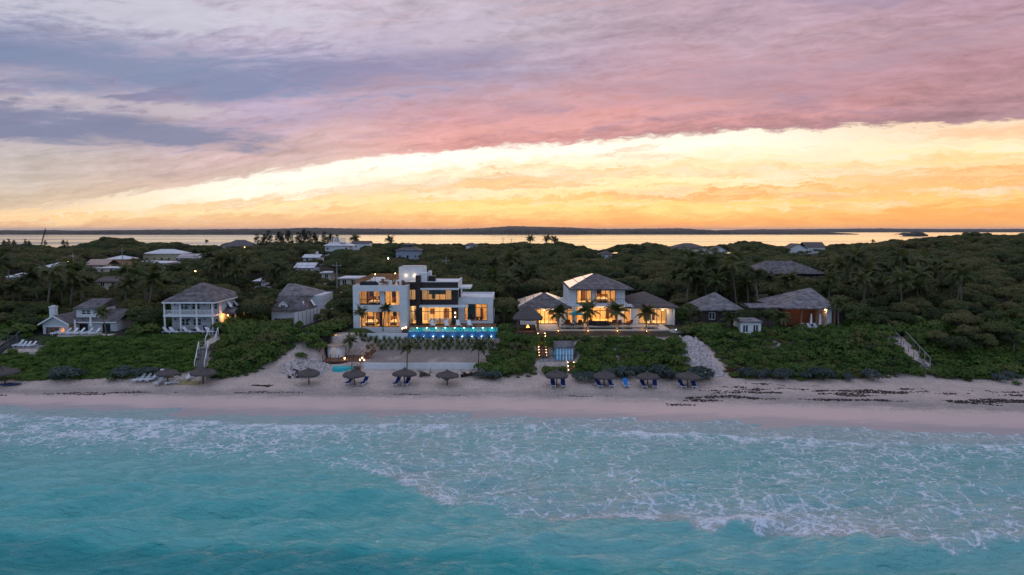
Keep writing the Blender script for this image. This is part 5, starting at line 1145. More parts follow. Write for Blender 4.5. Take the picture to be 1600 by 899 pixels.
SHRUB_G = [make_shrub('sea_grape_bush', 'bush', 1.0, .95, 7, 420, .26, leafS), make_shrub('sea_grape_bush', 'bush', 1.2, 1.2, 9, 520, .28, leafS), make_shrub('sea_grape_bush', 'bush', .8, .7, 6, 340, .24, leafS)]
leafL = leaf_mat('beach_vine_leaves', [(.035, .075, .012), (.070, .135, .018), (.105, .19, .028), (.15, .19, .04)])
SHRUB_L = [make_shrub('beach_vine', 'vine', 1.1, .55, 9, 520, .2, leafL), make_shrub('beach_vine', 'vine', .8, .42, 6, 360, .18, leafL)]
SHRUB_B = [make_shrub('silver_bush', 'bush', 1.5, 1.3, 10, 900, .22, leafB), make_shrub('silver_bush', 'bush', 1.1, 1.0, 8, 620, .2, leafB)]
def skyline(px):
    return np.interp(px, [-400, 0, 40, 90, 120, 150, 168, 185, 203, 225, 245, 275, 310, 340, 360, 400, 470, 560, 620, 660, 720, 760, 820, 880, 900, 930, 950, 965, 990, 1020, 1040, 1060, 1110, 1150, 1170, 1190, 1210, 1240, 1290, 1330, 1370, 1395, 1410, 1440, 1480, 1500, 1525, 1545, 1600, 1900],
        [381, 383, 382, 386, 384, 377, 371, 369, 372, 381, 379, 379, 384, 383, 379, 380, 377, 379, 379, 382, 381, 380, 379, 379, 384, 391, 390, 383, 382, 379, 385, 387, 385, 379, 376, 381, 385, 385, 383, 381, 380, 374, 377, 372, 369, 366, 362, 368, 365, 361])
def clear(x, y, r, ztop, py_slack=0):
    """False where a plant would stand on a building or hide one that the photo shows"""
    for a, b, c, d in FOOT:
        if a-r*.8 < x < b+r*.8 and c-r*.8 < y < d+r*.6: return False
    px, py = proj(x, y, ztop); pr = r*F/y*.85
    for a, b, pv, Yv in VIS:
        if y < Yv and a-pr < px < b+pr and py < pv+py_slack: return False
    return True
# ---- woodland sites on a jittered grid over the island
sites = []
Y = 110.5
while Y < 590:
    sp = 4.3+(Y-110)*.013 if Y < 300 else 6.8+(Y-300)*.006
    half = Y*.80+14; n = int(2*half/sp)
    for i in range(n):
        x = -half+2*half*(i+rnd.random())/n; y = Y+rnd.uniform(-.45, .45)*sp
        sites.append((x, y, sp))
    Y += sp*.86
near, far_ = [], []
PALM_ZONE = [(-60, 250, 428, 505), (340, 460, 415, 475), (500, 545, 425, 470), (770, 840, 420, 480), (1060, 1180, 435, 505), (1180, 1260, 480, 512), (1290, 1480, 425, 500), (770, 800, 440, 520)]
palm_sites = []
for x, y, sp in sites:
    z = th(x, y); px, py = proj(x, y, z)
    if z < 1.2: continue
    if y < 113.5 and not (px > 1315 or 200 < px < 250 or 775 < px < 800 or px < 55): continue
    k = rnd.randrange(5); o, Rr, h = TREES[k]; s = min(1.5, sp/5.2)*rnd.uniform(.72, 1.18)
    if y < 135: s *= .72
    zt = z+h*s; ztmax = float(Zp2(skyline(px)+rnd.uniform(0, 2.5), y)); sz = s
    if zt > ztmax: sz = (ztmax-z)/h
    if sz < .28: continue
    s = min(s, sz*1.7)
    if not clear(x, y, Rr*s, z+h*sz): 
        if sz > .45 and clear(x, y, Rr*.45, z+h*.38): s = sz = .42
        else: continue
    (near if y < 215 and abs(px-800) < 950 else far_).append((x, y, z, s, sz, k, px))
    if any(a < px < b and c < py < d for a, b, c, d in PALM_ZONE) and rnd.random() < .9: palm_sites.append((x+rnd.uniform(-2, 2), y+rnd.uniform(-2, 2)))
near.sort(key=lambda q: q[1]); far_ += near[270:]; near = near[:270]
def tree_label(px, y):
    if px < 60: return 'dark leafy tree in the thick woods at the far left of the beach cottage', 'trees left of the cottage'
    if px < 250: return 'dark leafy tree in the woods between and behind the beach cottage and the balcony house', 'trees behind the cottage'
    if px < 420: return 'dark leafy tree in the woods beside and behind the white balcony house', 'trees behind the balcony house'
    if px < 560: return 'dark leafy tree in the woods behind the grey roofed house and white fence', 'trees behind the white fence'
    if px < 790: return 'dark leafy tree in the woods behind the modern house', 'trees behind the modern house'
    if px < 1070: return 'dark leafy tree in the woods behind the hip roofed villa', 'trees behind the villa'
    if px < 1310: return 'dark leafy tree in the woods around the shingled pavilion and cabin', 'trees round the pavilion'
    return 'dark leafy tree in the unbroken woods right of the shingled pavilion', 'trees right of the pavilion'
first = set()
for x, y, z, s, sz, k, px in near:
    lab, gr = tree_label(px, y); o = TREES[k][0]; rz = rnd.uniform(0, 6.28)
    if k not in first: first.add(k); o.location = (x, y, z); o.rotation_euler.z = rz; o.scale = (s, s, sz); o['label'] = lab; o['group'] = gr
    else: dup(o, (x, y, z), rz, lab, gr, (s, s, sz))
MAN = [(352, 118, 470, 'leafy tree against the right side of the balcony house'), (372, 121, 452, 'tall leafy tree between the balcony house and the garage house, left'), (388, 118, 462, 'rounded tree between the balcony house and the garage house, middle'), (398, 122, 458, 'tall leafy tree left of the grey roofed garage house'),
 (206, 112.5, 490, 'dark tree at the right end of the beach cottage'), (222, 114, 474, 'tall dark tree midway between cottage and balcony house'), (240, 113, 480, 'dark tree at the left side of the balcony house'), (45, 113, 482, 'dark tree left of the beach cottage chimney'), (20, 112, 488, 'dark tree above the dark far left stairs'),
 (512, 116, 478, 'dark tree in front of the right end of the white fence'), (536, 119, 462, 'dark tree at the left side wall of the modern house'), (788, 121, 462, 'dark tree between the modern house and the thatched hut'), (1080, 118, 470, 'dark tree right of the villa right wing'), (1170, 111.5, 481, 'bushy tree behind the tiny white hut'), (1200, 111, 478, 'bushy tree hiding the long side roof of the pavilion'), (1214, 110.5, 486, 'low bushy tree left of the pavilion terrace'), (1336, 112, 470, 'dark tree right of the pavilion screen wall'),
 (1468, 103, 512, 'dark bushy tree on the dune right of the slanting stairs'), (1490, 101.5, 522, 'darkest bushy tree low on the right dune'), (1512, 103.5, 504, 'tall bushy tree high on the right dune'), (1535, 102, 518, 'broad bushy tree on the right dune'), (1556, 104, 500, 'tall pale green tree on the right dune'), (1585, 102.5, 510, 'bushy tree at the right edge of the dune'), (1500, 107, 486, 'tall tree behind the right dune thicket, left'), (1545, 108, 482, 'tall tree behind the right dune thicket, right')]
for i, (px, y, tp, lab) in enumerate(MAN):
    x = Xp(px, y, 8); z = th(x, y)-.1; k = i % 5; o, Rr, h = TREES[k]; sz = (Zp(tp, y)-z)/h; s = min(sz*1.05, .95)
    dup(o, (x, y, z), rnd.uniform(0, 6.28), lab, 'trees close to the houses' if px < 1400 else 'trees on the right dune', (s, s, sz))
def scatter(name, label, rows, sources, kind='stuff'):
    """one object: many plants of its own, spread by geometry nodes (x,y,z,rot,sx,sy,sz,which)"""
    A = np.array(rows, float); me = bpy.data.meshes.new(name); me.vertices.add(len(A)); me.vertices.foreach_set('co', A[:, :3].astype(np.float32).ravel())
    fattr(me, 'turn', A[:, 3]); at = me.attributes.new('size', 'FLOAT_VECTOR', 'POINT'); at.data.foreach_set('vector', A[:, 4:7].astype(np.float32).ravel())
    at = me.attributes.new('which', 'INT', 'POINT'); at.data.foreach_set('value', A[:, 7].astype(np.int32))
    o = bpy.data.objects.new(name, me); COL.objects.link(o); g = bpy.data.node_groups.new(name, 'GeometryNodeTree')
    g.interface.new_socket('Geometry', in_out='INPUT', socket_type='NodeSocketGeometry'); g.interface.new_socket('Geometry', in_out='OUTPUT', socket_type='NodeSocketGeometry')
    N, L = g.nodes, g.links; gi, go = N.new('NodeGroupInput'), N.new('NodeGroupOutput'); ip = N.new('GeometryNodeInstanceOnPoints'); j = N.new('GeometryNodeJoinGeometry')
    for s in sources:
        oi = N.new('GeometryNodeObjectInfo'); oi.inputs['Object'].default_value = s; gt = N.new('GeometryNodeGeometryToInstance'); L.new(oi.outputs['Geometry'], gt.inputs[0]); L.new(gt.outputs[0], j.inputs[0])
    def na(n, ty): q = N.new('GeometryNodeInputNamedAttribute'); q.data_type = ty; q.inputs[0].default_value = n; return q.outputs[0]
    cx = N.new('ShaderNodeCombineXYZ'); L.new(na('turn', 'FLOAT'), cx.inputs[2]); er = N.new('FunctionNodeEulerToRotation'); L.new(cx.outputs[0], er.inputs[0])
    L.new(gi.outputs[0], ip.inputs['Points']); L.new(j.outputs[0], ip.inputs['Instance']); ip.inputs['Pick Instance'].default_value = True
    L.new(na('which', 'INT'), ip.inputs['Instance Index']); L.new(er.outputs[0], ip.inputs['Rotation']); L.new(na('size', 'FLOAT_VECTOR'), ip.inputs['Scale']); L.new(ip.outputs[0], go.inputs[0])
    md = o.modifiers.new('spread', 'NODES'); md.node_group = g
    return tag(o, label, None, None, kind)
crowns = [[c for c in q[0].children if c.name.startswith('crown')][0] for q in TREES]
fol = [[c for c in q.children if c.name.startswith('foliage')][0] for q in SHRUB_G]
foll = [[c for c in q.children if c.name.startswith('foliage')][0] for q in SHRUB_L]
folb = [[c for c in q.children if c.name.startswith('foliage')][0] for q in SHRUB_B]
w = scatter('woodland', 'dense dark woodland covering the island to the bay', [(x, y, z, rnd.uniform(0, 6.28), s, s, sz, k) for x, y, z, s, sz, k, px in far_], crowns)
# ---- coconut palms one by one: photo column, foot row, height share, kind
used = set()
def palm(x, y, k, s, lab, gr=None, rz=None, z=None):
    o = PALMS[k][0]; z = th(x, y)-.05 if z is None else z; rz = rnd.uniform(0, 6.28) if rz is None else rz
    if k not in used: used.add(k); o.location = (x, y, z); o.rotation_euler.z = rz; o.scale = (s,)*3; o['label'] = lab; r = o
    else: r = dup(o, (x, y, z), rz, lab, None, s)
    if gr: r['group'] = gr
    return r
def palm_px(px, Yb, py_c, k, lab, z=None, rz=None, gr=None):
    x = Xp(px, Yb, 9); zb = th(x, Yb) if z is None else z; h = Zp(py_c, Yb)-zb; s = h/PALMS[k][1]
    return palm(x, Yb, k, s, lab, gr, rz, zb)
palm_px(565.5, 108.3, 487, 1, 'tall palm at the left front corner of the modern house', None, 1.2)
palm_px(598, 111.5, 482, 0, 'palm on the lawn before the left windows of the modern house', G0)
palm_px(543.5, 104.3, 533, 2, 'palm on the planted bank right behind the round white hut')
palm_px(635, 99.2, 543, 2, 'palm at the low beach wall in the middle of the planted slope')
palm_px(747, 99.3, 541, 2, 'palm at the right end of the low beach wall')
for i, (px, pc) in enumerate(((872.5, 489), (918.5, 486), (964.5, 486.5), (1010, 489))):
    palm_px(px, 110.3, pc, 3, ('leftmost', 'second', 'third', 'rightmost')[i]+' of the four uplit palms along the villa pool edge', G0-.05, i*1.7, 'palms along the villa pool')
    x = Xp(px, 109.9, 6.5); o = thing('ground_spotlight', 'small ground lamp at the foot of the '+('leftmost', 'second', 'third', 'rightmost')[i]+' villa palm', 'lamp', (x, 109.75, 6.42), 0, 'ground lamps under the villa palms')
    build(MB().lathe([(0, 0), (.09, 0), (.11, .12), (.07, .12), (0, .10)], (0, 0, 0), 10), 'case', dark_metal, o, off=Vector()); build(MB().lathe([(0, .17), (.06, .13), (.06, .125), (0, .123)], (0, 0, 0), 8), 'lamp', bulb, o, off=Vector()); point_lamp('uplight', (x, 109.7, 6.75), 22, (1, .5, .18), .06, o)
palm_px(1186, 124, 427, 4, 'tall lone palm in front of the big dark shingled roof'); palm_px(1083, 109.5, 490, 2, 'golden green palm right of the villa spa tub')
palm_px(165, 106.6, 487, 0, 'palm leaning before the right end of the beach cottage', None, 2.9)
palm_px(1222, 108.6, 497, 3, 'low palm between the white hut and the pavilion terrace'); palm_px(1140, 108.5, 497, 3, 'low palm left of the tiny white hut'); palm_px(1311, 109.5, 475, 0, 'palm at the right corner of the shingled pavilion')
palm_px(826, 520, 373, 1, 'leftmost of the skyline palms above the villa'); palm_px(854, 520, 372.5, 1, 'middle skyline palm above the villa'); palm_px(866, 515, 374, 0, 'right skyline palm above the villa')
palm_px(557, 470, 372.5, 1, 'small skyline palm right of the scaffolded house'); palm_px(610, 480, 374, 1, 'skyline palm above the blue grey house'); palm_px(322, 470, 377, 0, 'small dark palm against the bay above the pinkish roof'); palm_px(1362, 420, 377, 1, 'small palm against the bay on the right')
n = 0
for x, y in palm_sites:
    k = rnd.choice((0, 1, 2, 4, 1)); s = rnd.uniform(.85, 1.3); z = th(x, y)
    if n > 190 or not clear(x, y, 1.5, z+PALMS[k][1]*s): continue
    px, _ = proj(x, y, z); lab, gr = tree_label(px, y)
    palm(x, y, k, s, lab.replace('dark leafy tree', 'coconut palm'), gr.replace('trees', 'palms')); n += 1
# ---- feathery casuarinas on the bay shore
ci = [0]
def cas(px, Y, top, lab, gr):
    x = Xp(px, Y, 8); z = th(x, Y); k = ci[0] % 2; o = CAS[k]; s = (Zp(top, Y)-z)/(9 if k == 0 else 7)
    if ci[0] < 2: o.location = (x, Y, z); o.scale = (s,)*3; o['label'] = lab; o['group'] = gr
    else: dup(o, (x, Y, z), rnd.uniform(0, 6), lab, gr, s)
    ci[0] += 1
for i in range(13): cas(402+i*10.5+rnd.uniform(-4, 4), rnd.uniform(410, 450), rnd.uniform(359, 368), 'feathery tall casuarina in the row against the bay left of the scaffolded house', 'casuarinas left of the scaffolded house')
for px, t_ in ((8, 376), (14, 374), (23, 376), (41, 374), (47, 377), (72, 376), (100, 375.5), (106, 376.5)): cas(px, rnd.uniform(400, 440), t_, 'wispy casuarina against the bay at the far left', 'casuarinas at the far left')
# ---- sea grape thickets on the dune face
def inpoly(px, py, poly):
    c = False; n = len(poly); j = n-1
    for i in range(n):
        (xi, yi), (xj, yj) = poly[i], poly[j]
        if (yi > py) != (yj > py) and px < (xj-xi)*(py-yi)/(yj-yi)+xi: c = not c
        j = i
    return c
THICK = [
 ('sea_grape_thicket', 'low green thicket on the dune below the beach cottage and balcony house', [(-90, 598), (-90, 528), (0, 526), (62, 524), (190, 521), (322, 518), (334, 526), (318, 574), (255, 589), (180, 590), (60, 596)], .78),
 ('sea_grape_thicket', 'dark green thicket right of the white stairs, rising to the grey roofed house', [(330, 595), (348, 530), (362, 500), (420, 497), (462, 512), (470, 530), (432, 562), (392, 581)], 1.05),
 ('sea_grape_thicket', 'green thicket between the blue pool and the villa stairs', [(756, 590), (778, 522), (806, 514), (842, 518), (842, 560), (838, 584), (806, 584)], .95),
 ('sea_grape_thicket', 'dark green thicket on the dune below the villa terrace', [(852, 586), (853, 517), (1056, 517), (1068, 560), (1078, 590)], .95),
 ('sea_grape_thicket', 'broad green thicket on the dune below the pavilion and the right woods', [(1100, 530), (1072, 512), (1150, 503), (1240, 506), (1440, 495), (1700, 505), (1700, 599), (1600, 598), (1500, 592), (1440, 586), (1300, 592), (1150, 590)], .95)]
NC = 30000; cx_ = NR.uniform(-100, 110, NC); cy_ = NR.uniform(95.5, 117, NC); cz_ = terr(cx_, cy_); cp_ = proj(cx_, cy_, cz_)
cand = list(zip(cx_.tolist(), cy_.tolist(), cz_.tolist(), cp_[0].tolist(), cp_[1].tolist()))
def segd(px, py, a, b):
    t_ = max(0, min(1, ((px-a[0])*(b[0]-a[0])+(py-a[1])*(b[1]-a[1]))/((b[0]-a[0])**2+(b[1]-a[1])**2))); return math.hypot(px-a[0]-t_*(b[0]-a[0]), py-a[1]-t_*(b[1]-a[1]))
PATHS = [((311, 580), (325, 545), 9), ((325, 545), (335, 522), 8), ((847.5, 566), (847.5, 520), 8), ((890, 586), (890, 563), 7), ((1391, 516), (1444, 578), 10), ((-5, 552), (33, 525), 9)]
CL_ = [(Xp(313, 104, 4)-1.6, Xp(334, 104, 4)+1.2, 96, 112), (Xp(844, 104, 5)-1.1, Xp(852, 104, 5)+1.2, 97, 112), (Xp(840, 104, 4)-.3, Xp(900, 104, 4)+.5, 100, 105.8), (Xp(-5, 104, 4), Xp(58, 104, 4), 102.5, 107.5), (Xp(1390, 104, 4), Xp(1440, 104, 4)+.2, 97, 108)]
for nm, lab, poly, sc_ in THICK:
    rows = []; cell = set()
    for x, y, z, px, py in cand:
        edge = False
        if not inpoly(px, py, poly):
            if not inpoly(px, py-7*((x*1.7+y) % 1), poly) or ((x*7.3+y*3.1) % 1) < .55: continue
            edge = True
        kk = .62 if 'cottage' in lab else 1.0; key = (int(x/.72/kk), int(y/.62/kk))
        if key in cell or any(segd(px, py, a, b) < w_ for a, b, w_ in PATHS) or any(a-.6 < x < b+.6 and c-.6 < y < d+.1 for a, b, c, d, q_ in PADS): continue
        s = sc_*rnd.uniform(.55, 1.3)*(.45 if edge else 1)*min(1.6, max(.6, 1+.42*float(wob(x, y, .42, 4))*(.4 if 'cottage' in lab else 1)))
        if any(a-.1 < x < b+.1 and c-.2 < y < d for a, b, c, d in FOOT): continue
        if not clear(x, y, .7*s, z+.8*s, 2): continue
        cell.add(key); rows.append((x, y, z-.08, rnd.uniform(0, 6.28), s, s, s*rnd.uniform(.75, 1.2), rnd.randrange(3)))
    scatter(nm, lab, [(*r[:7], r[7] % 2) for r in rows] if 'cottage' in lab else rows, foll if 'cottage' in lab else fol)
rows = []
for x, y in zip(NR.uniform(-112, 112, 9000).tolist(), NR.uniform(107.5, 140, 9000).tolist()):
    if any(a-.2 < x < b+.2 and c-.3 < y < d for a, b, c, d in FOOT) or (Xp(536, y, 6) < x < Xp(778, y, 6) and y < 125) or (Xp(800, y, 6) < x < Xp(1072, y, 6) and y < 118): continue
    z = th(x, y); s = rnd.uniform(.8, 1.9)
    if rnd.random() < .6 and clear(x, y, s*.6, z+1.1*s, 3): rows.append((x, y, z-.1, rnd.uniform(0, 6.28), s, s, s, rnd.randrange(3)))
scatter('undergrowth', 'dark undergrowth filling the gaps between houses, palms and trees', rows, fol)
# single bushes
for (px, py, lab), o in zip(((178, 594, 'tiny green vine patch on the sand between cottage and loungers'), (1590, 602, 'low green vine patch at the right edge of the sand')), SHRUB_L): o.location = ground(px, py); o['label'] = lab
gi_ = [0, 0]
def bush(kind, px, py, s, lab, gr=None):
    s *= 1.35 if kind == 'b' else 1; x, y, z = ground(px, py+(3.5 if kind == 'b' else 0)); P_ = SHRUB_G if kind == 'g' else SHRUB_B; ix = 0 if kind == 'g' else 1; k = gi_[ix] % len(P_); o = P_[k]
    if gi_[ix] < len(P_): o.location = (x, y, z-.1); o.scale = (s,)*3; o['label'] = lab; r = o
    else: r = dup(o, (x, y, z-.1), rnd.uniform(0, 6), lab, None, s)
    if gr: r['group'] = gr
    gi_[ix] += 1
for px, py, s, lab in ((106, 592, 1.25, 'large blue grey bush on the beach below the cottage'), (88, 591, .7, 'small blue grey bush left of the large one below the cottage'), (192, 588, 1.0, 'left blue grey bush behind the row of white beach loungers'), (214, 587, 1.1, 'middle blue grey bush behind the row of white beach loungers'), (233, 586, .9, 'right blue grey bush behind the row of white beach loungers'),
  (770, 591, 1.15, 'blue grey bush at the right end of the low beach wall'), (752, 588, .6, 'small dark bush just right of the low beach wall'), (905, 592, 1.0, 'blue grey bush right of the first villa beach umbrella'), (925, 594, .85, 'blue grey bush touching the second villa beach umbrella'), (947, 584, 1.2, 'tall blue grey bush behind the second villa beach umbrella'), (975, 588, 1.0, 'blue grey bush behind the lone light blue lounger'), (995, 584, 1.2, 'blue grey bush left behind the third villa beach umbrella'), (1035, 588, 1.1, 'blue grey bush right of the third villa beach umbrella'), (1050, 590, 1.0, 'blue grey bush left of the rightmost villa umbrella'), (1092, 593, 1.2, 'blue grey bush right behind the rightmost villa umbrella'), (1106, 590, .8, 'last blue grey bush before the rubble slope'),
  (1165, 586, .9, 'blue grey bush right of the driftwood'), (1195, 588, 1.1, 'first of the wide blue grey bushes right of the rubble slope'), (1222, 590, 1.0, 'second of the wide blue grey bushes right of the rubble slope'), (1255, 590, 1.0, 'third of the wide blue grey bushes right of the rubble slope'), (1285, 591, 1.1, 'fourth of the wide blue grey bushes right of the rubble slope'), (1325, 591, .9, 'blue grey bush halfway to the right stairs'), (1362, 591, .9, 'blue grey bush left of the foot of the right stairs'), (1560, 592, .9, 'blue grey bush at the far right of the dune foot'), (1580, 590, .7, 'small blue grey bush at the far right edge')): bush('b', px, py, s, lab)
for px, py, s, lab in ((72, 590, .8, 'green bush left of the large blue grey bush'), (250, 580, .6, 'pale yellowish bush above the first beach umbrella'), (515, 545, 1.0, 'dark bush left of the round white hut'), (498, 548, 1.7, 'tall dark bush at the foot of the white fence'), (482, 540, 1.8, 'broad dark bush in front of the white fence'), (507, 528, 1.8, 'dark bush under the right end of the white fence'), (490, 524, 1.7, 'dark bush against the middle of the white fence'), (470, 560, .8, 'scrubby bush beside the sandy path'), (1512, 596, .7, 'low green bush alone on the right sand'), (697, 594, .35, 'small green tuft beneath the umbrella below the beach wall'), (1250, 595, .5, 'small green tuft in front of the wide blue grey bushes'), (1380, 581, .8, 'green bush under the right stairs')): bush('g', px, py, s, lab)
# seedlings in rows on the bank
sd = None; gsd = 'young plants in rows on the bank below the modern house'
for r_ in range(4):
    for i in range(24):
        px = 558+i*9.1+rnd.uniform(-2, 2)+(r_ % 2)*4; y = 107.3+r_*.47; x = Xp(px, y, 4.5)
        if x > Xp(772, y, 4.5): continue
        lab = ('small green shoot in the lowest planted row on the sandy bank', 'small green shoot in the second planted row on the sandy bank', 'small green shoot in the third planted row on the sandy bank', 'small green shoot in the top planted row beneath the garden wall')[r_]
        if sd is None:
            C = NR.normal(size=(110, 3))*np.array([.18, .14, .20])+np.array([0, 0, .30]); V, Q = quads(C, NR.normal(size=(110, 3)), NR.uniform(.14, .3, 110), 2.6)
            sd = mesh_obj('young_shrub', npmesh('young_shrub', V, Q), leafS, None); tag(sd, lab, 'plant', gsd); o = sd
        else: o = sd.copy(); COL.objects.link(o); o['label'] = lab
        o.location = (x, y, th(x, y)); o.rotation_euler.z = rnd.uniform(0, 6); o.scale = (rnd.uniform(.7, 1.2),)*3
# ================================================================== beach things
Q0 = Vector()
def put(o, px, py, rz=0, s=1.0, dz=0):
    x, y, z = ground(px, py); o.location = (x, y, z+dz); o.rotation_euler.z = rz; o.scale = (s,)*3; return o
um = thatch_umbrella('', 1.58, 2.2)
ul = [(8, 601, 'thatched umbrella cut by the left edge of the photo, above the dark blue kayak', 1.15), (262, 599, 'thatched umbrella among the white beach loungers', 1), (317, 600, 'wide thatched umbrella at the foot of the white stairs', 1.12), (483, 601, 'lone thatched umbrella beside the rubble left of the boarded platform', 1), (554, 602, 'thatched umbrella below the timber steps of the boarded platform', 1), (632, 602, 'bushy thatched umbrella before the middle palm of the low beach wall', 1.05), (699, 602, 'thatched umbrella without loungers below the right half of the low beach wall', 1),
      (870, 604, 'thatched umbrella below the blue striped cabana', 1), (944, 604, 'second thatched umbrella right of the blue striped cabana', 1), (1012, 605, 'third thatched umbrella right of the blue striped cabana', 1), (1074, 605, 'rightmost thatched umbrella, before the last blue grey bushes', 1)]
for i, (px, py, lab, s) in enumerate(ul):
    x, y, z = ground(px, py)
    if i == 0: um.location = (x, y, z); um['label'] = lab; um.scale = (s,)*3
    else:
        u_ = dup(um, (x, y, z), rnd.uniform(0, 6.28), lab, None, (s*rnd.uniform(.93, 1.07), s*rnd.uniform(.93, 1.07), s*rnd.uniform(.94, 1.06))); u_.rotation_euler.x = rnd.uniform(-.06, .06); u_.rotation_euler.y = rnd.uniform(-.06, .06)
bl = lounger('beach_lounger', '', blue_fabric, white_plastic, 'blue loungers with white frames on the beach')
pos = [(546, 601, -.25, 'blue lounger left of the post, umbrella below the timber steps'), (568.5, 602, -.35, 'blue lounger right of the post, umbrella below the timber steps'), (620, 602, -.25, 'blue lounger left under the bushy umbrella'), (636, 602, -.2, 'blue lounger right under the bushy umbrella'),
       (864, 604.5, 0, 'blue lounger left under the umbrella below the striped cabana'), (880, 604.5, 0, 'blue lounger right under the umbrella below the striped cabana'), (935.5, 604.5, .2, 'blue lounger left of the post, second umbrella from the cabana'), (954, 604, .1, 'blue lounger right of the post, second umbrella from the cabana'),
       (1005, 605, .1, 'blue lounger left of the post, third umbrella from the cabana'), (1023.5, 605, -.1, 'blue lounger right of the post, third umbrella from the cabana'), (1065, 605.5, .15, 'blue lounger left under the rightmost umbrella'), (1084, 605.5, -.05, 'blue lounger right under the rightmost umbrella')]
for i, (px, py, rz, lab) in enumerate(pos):
    x, y, z = ground(px, py)
    if i == 0: bl.location = (x, y+.15, th(x, y+.15)); bl.rotation_euler.z = rz; bl['label'] = lab
    else: dup(bl, (x, y+.15, th(x, y+.15)), rz, lab)
o = lounger('beach_lounger', 'light blue lounger standing alone between two umbrellas', lightblue_fabric, white_plastic, 'blue loungers with white frames on the beach'); put(o, 977.5, 604)
wl2 = lounger('beach_lounger', '', white_plastic, white_plastic, 'white loungers on the left beach')
for i, (px, py, rz, lab) in enumerate(((216, 598, -.6, 'leftmost white lounger on the sand'), (225, 597.5, -.6, 'second white lounger from the left on the sand'), (235.5, 597.5, -.5, 'third white lounger from the left on the sand'), (247, 602, -.1, 'white lounger just left of the first beach umbrella, seen head on'), (247, 592, -.1, 'white lounger farther up the sand, behind the one left of the umbrella'), (267, 602.5, -1.1, 'white lounger under the first beach umbrella'), (292, 596, -.05, 'white lounger upright beside the yellow cloth'))):
    x, y, z = ground(px, py)
    if i == 0: wl2.location = (x, y+.4, th(x, y+.4)); wl2.rotation_euler.z = rz; wl2['label'] = lab
    else: dup(wl2, (x, y+.4, th(x, y+.4)), rz, lab)
# yellow cloth
x, y, z = ground(293, 601); V = []; nx_, ny_ = 26, 12
for j in range(ny_):
    for i in range(nx_):
        u, v = i/(nx_-1)-.5, j/(ny_-1)-.5; xx = x+u*3.1*(1-.25*v); yy = y+.5+v*1.3; hh = .62*math.exp(-((u+.22)/.10)**2-((v-.15)/.3)**2)
        V.append((xx, yy, th(xx, yy)+.05+.06*math.sin(u*19+v*7)*math.cos(v*9)+hh))
b = MB(); b.add(V, [(j*nx_+i, j*nx_+i+1, (j+1)*nx_+i+1, (j+1)*nx_+i) for j in range(ny_-1) for i in range(nx_-1)])
o = build(b, 'beach_cloth', mat('yellow_cloth', (.34, .27, .12), .9, .15, 4), None, True); o.modifiers.new('thick', 'SOLIDIFY').thickness = .04; tag(o, 'crumpled yellow cloth lying on the sand between two thatched umbrellas', 'cloth')
# kayak
o = thing('kayak', 'dark blue kayak pulled up under the leftmost thatched umbrella', 'kayak'); put(o, 15, 603, .1)
b = MB(); n = 12
for i in range(n+1):
    u = i/n*2-1; w_ = .38*(1-u*u)**.6+.01; zc_ = .12*u*u
    for k in range(8): a = k*math.pi/4; b.v.append((u*1.7, w_*math.cos(a), .18+zc_+.17*math.sin(a)*(w_/.39)))
for i in range(n):
    for k in range(8): b.f.append((i*8+k, i*8+(k+1) % 8, (i+1)*8+(k+1) % 8, (i+1)*8+k))
build(b, 'hull', mat('blue_hull', (.012, .03, .10), .4, .1, 3), o, True, off=Q0); build(MB().lathe([(0, .33), (.26, .36), (.30, .37), (.30, .33)], (0, 0, 0), 16), 'cockpit', dark_metal, o, off=Q0)
# ------------------------------------------------------------------ seaweed, rubble
def blobs(name, label, pts, sizes, m, flat=.35, kind='stuff'):
    n = len(pts); k = 7; a = np.linspace(0, 2*np.pi, k, endpoint=False)[None]+NR.uniform(0, 1, (n, 1)); r = sizes[:, None]*NR.uniform(.55, 1.2, (n, k)); tw = NR.uniform(0, np.pi, (n, 1)); el_ = NR.uniform(1, 2.2, (n, 1)) if flat < .5 else np.ones((n, 1))
    xx = r*np.cos(a)*el_; yy = r*np.sin(a); X = xx*np.cos(tw*.25)-yy*np.sin(tw*.25); Yb = xx*np.sin(tw*.25)+yy*np.cos(tw*.25)
    base = np.stack([pts[:, :1]+X, pts[:, 1:2]+Yb, np.repeat(pts[:, 2:3]-.04, k, 1)], -1); top = base.copy(); top[..., 0] = pts[:, :1]+X*.55; top[..., 1] = pts[:, 1:2]+Yb*.55; top[..., 2] += .04+sizes[:, None]*flat*NR.uniform(.6, 1.5, (n, k))
    apex = np.stack([pts[:, 0]+NR.normal(0, .1, n)*sizes, pts[:, 1], pts[:, 2]+sizes*flat*NR.uniform(1, 1.7, n)], -1)[:, None]
    V = np.concatenate([base, top, apex], 1); st = (np.arange(n)*(2*k+1))[:, None]; i = np.arange(k)[None]; j = (np.arange(k)+1)[None] % k
    T = np.concatenate([np.stack([st+i, st+j, st+k+j], -1), np.stack([st+i, st+k+j, st+k+i], -1), np.stack([st+k+i, st+k+j, np.broadcast_to(st+2*k, (n, k))], -1)], 1).reshape(-1, 3)
    return tag(mesh_obj(name, npmesh(name, V.reshape(-1, 3), T), m, None), label, None, None, kind)
P_, S_ = [], []
NW = 110000; wx, wy = NR.uniform(-78, 80, NW), NR.uniform(80, 97, NW); wz = terr(wx, wy); wp = proj(wx, wy, wz); w1 = wob(wx*.8+wy*2.2, wy*3.4, .55, 6); w2 = wob(wx*.5, wy*1.2, .35, 4)
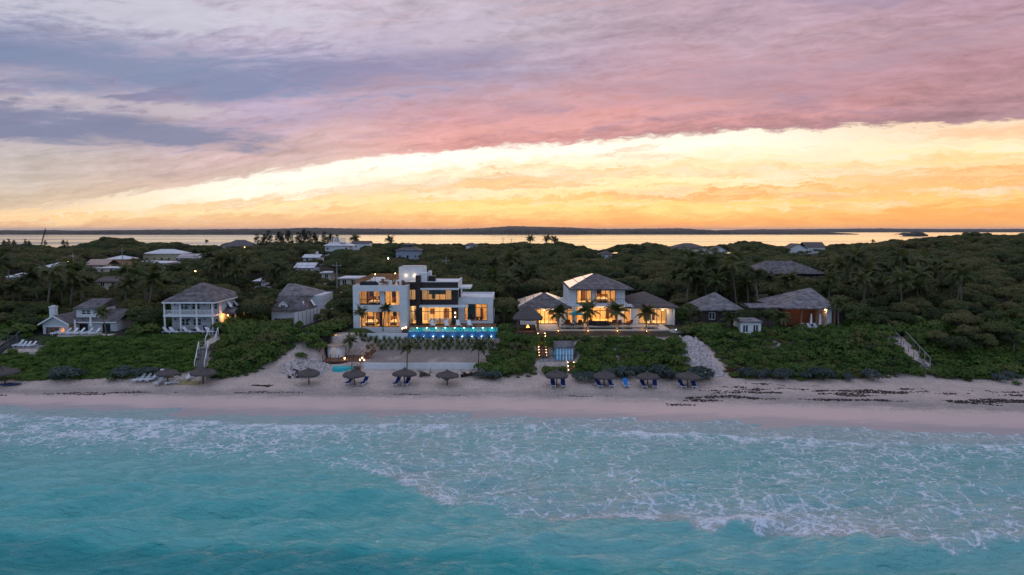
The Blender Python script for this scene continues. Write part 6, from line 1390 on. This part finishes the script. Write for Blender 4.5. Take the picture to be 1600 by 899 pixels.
for x, y, z, px, py, st_, st2 in zip(*[q.tolist() for q in (wx, wy, wz, wp[0], wp[1], w1, w2)]):
    ok_ = False; s = rnd.uniform(.05, .14)
    if px > 1040 and 598 < py < 634: d_ = min(1, (px-1040)/160); c_ = math.exp(-((py-np.interp(px, [1040, 1300, 1600], [612, 613, 614]))/7)**2)*.8+math.exp(-((py-np.interp(px, [1040, 1250, 1600], [620, 625, 628]))/2.6)**2); ok_ = st_*.8+st2*.5 > .92-1.15*c_*d_+.25*rnd.random()-.12; s *= 1.15
    elif 350 < px < 425 and 596 < py < 609: ok_ = st_ > .15+abs(py-602)*.10; s *= 1.4
    elif px < 420: c_ = math.exp(-((py-np.interp(px, [0, 200, 420], [617, 614, 613]))/3.6)**2); ok_ = st_*.8+.3*st2 > 1.15-1.25*c_; s *= .85
    elif 606 < py < 628: c_ = math.exp(-((py-np.interp(px, [420, 700, 1040], [613.5, 618, 620]))/1.6)**2); ok_ = st_ > 1.1-.95*c_; s *= .7
    if ok_: P_.append((x, y, z)); S_.append(s)
weed = mat('dry_seaweed', (.035, .022, .018), .95, .4, 6)
blobs('seaweed', 'strings of dark washed up seaweed along the beach', np.array(P_), np.array(S_), weed, .32)
def rubble(name, label, poly, nmax, smin, smax, m, zlo=0):
    P2, S2 = [], []
    xs_ = [ground(*p) for p in poly]; x0, x1 = min(p[0] for p in xs_)-1, max(p[0] for p in xs_)+1; y0, y1 = min(p[1] for p in xs_)-1, max(p[1] for p in xs_)+1
    for _ in range(nmax*4):
        x, y = rnd.uniform(x0, x1), rnd.uniform(y0, y1); z = th(x, y)
        if inpoly(*proj(x, y, z), poly): P2.append((x, y, z)); S2.append(rnd.uniform(smin, smax)*rnd.choice((.6, 1, 1, 1.6)))
        if len(P2) >= nmax: break
    blobs(name, label, np.array(P2), np.array(S2), m, .7)
coral = mat('coral_rubble', (.42, .37, .36), .9, .35, 3, .5)
rubble('rubble', 'slope of pale coral rubble right of the villa thicket', [(1058, 528), (1092, 530), (1104, 552), (1130, 588), (1104, 592), (1082, 574), (1066, 550)], 700, .08, .34, coral)
rubble('rubble', 'pale broken rock beside the boarded platform', [(440, 572), (470, 560), (505, 558), (516, 576), (500, 590), (470, 592), (450, 590)], 420, .10, .36, coral)
tag(blobs('dead_branches', '', np.array([ground(458+rnd.uniform(-9, 12), 585+rnd.uniform(-7, 6)) for _ in range(90)]), NR.uniform(.08, .3, 90), weed, .9), 'dark heap of dead branches left of the lone umbrella')
def driftwood(px, py, label, n, L, m=bark):
    x, y, z = ground(px, py); b = MB(); b.tube([(x-L*.5, y, z+.15), (x, y+.2, z+.32), (x+L*.5, y, z+.2)], [.22, .2, .10], 7)
    for k in range(n):
        a = rnd.uniform(0, 6.28); q = rnd.uniform(-.4, .4)*L; b.tube([(x+q, y+.1, z+.25), (x+q+.5*math.cos(a), y+.4*math.sin(a), z+.6), (x+q+1.1*math.cos(a), y+.9*math.sin(a), z+rnd.uniform(.5, 1.3))], [.09, .06, .02], 5)
    tag(build(b, 'driftwood', m), label, 'driftwood')
driftwood(1146, 583, 'brown fallen trunk with bare branches right of the rubble slope', 14, 3.2, mat('brown_wood', (.12, .055, .04), .9, .3, 4)); driftwood(1163, 591, 'dark fallen log at the foot of the wide right thicket', 6, 3.6, weed); driftwood(737, 589, 'dark fallen log against the right end of the low beach wall', 8, 3.2, weed); driftwood(664, 589, 'heap of dead palm wood beside the bushy umbrella', 12, 1.6)
# ------------------------------------------------------------------ stairs
def stair(name, label, a, b, w, n, tread_m, rail_m=None, lamps=0, rail_h=.95, lamp_m=None, side='both'):
    """straight flight from a (bottom) to b (top): treads, stringers, rails with posts, step lamps"""
    a, b = Vector(a), Vector(b); d = b-a; hd = Vector((d.x, d.y, 0)).normalized(); u = Vector((hd.y, -hd.x, 0)); o = thing(name, label, 'stairs', a)
    T = MB()
    for i in range(n):
        p = a+d*((i+.5)/n); run = Vector((d.x, d.y, 0)).length/n; T.beam(p-u*(w/2), p+u*(w/2), run*1.02, .07)
    build(T, 'treads', tread_m, o)
    for s in (-1, 1): build(MB().beam(a+u*(s*(w/2+.04))-Vector((0, 0, .16)), b+u*(s*(w/2+.04))-Vector((0, 0, .16)), .07, .3), 'stringer', tread_m, o)
    if rail_m:
        for s in ((-1, 1) if side == 'both' else (side,)):
            r = MB(); off = u*(s*(w/2+.12)); r.beam(a+off+Vector((0, 0, rail_h)), b+off+Vector((0, 0, rail_h)), .08, .07); m_ = max(2, int(d.length/1.6))
            for k in range(m_+1): p = a+d*(k/m_)+off; r.beam(p-Vector((0, 0, .4)), p+Vector((0, 0, rail_h-.05)), .09)
            build(r, 'railing', rail_m, o)
    for k in range(lamps):
        for s in (-1, 1):
            p = a+d*((k+.5)/lamps)+u*(s*(w/2-.06))+Vector((0, 0, .14)); build(MB().lathe([(0, -.06), (.07, 0), (0, .06)], p, 8), 'step_lamp', lamp_m or bulb, o)
        if k % 3 == 1: point_lamp('step_glow', a+d*((k+.5)/lamps)+Vector((0, -.25, .35)), 3, (1, .45, .15), .08, o)
    return o
def g3(px, py, dz=0.0): x, y, z = ground(px, py); return (x, y, z+dz)
x0 = Xp(847.5, 104, 4); y_t = 106.4
g0, g1 = ground(847.5, 561), ground(847.5, 524)
stair('villa_stairs', 'straight timber stairs with a lamp at both ends of every step, below the villa', (x0, g0[1], g0[2]+.2), (x0, g1[1], g1[2]+.35), 1.25, 16, wood, None, 9)
tag(build(MB().box(x0-.7, x0+.7, g1[1]+.1, 110.5, 5.4, g1[2]+.33), 'stair_landing', wood), 'boarded landing at the head of the lamp lined villa stairs', 'landing')
def cabana():
    Y0 = CB[1]; X = lambda p: Xp(p, Y0, 4.5); zb = CBZ
    pa = tag(build(MB().box(X(842), X(898), Y0-1.1, Y0+2.75, zb-.5, zb-.02), 'platform', grey_wood), 'small grey platform carrying the blue striped cabana', 'platform')
    o = thing('striped_cabana', 'small blue and white striped beach cabana with a grey roof beside the villa stairs', 'cabana', (X(881), Y0, zb)); ze, za = Zp(543, Y0), Zp(532.5, Y0+1.3)
    x_0, x_1 = X(867.5), X(895.5); n = 12; sb = mat('sky_blue_paint', (.05, .36, .60), .6, .08, 3); sw = mat('white_paint', (.62, .68, .72), .6, .05, 3)
    for k in range(n):
        p, q = x_0+(x_1-x_0)*k/n, x_0+(x_1-x_0)*(k+1)/n; build(MB().box(p+.002, q-.002, Y0, Y0+.1, zb, ze-.05), 'board', sb if k % 2 == 0 else sw, o)
    build(MB().box(x_0, x_0+.1, Y0+.101, Y0+2.6, zb, ze-.05).box(x_1-.1, x_1, Y0+.101, Y0+2.6, zb, ze-.05), 'side_wall', sb, o)
    build(MB().add([(x_0-.15, Y0-.2, ze), (x_1+.15, Y0-.2, ze), (x_1+.15, Y0+1.3, za), (x_0-.15, Y0+1.3, za), (x_1+.15, Y0+2.8, ze), (x_0-.15, Y0+2.8, ze), (x_0-.15, Y0-.2, ze-.1), (x_1+.15, Y0-.2, ze-.1), (x_1+.15, Y0+2.8, ze-.1), (x_0-.15, Y0+2.8, ze-.1)], [(0,1,2,3),(3,2,4,5),(6,9,8,7),(0,6,7,1),(5,4,8,9),(0,3,5,9,6),(1,7,8,4,2)]), 'roof', shingle, o)
    fr = thing('platform_rail', 'thin dark rail along the front of the cabana platform', 'railing', (X(848), Y0-1, zb)); yr = Y0-1.0
    for k in range(6): xx = X(848+k*9.4); build(MB().box(xx-.03, xx+.03, yr-.03, yr+.03, zb-.02, zb+.85), 'post', dark_metal, fr)
    build(MB().box(X(847), X(896), yr-.04, yr+.04, zb+.85, zb+.9), 'rail', dark_metal, fr)
    stair('cabana_steps', 'short timber steps with lamps from the cabana platform down to the sand', (X(890.5), Y0-3.4, th(X(890.5), Y0-3.4)+.1), (X(890.5), Y0-1.12, zb-.02), 1.0, 8, wood, white_trim, 3, side=-1)
cabana()
wt = g3(334, 524, .25); wm_ = g3(325, 545, .3); wb = g3(312, 578, .1)
stair('white_stairs', 'upper flight of white railed stairs beside the balcony house', (wm_[0], wm_[1]+.75, wm_[2]+.05), wt, 1.1, 12, grey_wood, white_trim)
stair('white_stairs', 'lower flight of white railed stairs ending on the sand', wb, (wm_[0]-.3, wm_[1]-.75, wm_[2]), 1.1, 12, grey_wood, white_trim)
tag(build(MB().box(wm_[0]-1.1, wm_[0]+.9, wm_[1]-.75, wm_[1]+.75, wm_[2]-.15, wm_[2]), 'stair_landing', grey_wood), 'pale landing between the two white stair flights', 'landing')
rt, rb = g3(1391, 519, .45), g3(1444, 576, .2)
stair('hillside_stairs', 'long slanting wooden stairs with two pale handrails on the right dune', rb, rt, 1.3, 26, grey_wood, grey_wood, rail_h=1.35)
vp = ground(1397, 546); zz = vp[2]+.9; o = thing('viewing_platform', 'small railed wooden platform left of the long slanting stairs', 'platform', (vp[0], vp[1], zz)); a_, b_ = Xp(1388, vp[1], 4), Xp(1408, vp[1], 4); y_ = vp[1]
build(MB().box(a_, b_, y_, y_+2, zz-.12, zz), 'boards', grey_wood, o)
for xx in (a_+.06, b_-.06):
    for yy in (y_+.1, y_+1.9): build(MB().box(xx-.05, xx+.05, yy-.05, yy+.05, zz-2, zz+.9), 'post', grey_wood, o)
build(MB().box(a_, b_, y_+.06, y_+.14, zz+.901, zz+.97), 'rail', grey_wood, o)
stair('dark_stairs', 'dark railed stairs down the dune at the far left edge', g3(-8, 554, .3), g3(33, 526, .3), 1.3, 14, mat('dark_boards2', (.06, .055, .055), .9), mat('grey_rail', (.12, .115, .12), .8))
zz = LDZ; tag(build(MB().box(Xp(5, LD[1], 4), Xp(57, LD[1], 4), LD[1], LD[1]+2.5, zz-.9, zz), 'sun_deck', grey_wood), 'pale deck cut into the left dune below the beach cottage', 'deck')
sdk = lounger('sun_lounger', '', white_plastic, white_plastic, 'white loungers on the left dune deck')
for i, (px, nm) in enumerate(((29, 'leftmost'), (36, 'second from left'), (43, 'third from left'), (51, 'rightmost'))):
    loc = (Xp(px, LD[1]+1.2, 4), LD[1]+1.2, zz+.005); lab = f'white lounger on the left dune deck, {nm} of four'
    if i == 0: sdk.location = loc; sdk.rotation_euler.z = R(-25); sdk['label'] = lab
    else: dup(sdk, loc, R(-25), lab, None, .8)
# ------------------------------------------------------------------ tiki hut beside the villa
def tiki():
    Y0 = 110.2; X = lambda p: Xp(p, Y0, 7); o = thing('tiki_hut', 'open thatched hut on dark posts left of the villa with a glowing fire bowl', 'hut', (X(825), Y0+1.6, 6.3)); x_0, x_1 = X(809), X(841); VIS.append((803, 847, 512, Y0)); ze = Zp(498.5, Y0)
    for xx in (x_0, x_1):
        for yy in (Y0+.2, Y0+3.2): build(MB().tube([(xx, yy, 5.8), (xx, yy, ze+.1)], .12, 8), 'post', bark, o)
    b = MB(); m_ = ((x_0+x_1)/2, Y0+1.7); n = 44
    for r_, z_ in ((2.45, ze-.25), (2.5, ze), (1.9, ze+.65), (1.1, ze+1.35), (.5, ze+1.75), (.05, ze+1.95)):
        for k in range(n): a = 2*math.pi*k/n; sq = 1/max(abs(math.cos(a)), abs(math.sin(a)))**.55; j = rnd.uniform(-.05, .05); b.v.append((m_[0]+r_*sq*math.cos(a)*1.0+j, m_[1]+r_*sq*math.sin(a)*.9+j, z_+rnd.uniform(-.07, .07)))
    for j in range(5):
        for k in range(n): b.f.append((j*n+k, j*n+(k+1) % n, (j+1)*n+(k+1) % n, (j+1)*n+k))
    b.f.append(tuple(range(n))); build(b, 'roof', thatch, o)
    tag(build(MB().box(X(804), X(846), Y0-.3, Y0+4, 5.4, 6.42), 'hut_platform', wood), 'low boarded floor under the open thatched hut', 'platform')
    f = thing('fire_bowl', 'glowing orange fire bowl on the floor of the thatched hut', 'fire bowl', (X(825), Y0+1.2, 6.425)); build(MB().lathe([(.2, 0), (.25, .3), (.45, .5), (.38, .5), (.2, .35), (0, .33)], (0, 0, 0), 14), 'bowl', dark_metal, f, off=Q0)
    build(MB().lathe([(.30, .42), (.18, .62), (.06, .85), (0, .9)], (0, 0, 0), 10, .03), 'flame', lamp_mat('fire', (1, .38, .07), 7), f, off=Q0); point_lamp('fire_glow', (X(825), Y0+.5, 7.5), 30, (1, .38, .1), .15, f)
tiki()
# ------------------------------------------------------------------ round white hut, boarded platform and rails
def platform_site():
    Yh = 104.2; X = lambda p, Y=Yh: Xp(p, Y, 3.5); zd = Zp(563, 102.3); o = thing('round_hut', 'round white hut with a flat tan roof on the boarded platform', 'hut', (X(522), Yh+1.3, zd)); r_ = (X(535.5)-X(509))/2; zt_ = Zp(541, Yh)
    build(MB().lathe([(r_, -.3), (r_, zt_-zd-.12), (r_-.12, zt_-zd-.12)], (0, 0, 0), 28), 'wall', white, o, True, off=Q0); build(MB().lathe([(r_-.2, zt_-zd-.2), (r_+.18, zt_-zd-.119), (r_+.18, zt_-zd), (0, zt_-zd+.12)], (0, 0, 0), 28), 'roof', mat('tan_render', (.40, .29, .22), .8, .1, 2), o, off=Q0)
    build(MB().box(-.35, .35, -r_-.03, -r_+.25, .05, 1.75), 'door', mat('pale_door', (.52, .5, .48), .6), o, off=Q0); point_lamp('hut_glow', (X(522), Yh-1.1, zd+1.3), 7, (1, .72, .5), .1, o)
    x_0, x_1 = Xp(504.5, 102, 3), Xp(567, 102, 3)
    tag(build(MB().box(x_0, x_1, 101.6, 106.6, zd-.22, zd), 'boarded_platform', wood), 'brown boarded platform in front of the round white hut', 'platform')
    rl = thing('platform_rail', 'dark post railing along the seaward edge of the boarded platform', 'railing', (x_0, 101.7, zd))
    for k, p in enumerate((505, 517, 529.5, 541, 553)): xx = Xp(p, 101.7, 3); build(MB().box(xx-.06, xx+.06, 101.53, 101.59, zd-1.2, zd+1.0), 'post', wood_y, rl)
    for k in range(3): build(MB().box(Xp(505, 101.7, 3), Xp(553, 101.7, 3), 101.6, 101.62, zd+.3+k*.3, zd+.32+k*.3), 'cable', dark_metal, rl)
    stair('timber_steps', 'timber steps with railings from the boarded platform to the sand', (Xp(557, 99.2, 2.5), 98.9, Zp(580, 98.9)), (Xp(557, 101.5, 3), 101.5, zd), 1.0, 7, wood, wood_y)
    stair('timber_steps', 'railed timber ramp climbing right from the boarded platform', (Xp(565, 102.6, 3), 102.6, zd), (Xp(585, 103.6, 4), 103.9, Zp(545, 103.9)), .9, 6, wood, slat)
    for k, (p, q) in enumerate(((566, 562), (562.5, 564), (569, 559.5))):
        l = thing('lantern', ('middle', 'lowest', 'highest')[k]+' lantern of the three by the timber ramp', 'lantern', (Xp(p, 101.8, 3), 101.8, zd+.001+(.0 if k else .3)), 0, 'lanterns on the boarded platform'); build(MB().box(-.09, .09, -.09, .09, 0, .03).box(-.09, .09, -.09, .09, .26, .29), 'case', dark_metal, l, off=Q0); build(MB().box(-.06, .06, -.06, .06, .031, .259), 'lamp', bulb, l, off=Q0)
    l = thing('lantern', 'single lantern at the right side of the round white hut', 'lantern', (Xp(538.5, 103, 3), 103, zd), 0, 'lanterns on the boarded platform'); build(MB().box(-.08, .08, -.08, .08, 0, .03), 'case', dark_metal, l, off=Q0); build(MB().box(-.06, .06, -.06, .06, .031, .259), 'lamp', bulb, l, off=Q0); point_lamp('lantern_glow', (Xp(538.5, 103, 3)+.3, 102.8, zd+.4), 4, (1, .5, .2), .06, l)
    # steps behind the hut with their lamps
    st = stair('garden_steps', 'brick red garden steps with lamps curving up behind the round white hut', (Xp(527, 106.6, 4.5), 106.8, Zp(540, 106.8)), (Xp(519, 110.2, 6), 110.4, Zp(522, 110.4)), 1.2, 9, mat('red_brick', (.22, .09, .06), .85, .2, 4), None)
    for k, (p, q) in enumerate(((520.2, 524.5), (523.2, 528), (526, 532), (525.7, 536.3))):
        Yk = 110.0-k*1.0; z_ = Zp(q, Yk); build(MB().tube([(Xp(p, Yk, z_), Yk, z_-.5), (Xp(p, Yk, z_), Yk, z_-.06)], .03, 6), 'lamp_post', dark_metal, st); build(MB().lathe([(0, -.07), (.09, 0), (0, .07)], (Xp(p, Yk, z_), Yk, z_), 8), 'step_lamp', bulb, st)
    point_lamp('step_glow', (Xp(524, 107.6, 6), 107.6, 6.3), 10, (1, .45, .15), .1, st)
    wl_ = tag(build(MB().box(Xp(536, 106.9, 4), Xp(585, 106.9, 4), 106.7, 106.98, 3.2, Zp(550, 106.9)), 'timber_wall', wood_y), 'brown timber retaining wall right of the round white hut', 'wall')
    # turquoise splash pool
    t_ = mat('turquoise_sheet', (.015, .40, .42), .35, .12, 2, .2); x, y, z = ground(534, 578); p_ = thing('splash_pool', 'turquoise cover of a small pool under the boarded platform', 'pool', (x, y, z))
    V = [(0, 0, .42)]; n = 22
    for rr, zz_ in ((.6, .42), (1.0, .40), (1.08, .15), (1.1, -.3)):
        for k in range(n): a = 2*math.pi*k/n; V.append((rr*1.45*math.cos(a)*(1+.08*math.sin(3*a+1)), rr*.95*math.sin(a)+.3, zz_+.03*math.sin(5*a)))
    build(MB().add(V, [(0, 1+k, 1+(k+1) % n) for k in range(n)]+[(1+j*n+k, 1+(j+1)*n+k, 1+(j+1)*n+(k+1) % n, 1+j*n+(k+1) % n) for j in range(3) for k in range(n)]), 'cover', t_, p_, True, off=Q0)
platform_site()
# ------------------------------------------------------------------ utility poles, wires, street lamps, crane, car
POLES = []
def pole(px, top, Y, lab):
    x = Xp(px, Y, 12); zt_ = Zp(top, Y); o = thing('utility_pole', lab, 'utility pole', (x, Y, th(x, Y)), 0, 'utility poles in the woods')
    build(MB().tube([(x, Y, th(x, Y)-.5), (x, Y, zt_)], [.19, .13], 8), 'pole', grey_wood, o); build(MB().box(x-1.1, x+1.1, Y-.06, Y+.06, zt_-.75, zt_-.6), 'crossarm', grey_wood, o)
    for s in (-.9, 0, .9): build(MB().lathe([(0, 0), (.06, .02), (.05, .16), (0, .18)], (x+s, Y, zt_-.6 if s else zt_), 6), 'insulator', white_plastic, o)
    POLES.append((x, Y, zt_-.45))
for q in ((13, 409, 172, 'utility pole left of the small far left bungalow'), (114.5, 397, 225, 'utility pole beside the orange street lamp'), (191, 389.5, 275, 'utility pole rising behind the orange brown house'), (305, 398, 215, 'utility pole right of the long pinkish roof'), (377.5, 399, 212, 'utility pole in the woods above the balcony house'), (526.5, 411, 160, 'tall utility pole left of the modern house'), (697, 404, 195, 'utility pole right of the blue grey house'), (786, 371.5, 430, 'thin pole on the skyline, left of two'), (799.5, 372.5, 430, 'thin pole on the skyline, right of two')): pole(*q)
def wire(i, j, lab):
    a, b = Vector(POLES[i]), Vector(POLES[j]); pts = [a.lerp(b, k/14)-Vector((0, 0, 4*1.1*(k/14)*(1-k/14))) for k in range(15)]; tag(build(MB().tube(pts, .035, 4, False), 'power_line', dark_metal), lab, 'power line')
wire(0, 1, 'power line from the far left pole to the pole by the orange street lamp'); wire(1, 2, 'power line between the orange street lamp pole and the orange brown house'); wire(2, 3, 'power line passing over the cream house'); wire(3, 4, 'power line between the two poles above the balcony house'); wire(4, 5, 'power line running to the tall pole left of the modern house')
def street_lamp(px, py, Y, lab, m, w, col):
    x = Xp(px, Y, 9); z = Zp(py, Y); o = thing('street_lamp', lab, 'street lamp', (x, Y, th(x, Y)), 0, 'lit street lamps among the trees'); VIS.append((px-4, px+4, py+3, Y)); build(MB().tube([(x+.5, Y+.3, th(x, Y)-.3), (x+.5, Y+.3, z+.2), (x, Y, z+.35)], .07, 6), 'pole', dark_metal, o); build(MB().lathe([(0, -.2), (.17, -.07), (.17, .07), (0, .2)], (x, Y-.1, z), 10), 'lamp', m, o); point_lamp('street_glow', (x, Y-.8, z-.2), w, col, .2, o)
street_lamp(108, 409.5, 222, 'glowing orange street lamp by the white far left bungalow', bulb_s, 260, (1, .4, .12)); street_lamp(607, 404, 225, 'bright white street lamp between the casuarinas and the blue grey house', lamp_mat('white_street', (1, .9, .75), 22), 60, (1, .85, .65)); street_lamp(967, 397.5, 300, 'orange street lamp near the bay above the villa roof', bulb_s, 90, (1, .5, .2)); street_lamp(383, 386.5, 330, 'small yellow street lamp in the woods left of the casuarina row', lamp_mat('yellow_street', (1, .7, .2), 10), 20, (1, .6, .2)); street_lamp(306, 424, 190, 'small yellow lamp in the palms above the balcony house', lamp_mat('yellow_street', (1, .7, .2), 10), 15, (1, .6, .2)); street_lamp(749, 398, 300, 'small pale lamp in the woods above the modern house', lamp_mat('white_street', (1, .9, .75), 22), 15, (1, .85, .65))
o = thing('crane', 'leaning lattice crane boom far off against the bay', 'crane', (Xp(63, 520, 5), 520, 3)); a = Vector((Xp(64, 520, 8), 520, Zp(386, 520))); b = Vector((Xp(73, 520, 8), 520, Zp(357.5, 520))); bm = MB()
for dx, dy in ((-.35, -.35), (.35, -.35), (.35, .35), (-.35, .35)): bm.beam(a+Vector((dx, dy, 0)), b+Vector((dx*.4, dy*.4, 0)), .16)
for k in range(10): p, q = a.lerp(b, k/10), a.lerp(b, (k+1)/10); bm.beam(p+Vector((-.33, -.35, 0)), q+Vector((.33, -.35, 0)), .1)
build(bm, 'boom', dark_metal, o); build(MB().box(a.x-2.5, a.x+1.5, 518.5, 521.5, 2.5, a.z), 'cab', dark_metal, o); build(MB().tube([b, (b.x+.6, 520, b.z-9)], .06, 4), 'cable', dark_metal, o)
def car(px, py, Y, lab):
    z0 = Zp(py, Y); x = Xp(px, Y, z0); o = thing('parked_car', lab, 'car', (x, Y, z0), R(20)); pw = mat('white_car_paint', (.7, .72, .74), .25, .03, 2, spec=.5); VIS.append((px-9, px+9, py+2, Y))
    b = MB(); pr = [(-2.2, .35), (2.2, .35), (2.25, .8), (1.3, .98), (-2.2, 1.0)]; b.add([(a, -.85, c) for a, c in pr]+[(a, .85, c) for a, c in pr], [(0,1,2,3,4),(9,8,7,6,5),(0,5,6,1),(1,6,7,2),(2,7,8,3),(3,8,9,4),(4,9,5,0)]); build(b, 'body', pw, o, off=Q0, bevel=.06)
    b = MB(); pr = [(-1.9, 1.0), (1.0, 1.0), (.4, 1.5), (-1.5, 1.52)]; b.add([(a, -.74, c) for a, c in pr]+[(a, .74, c) for a, c in pr], [(0,1,2,3),(7,6,5,4),(0,4,5,1),(1,5,6,2),(2,6,7,3),(3,7,4,0)]); build(b, 'windows', darkpane, o, off=Q0); build(MB().box(-1.45, .35, -.7, .7, 1.525, 1.57), 'roof', pw, o, off=Q0)
    for sx in (-1.35, 1.35):
        for sy in (-.86, .86): w_ = build(MB().tube([(sx, sy-.1, .33), (sx, sy+.1, .33)], .33, 14), 'wheel', dark_metal, o, off=Q0)
# ------------------------------------------------------------------ air
hm = bpy.data.materials.new('haze'); hm.use_nodes = True; t = NT(hm.node_tree); t.n.remove(t.n['Principled BSDF'])
pv = t.new('ShaderNodeVolumePrincipled'); pv.inputs['Color'].default_value = (.92, .93, .96, 1); pv.inputs['Density'].default_value = .00002; pv.inputs['Anisotropy'].default_value = .2
t.l.new(pv.outputs[0], t.n['Material Output'].inputs['Volume'])
tag(build(MB().box(-46000, 46000, -400, 50500, -12, 90), 'haze', hm), 'thin evening haze over the island and bay', None, None, 'stuff')
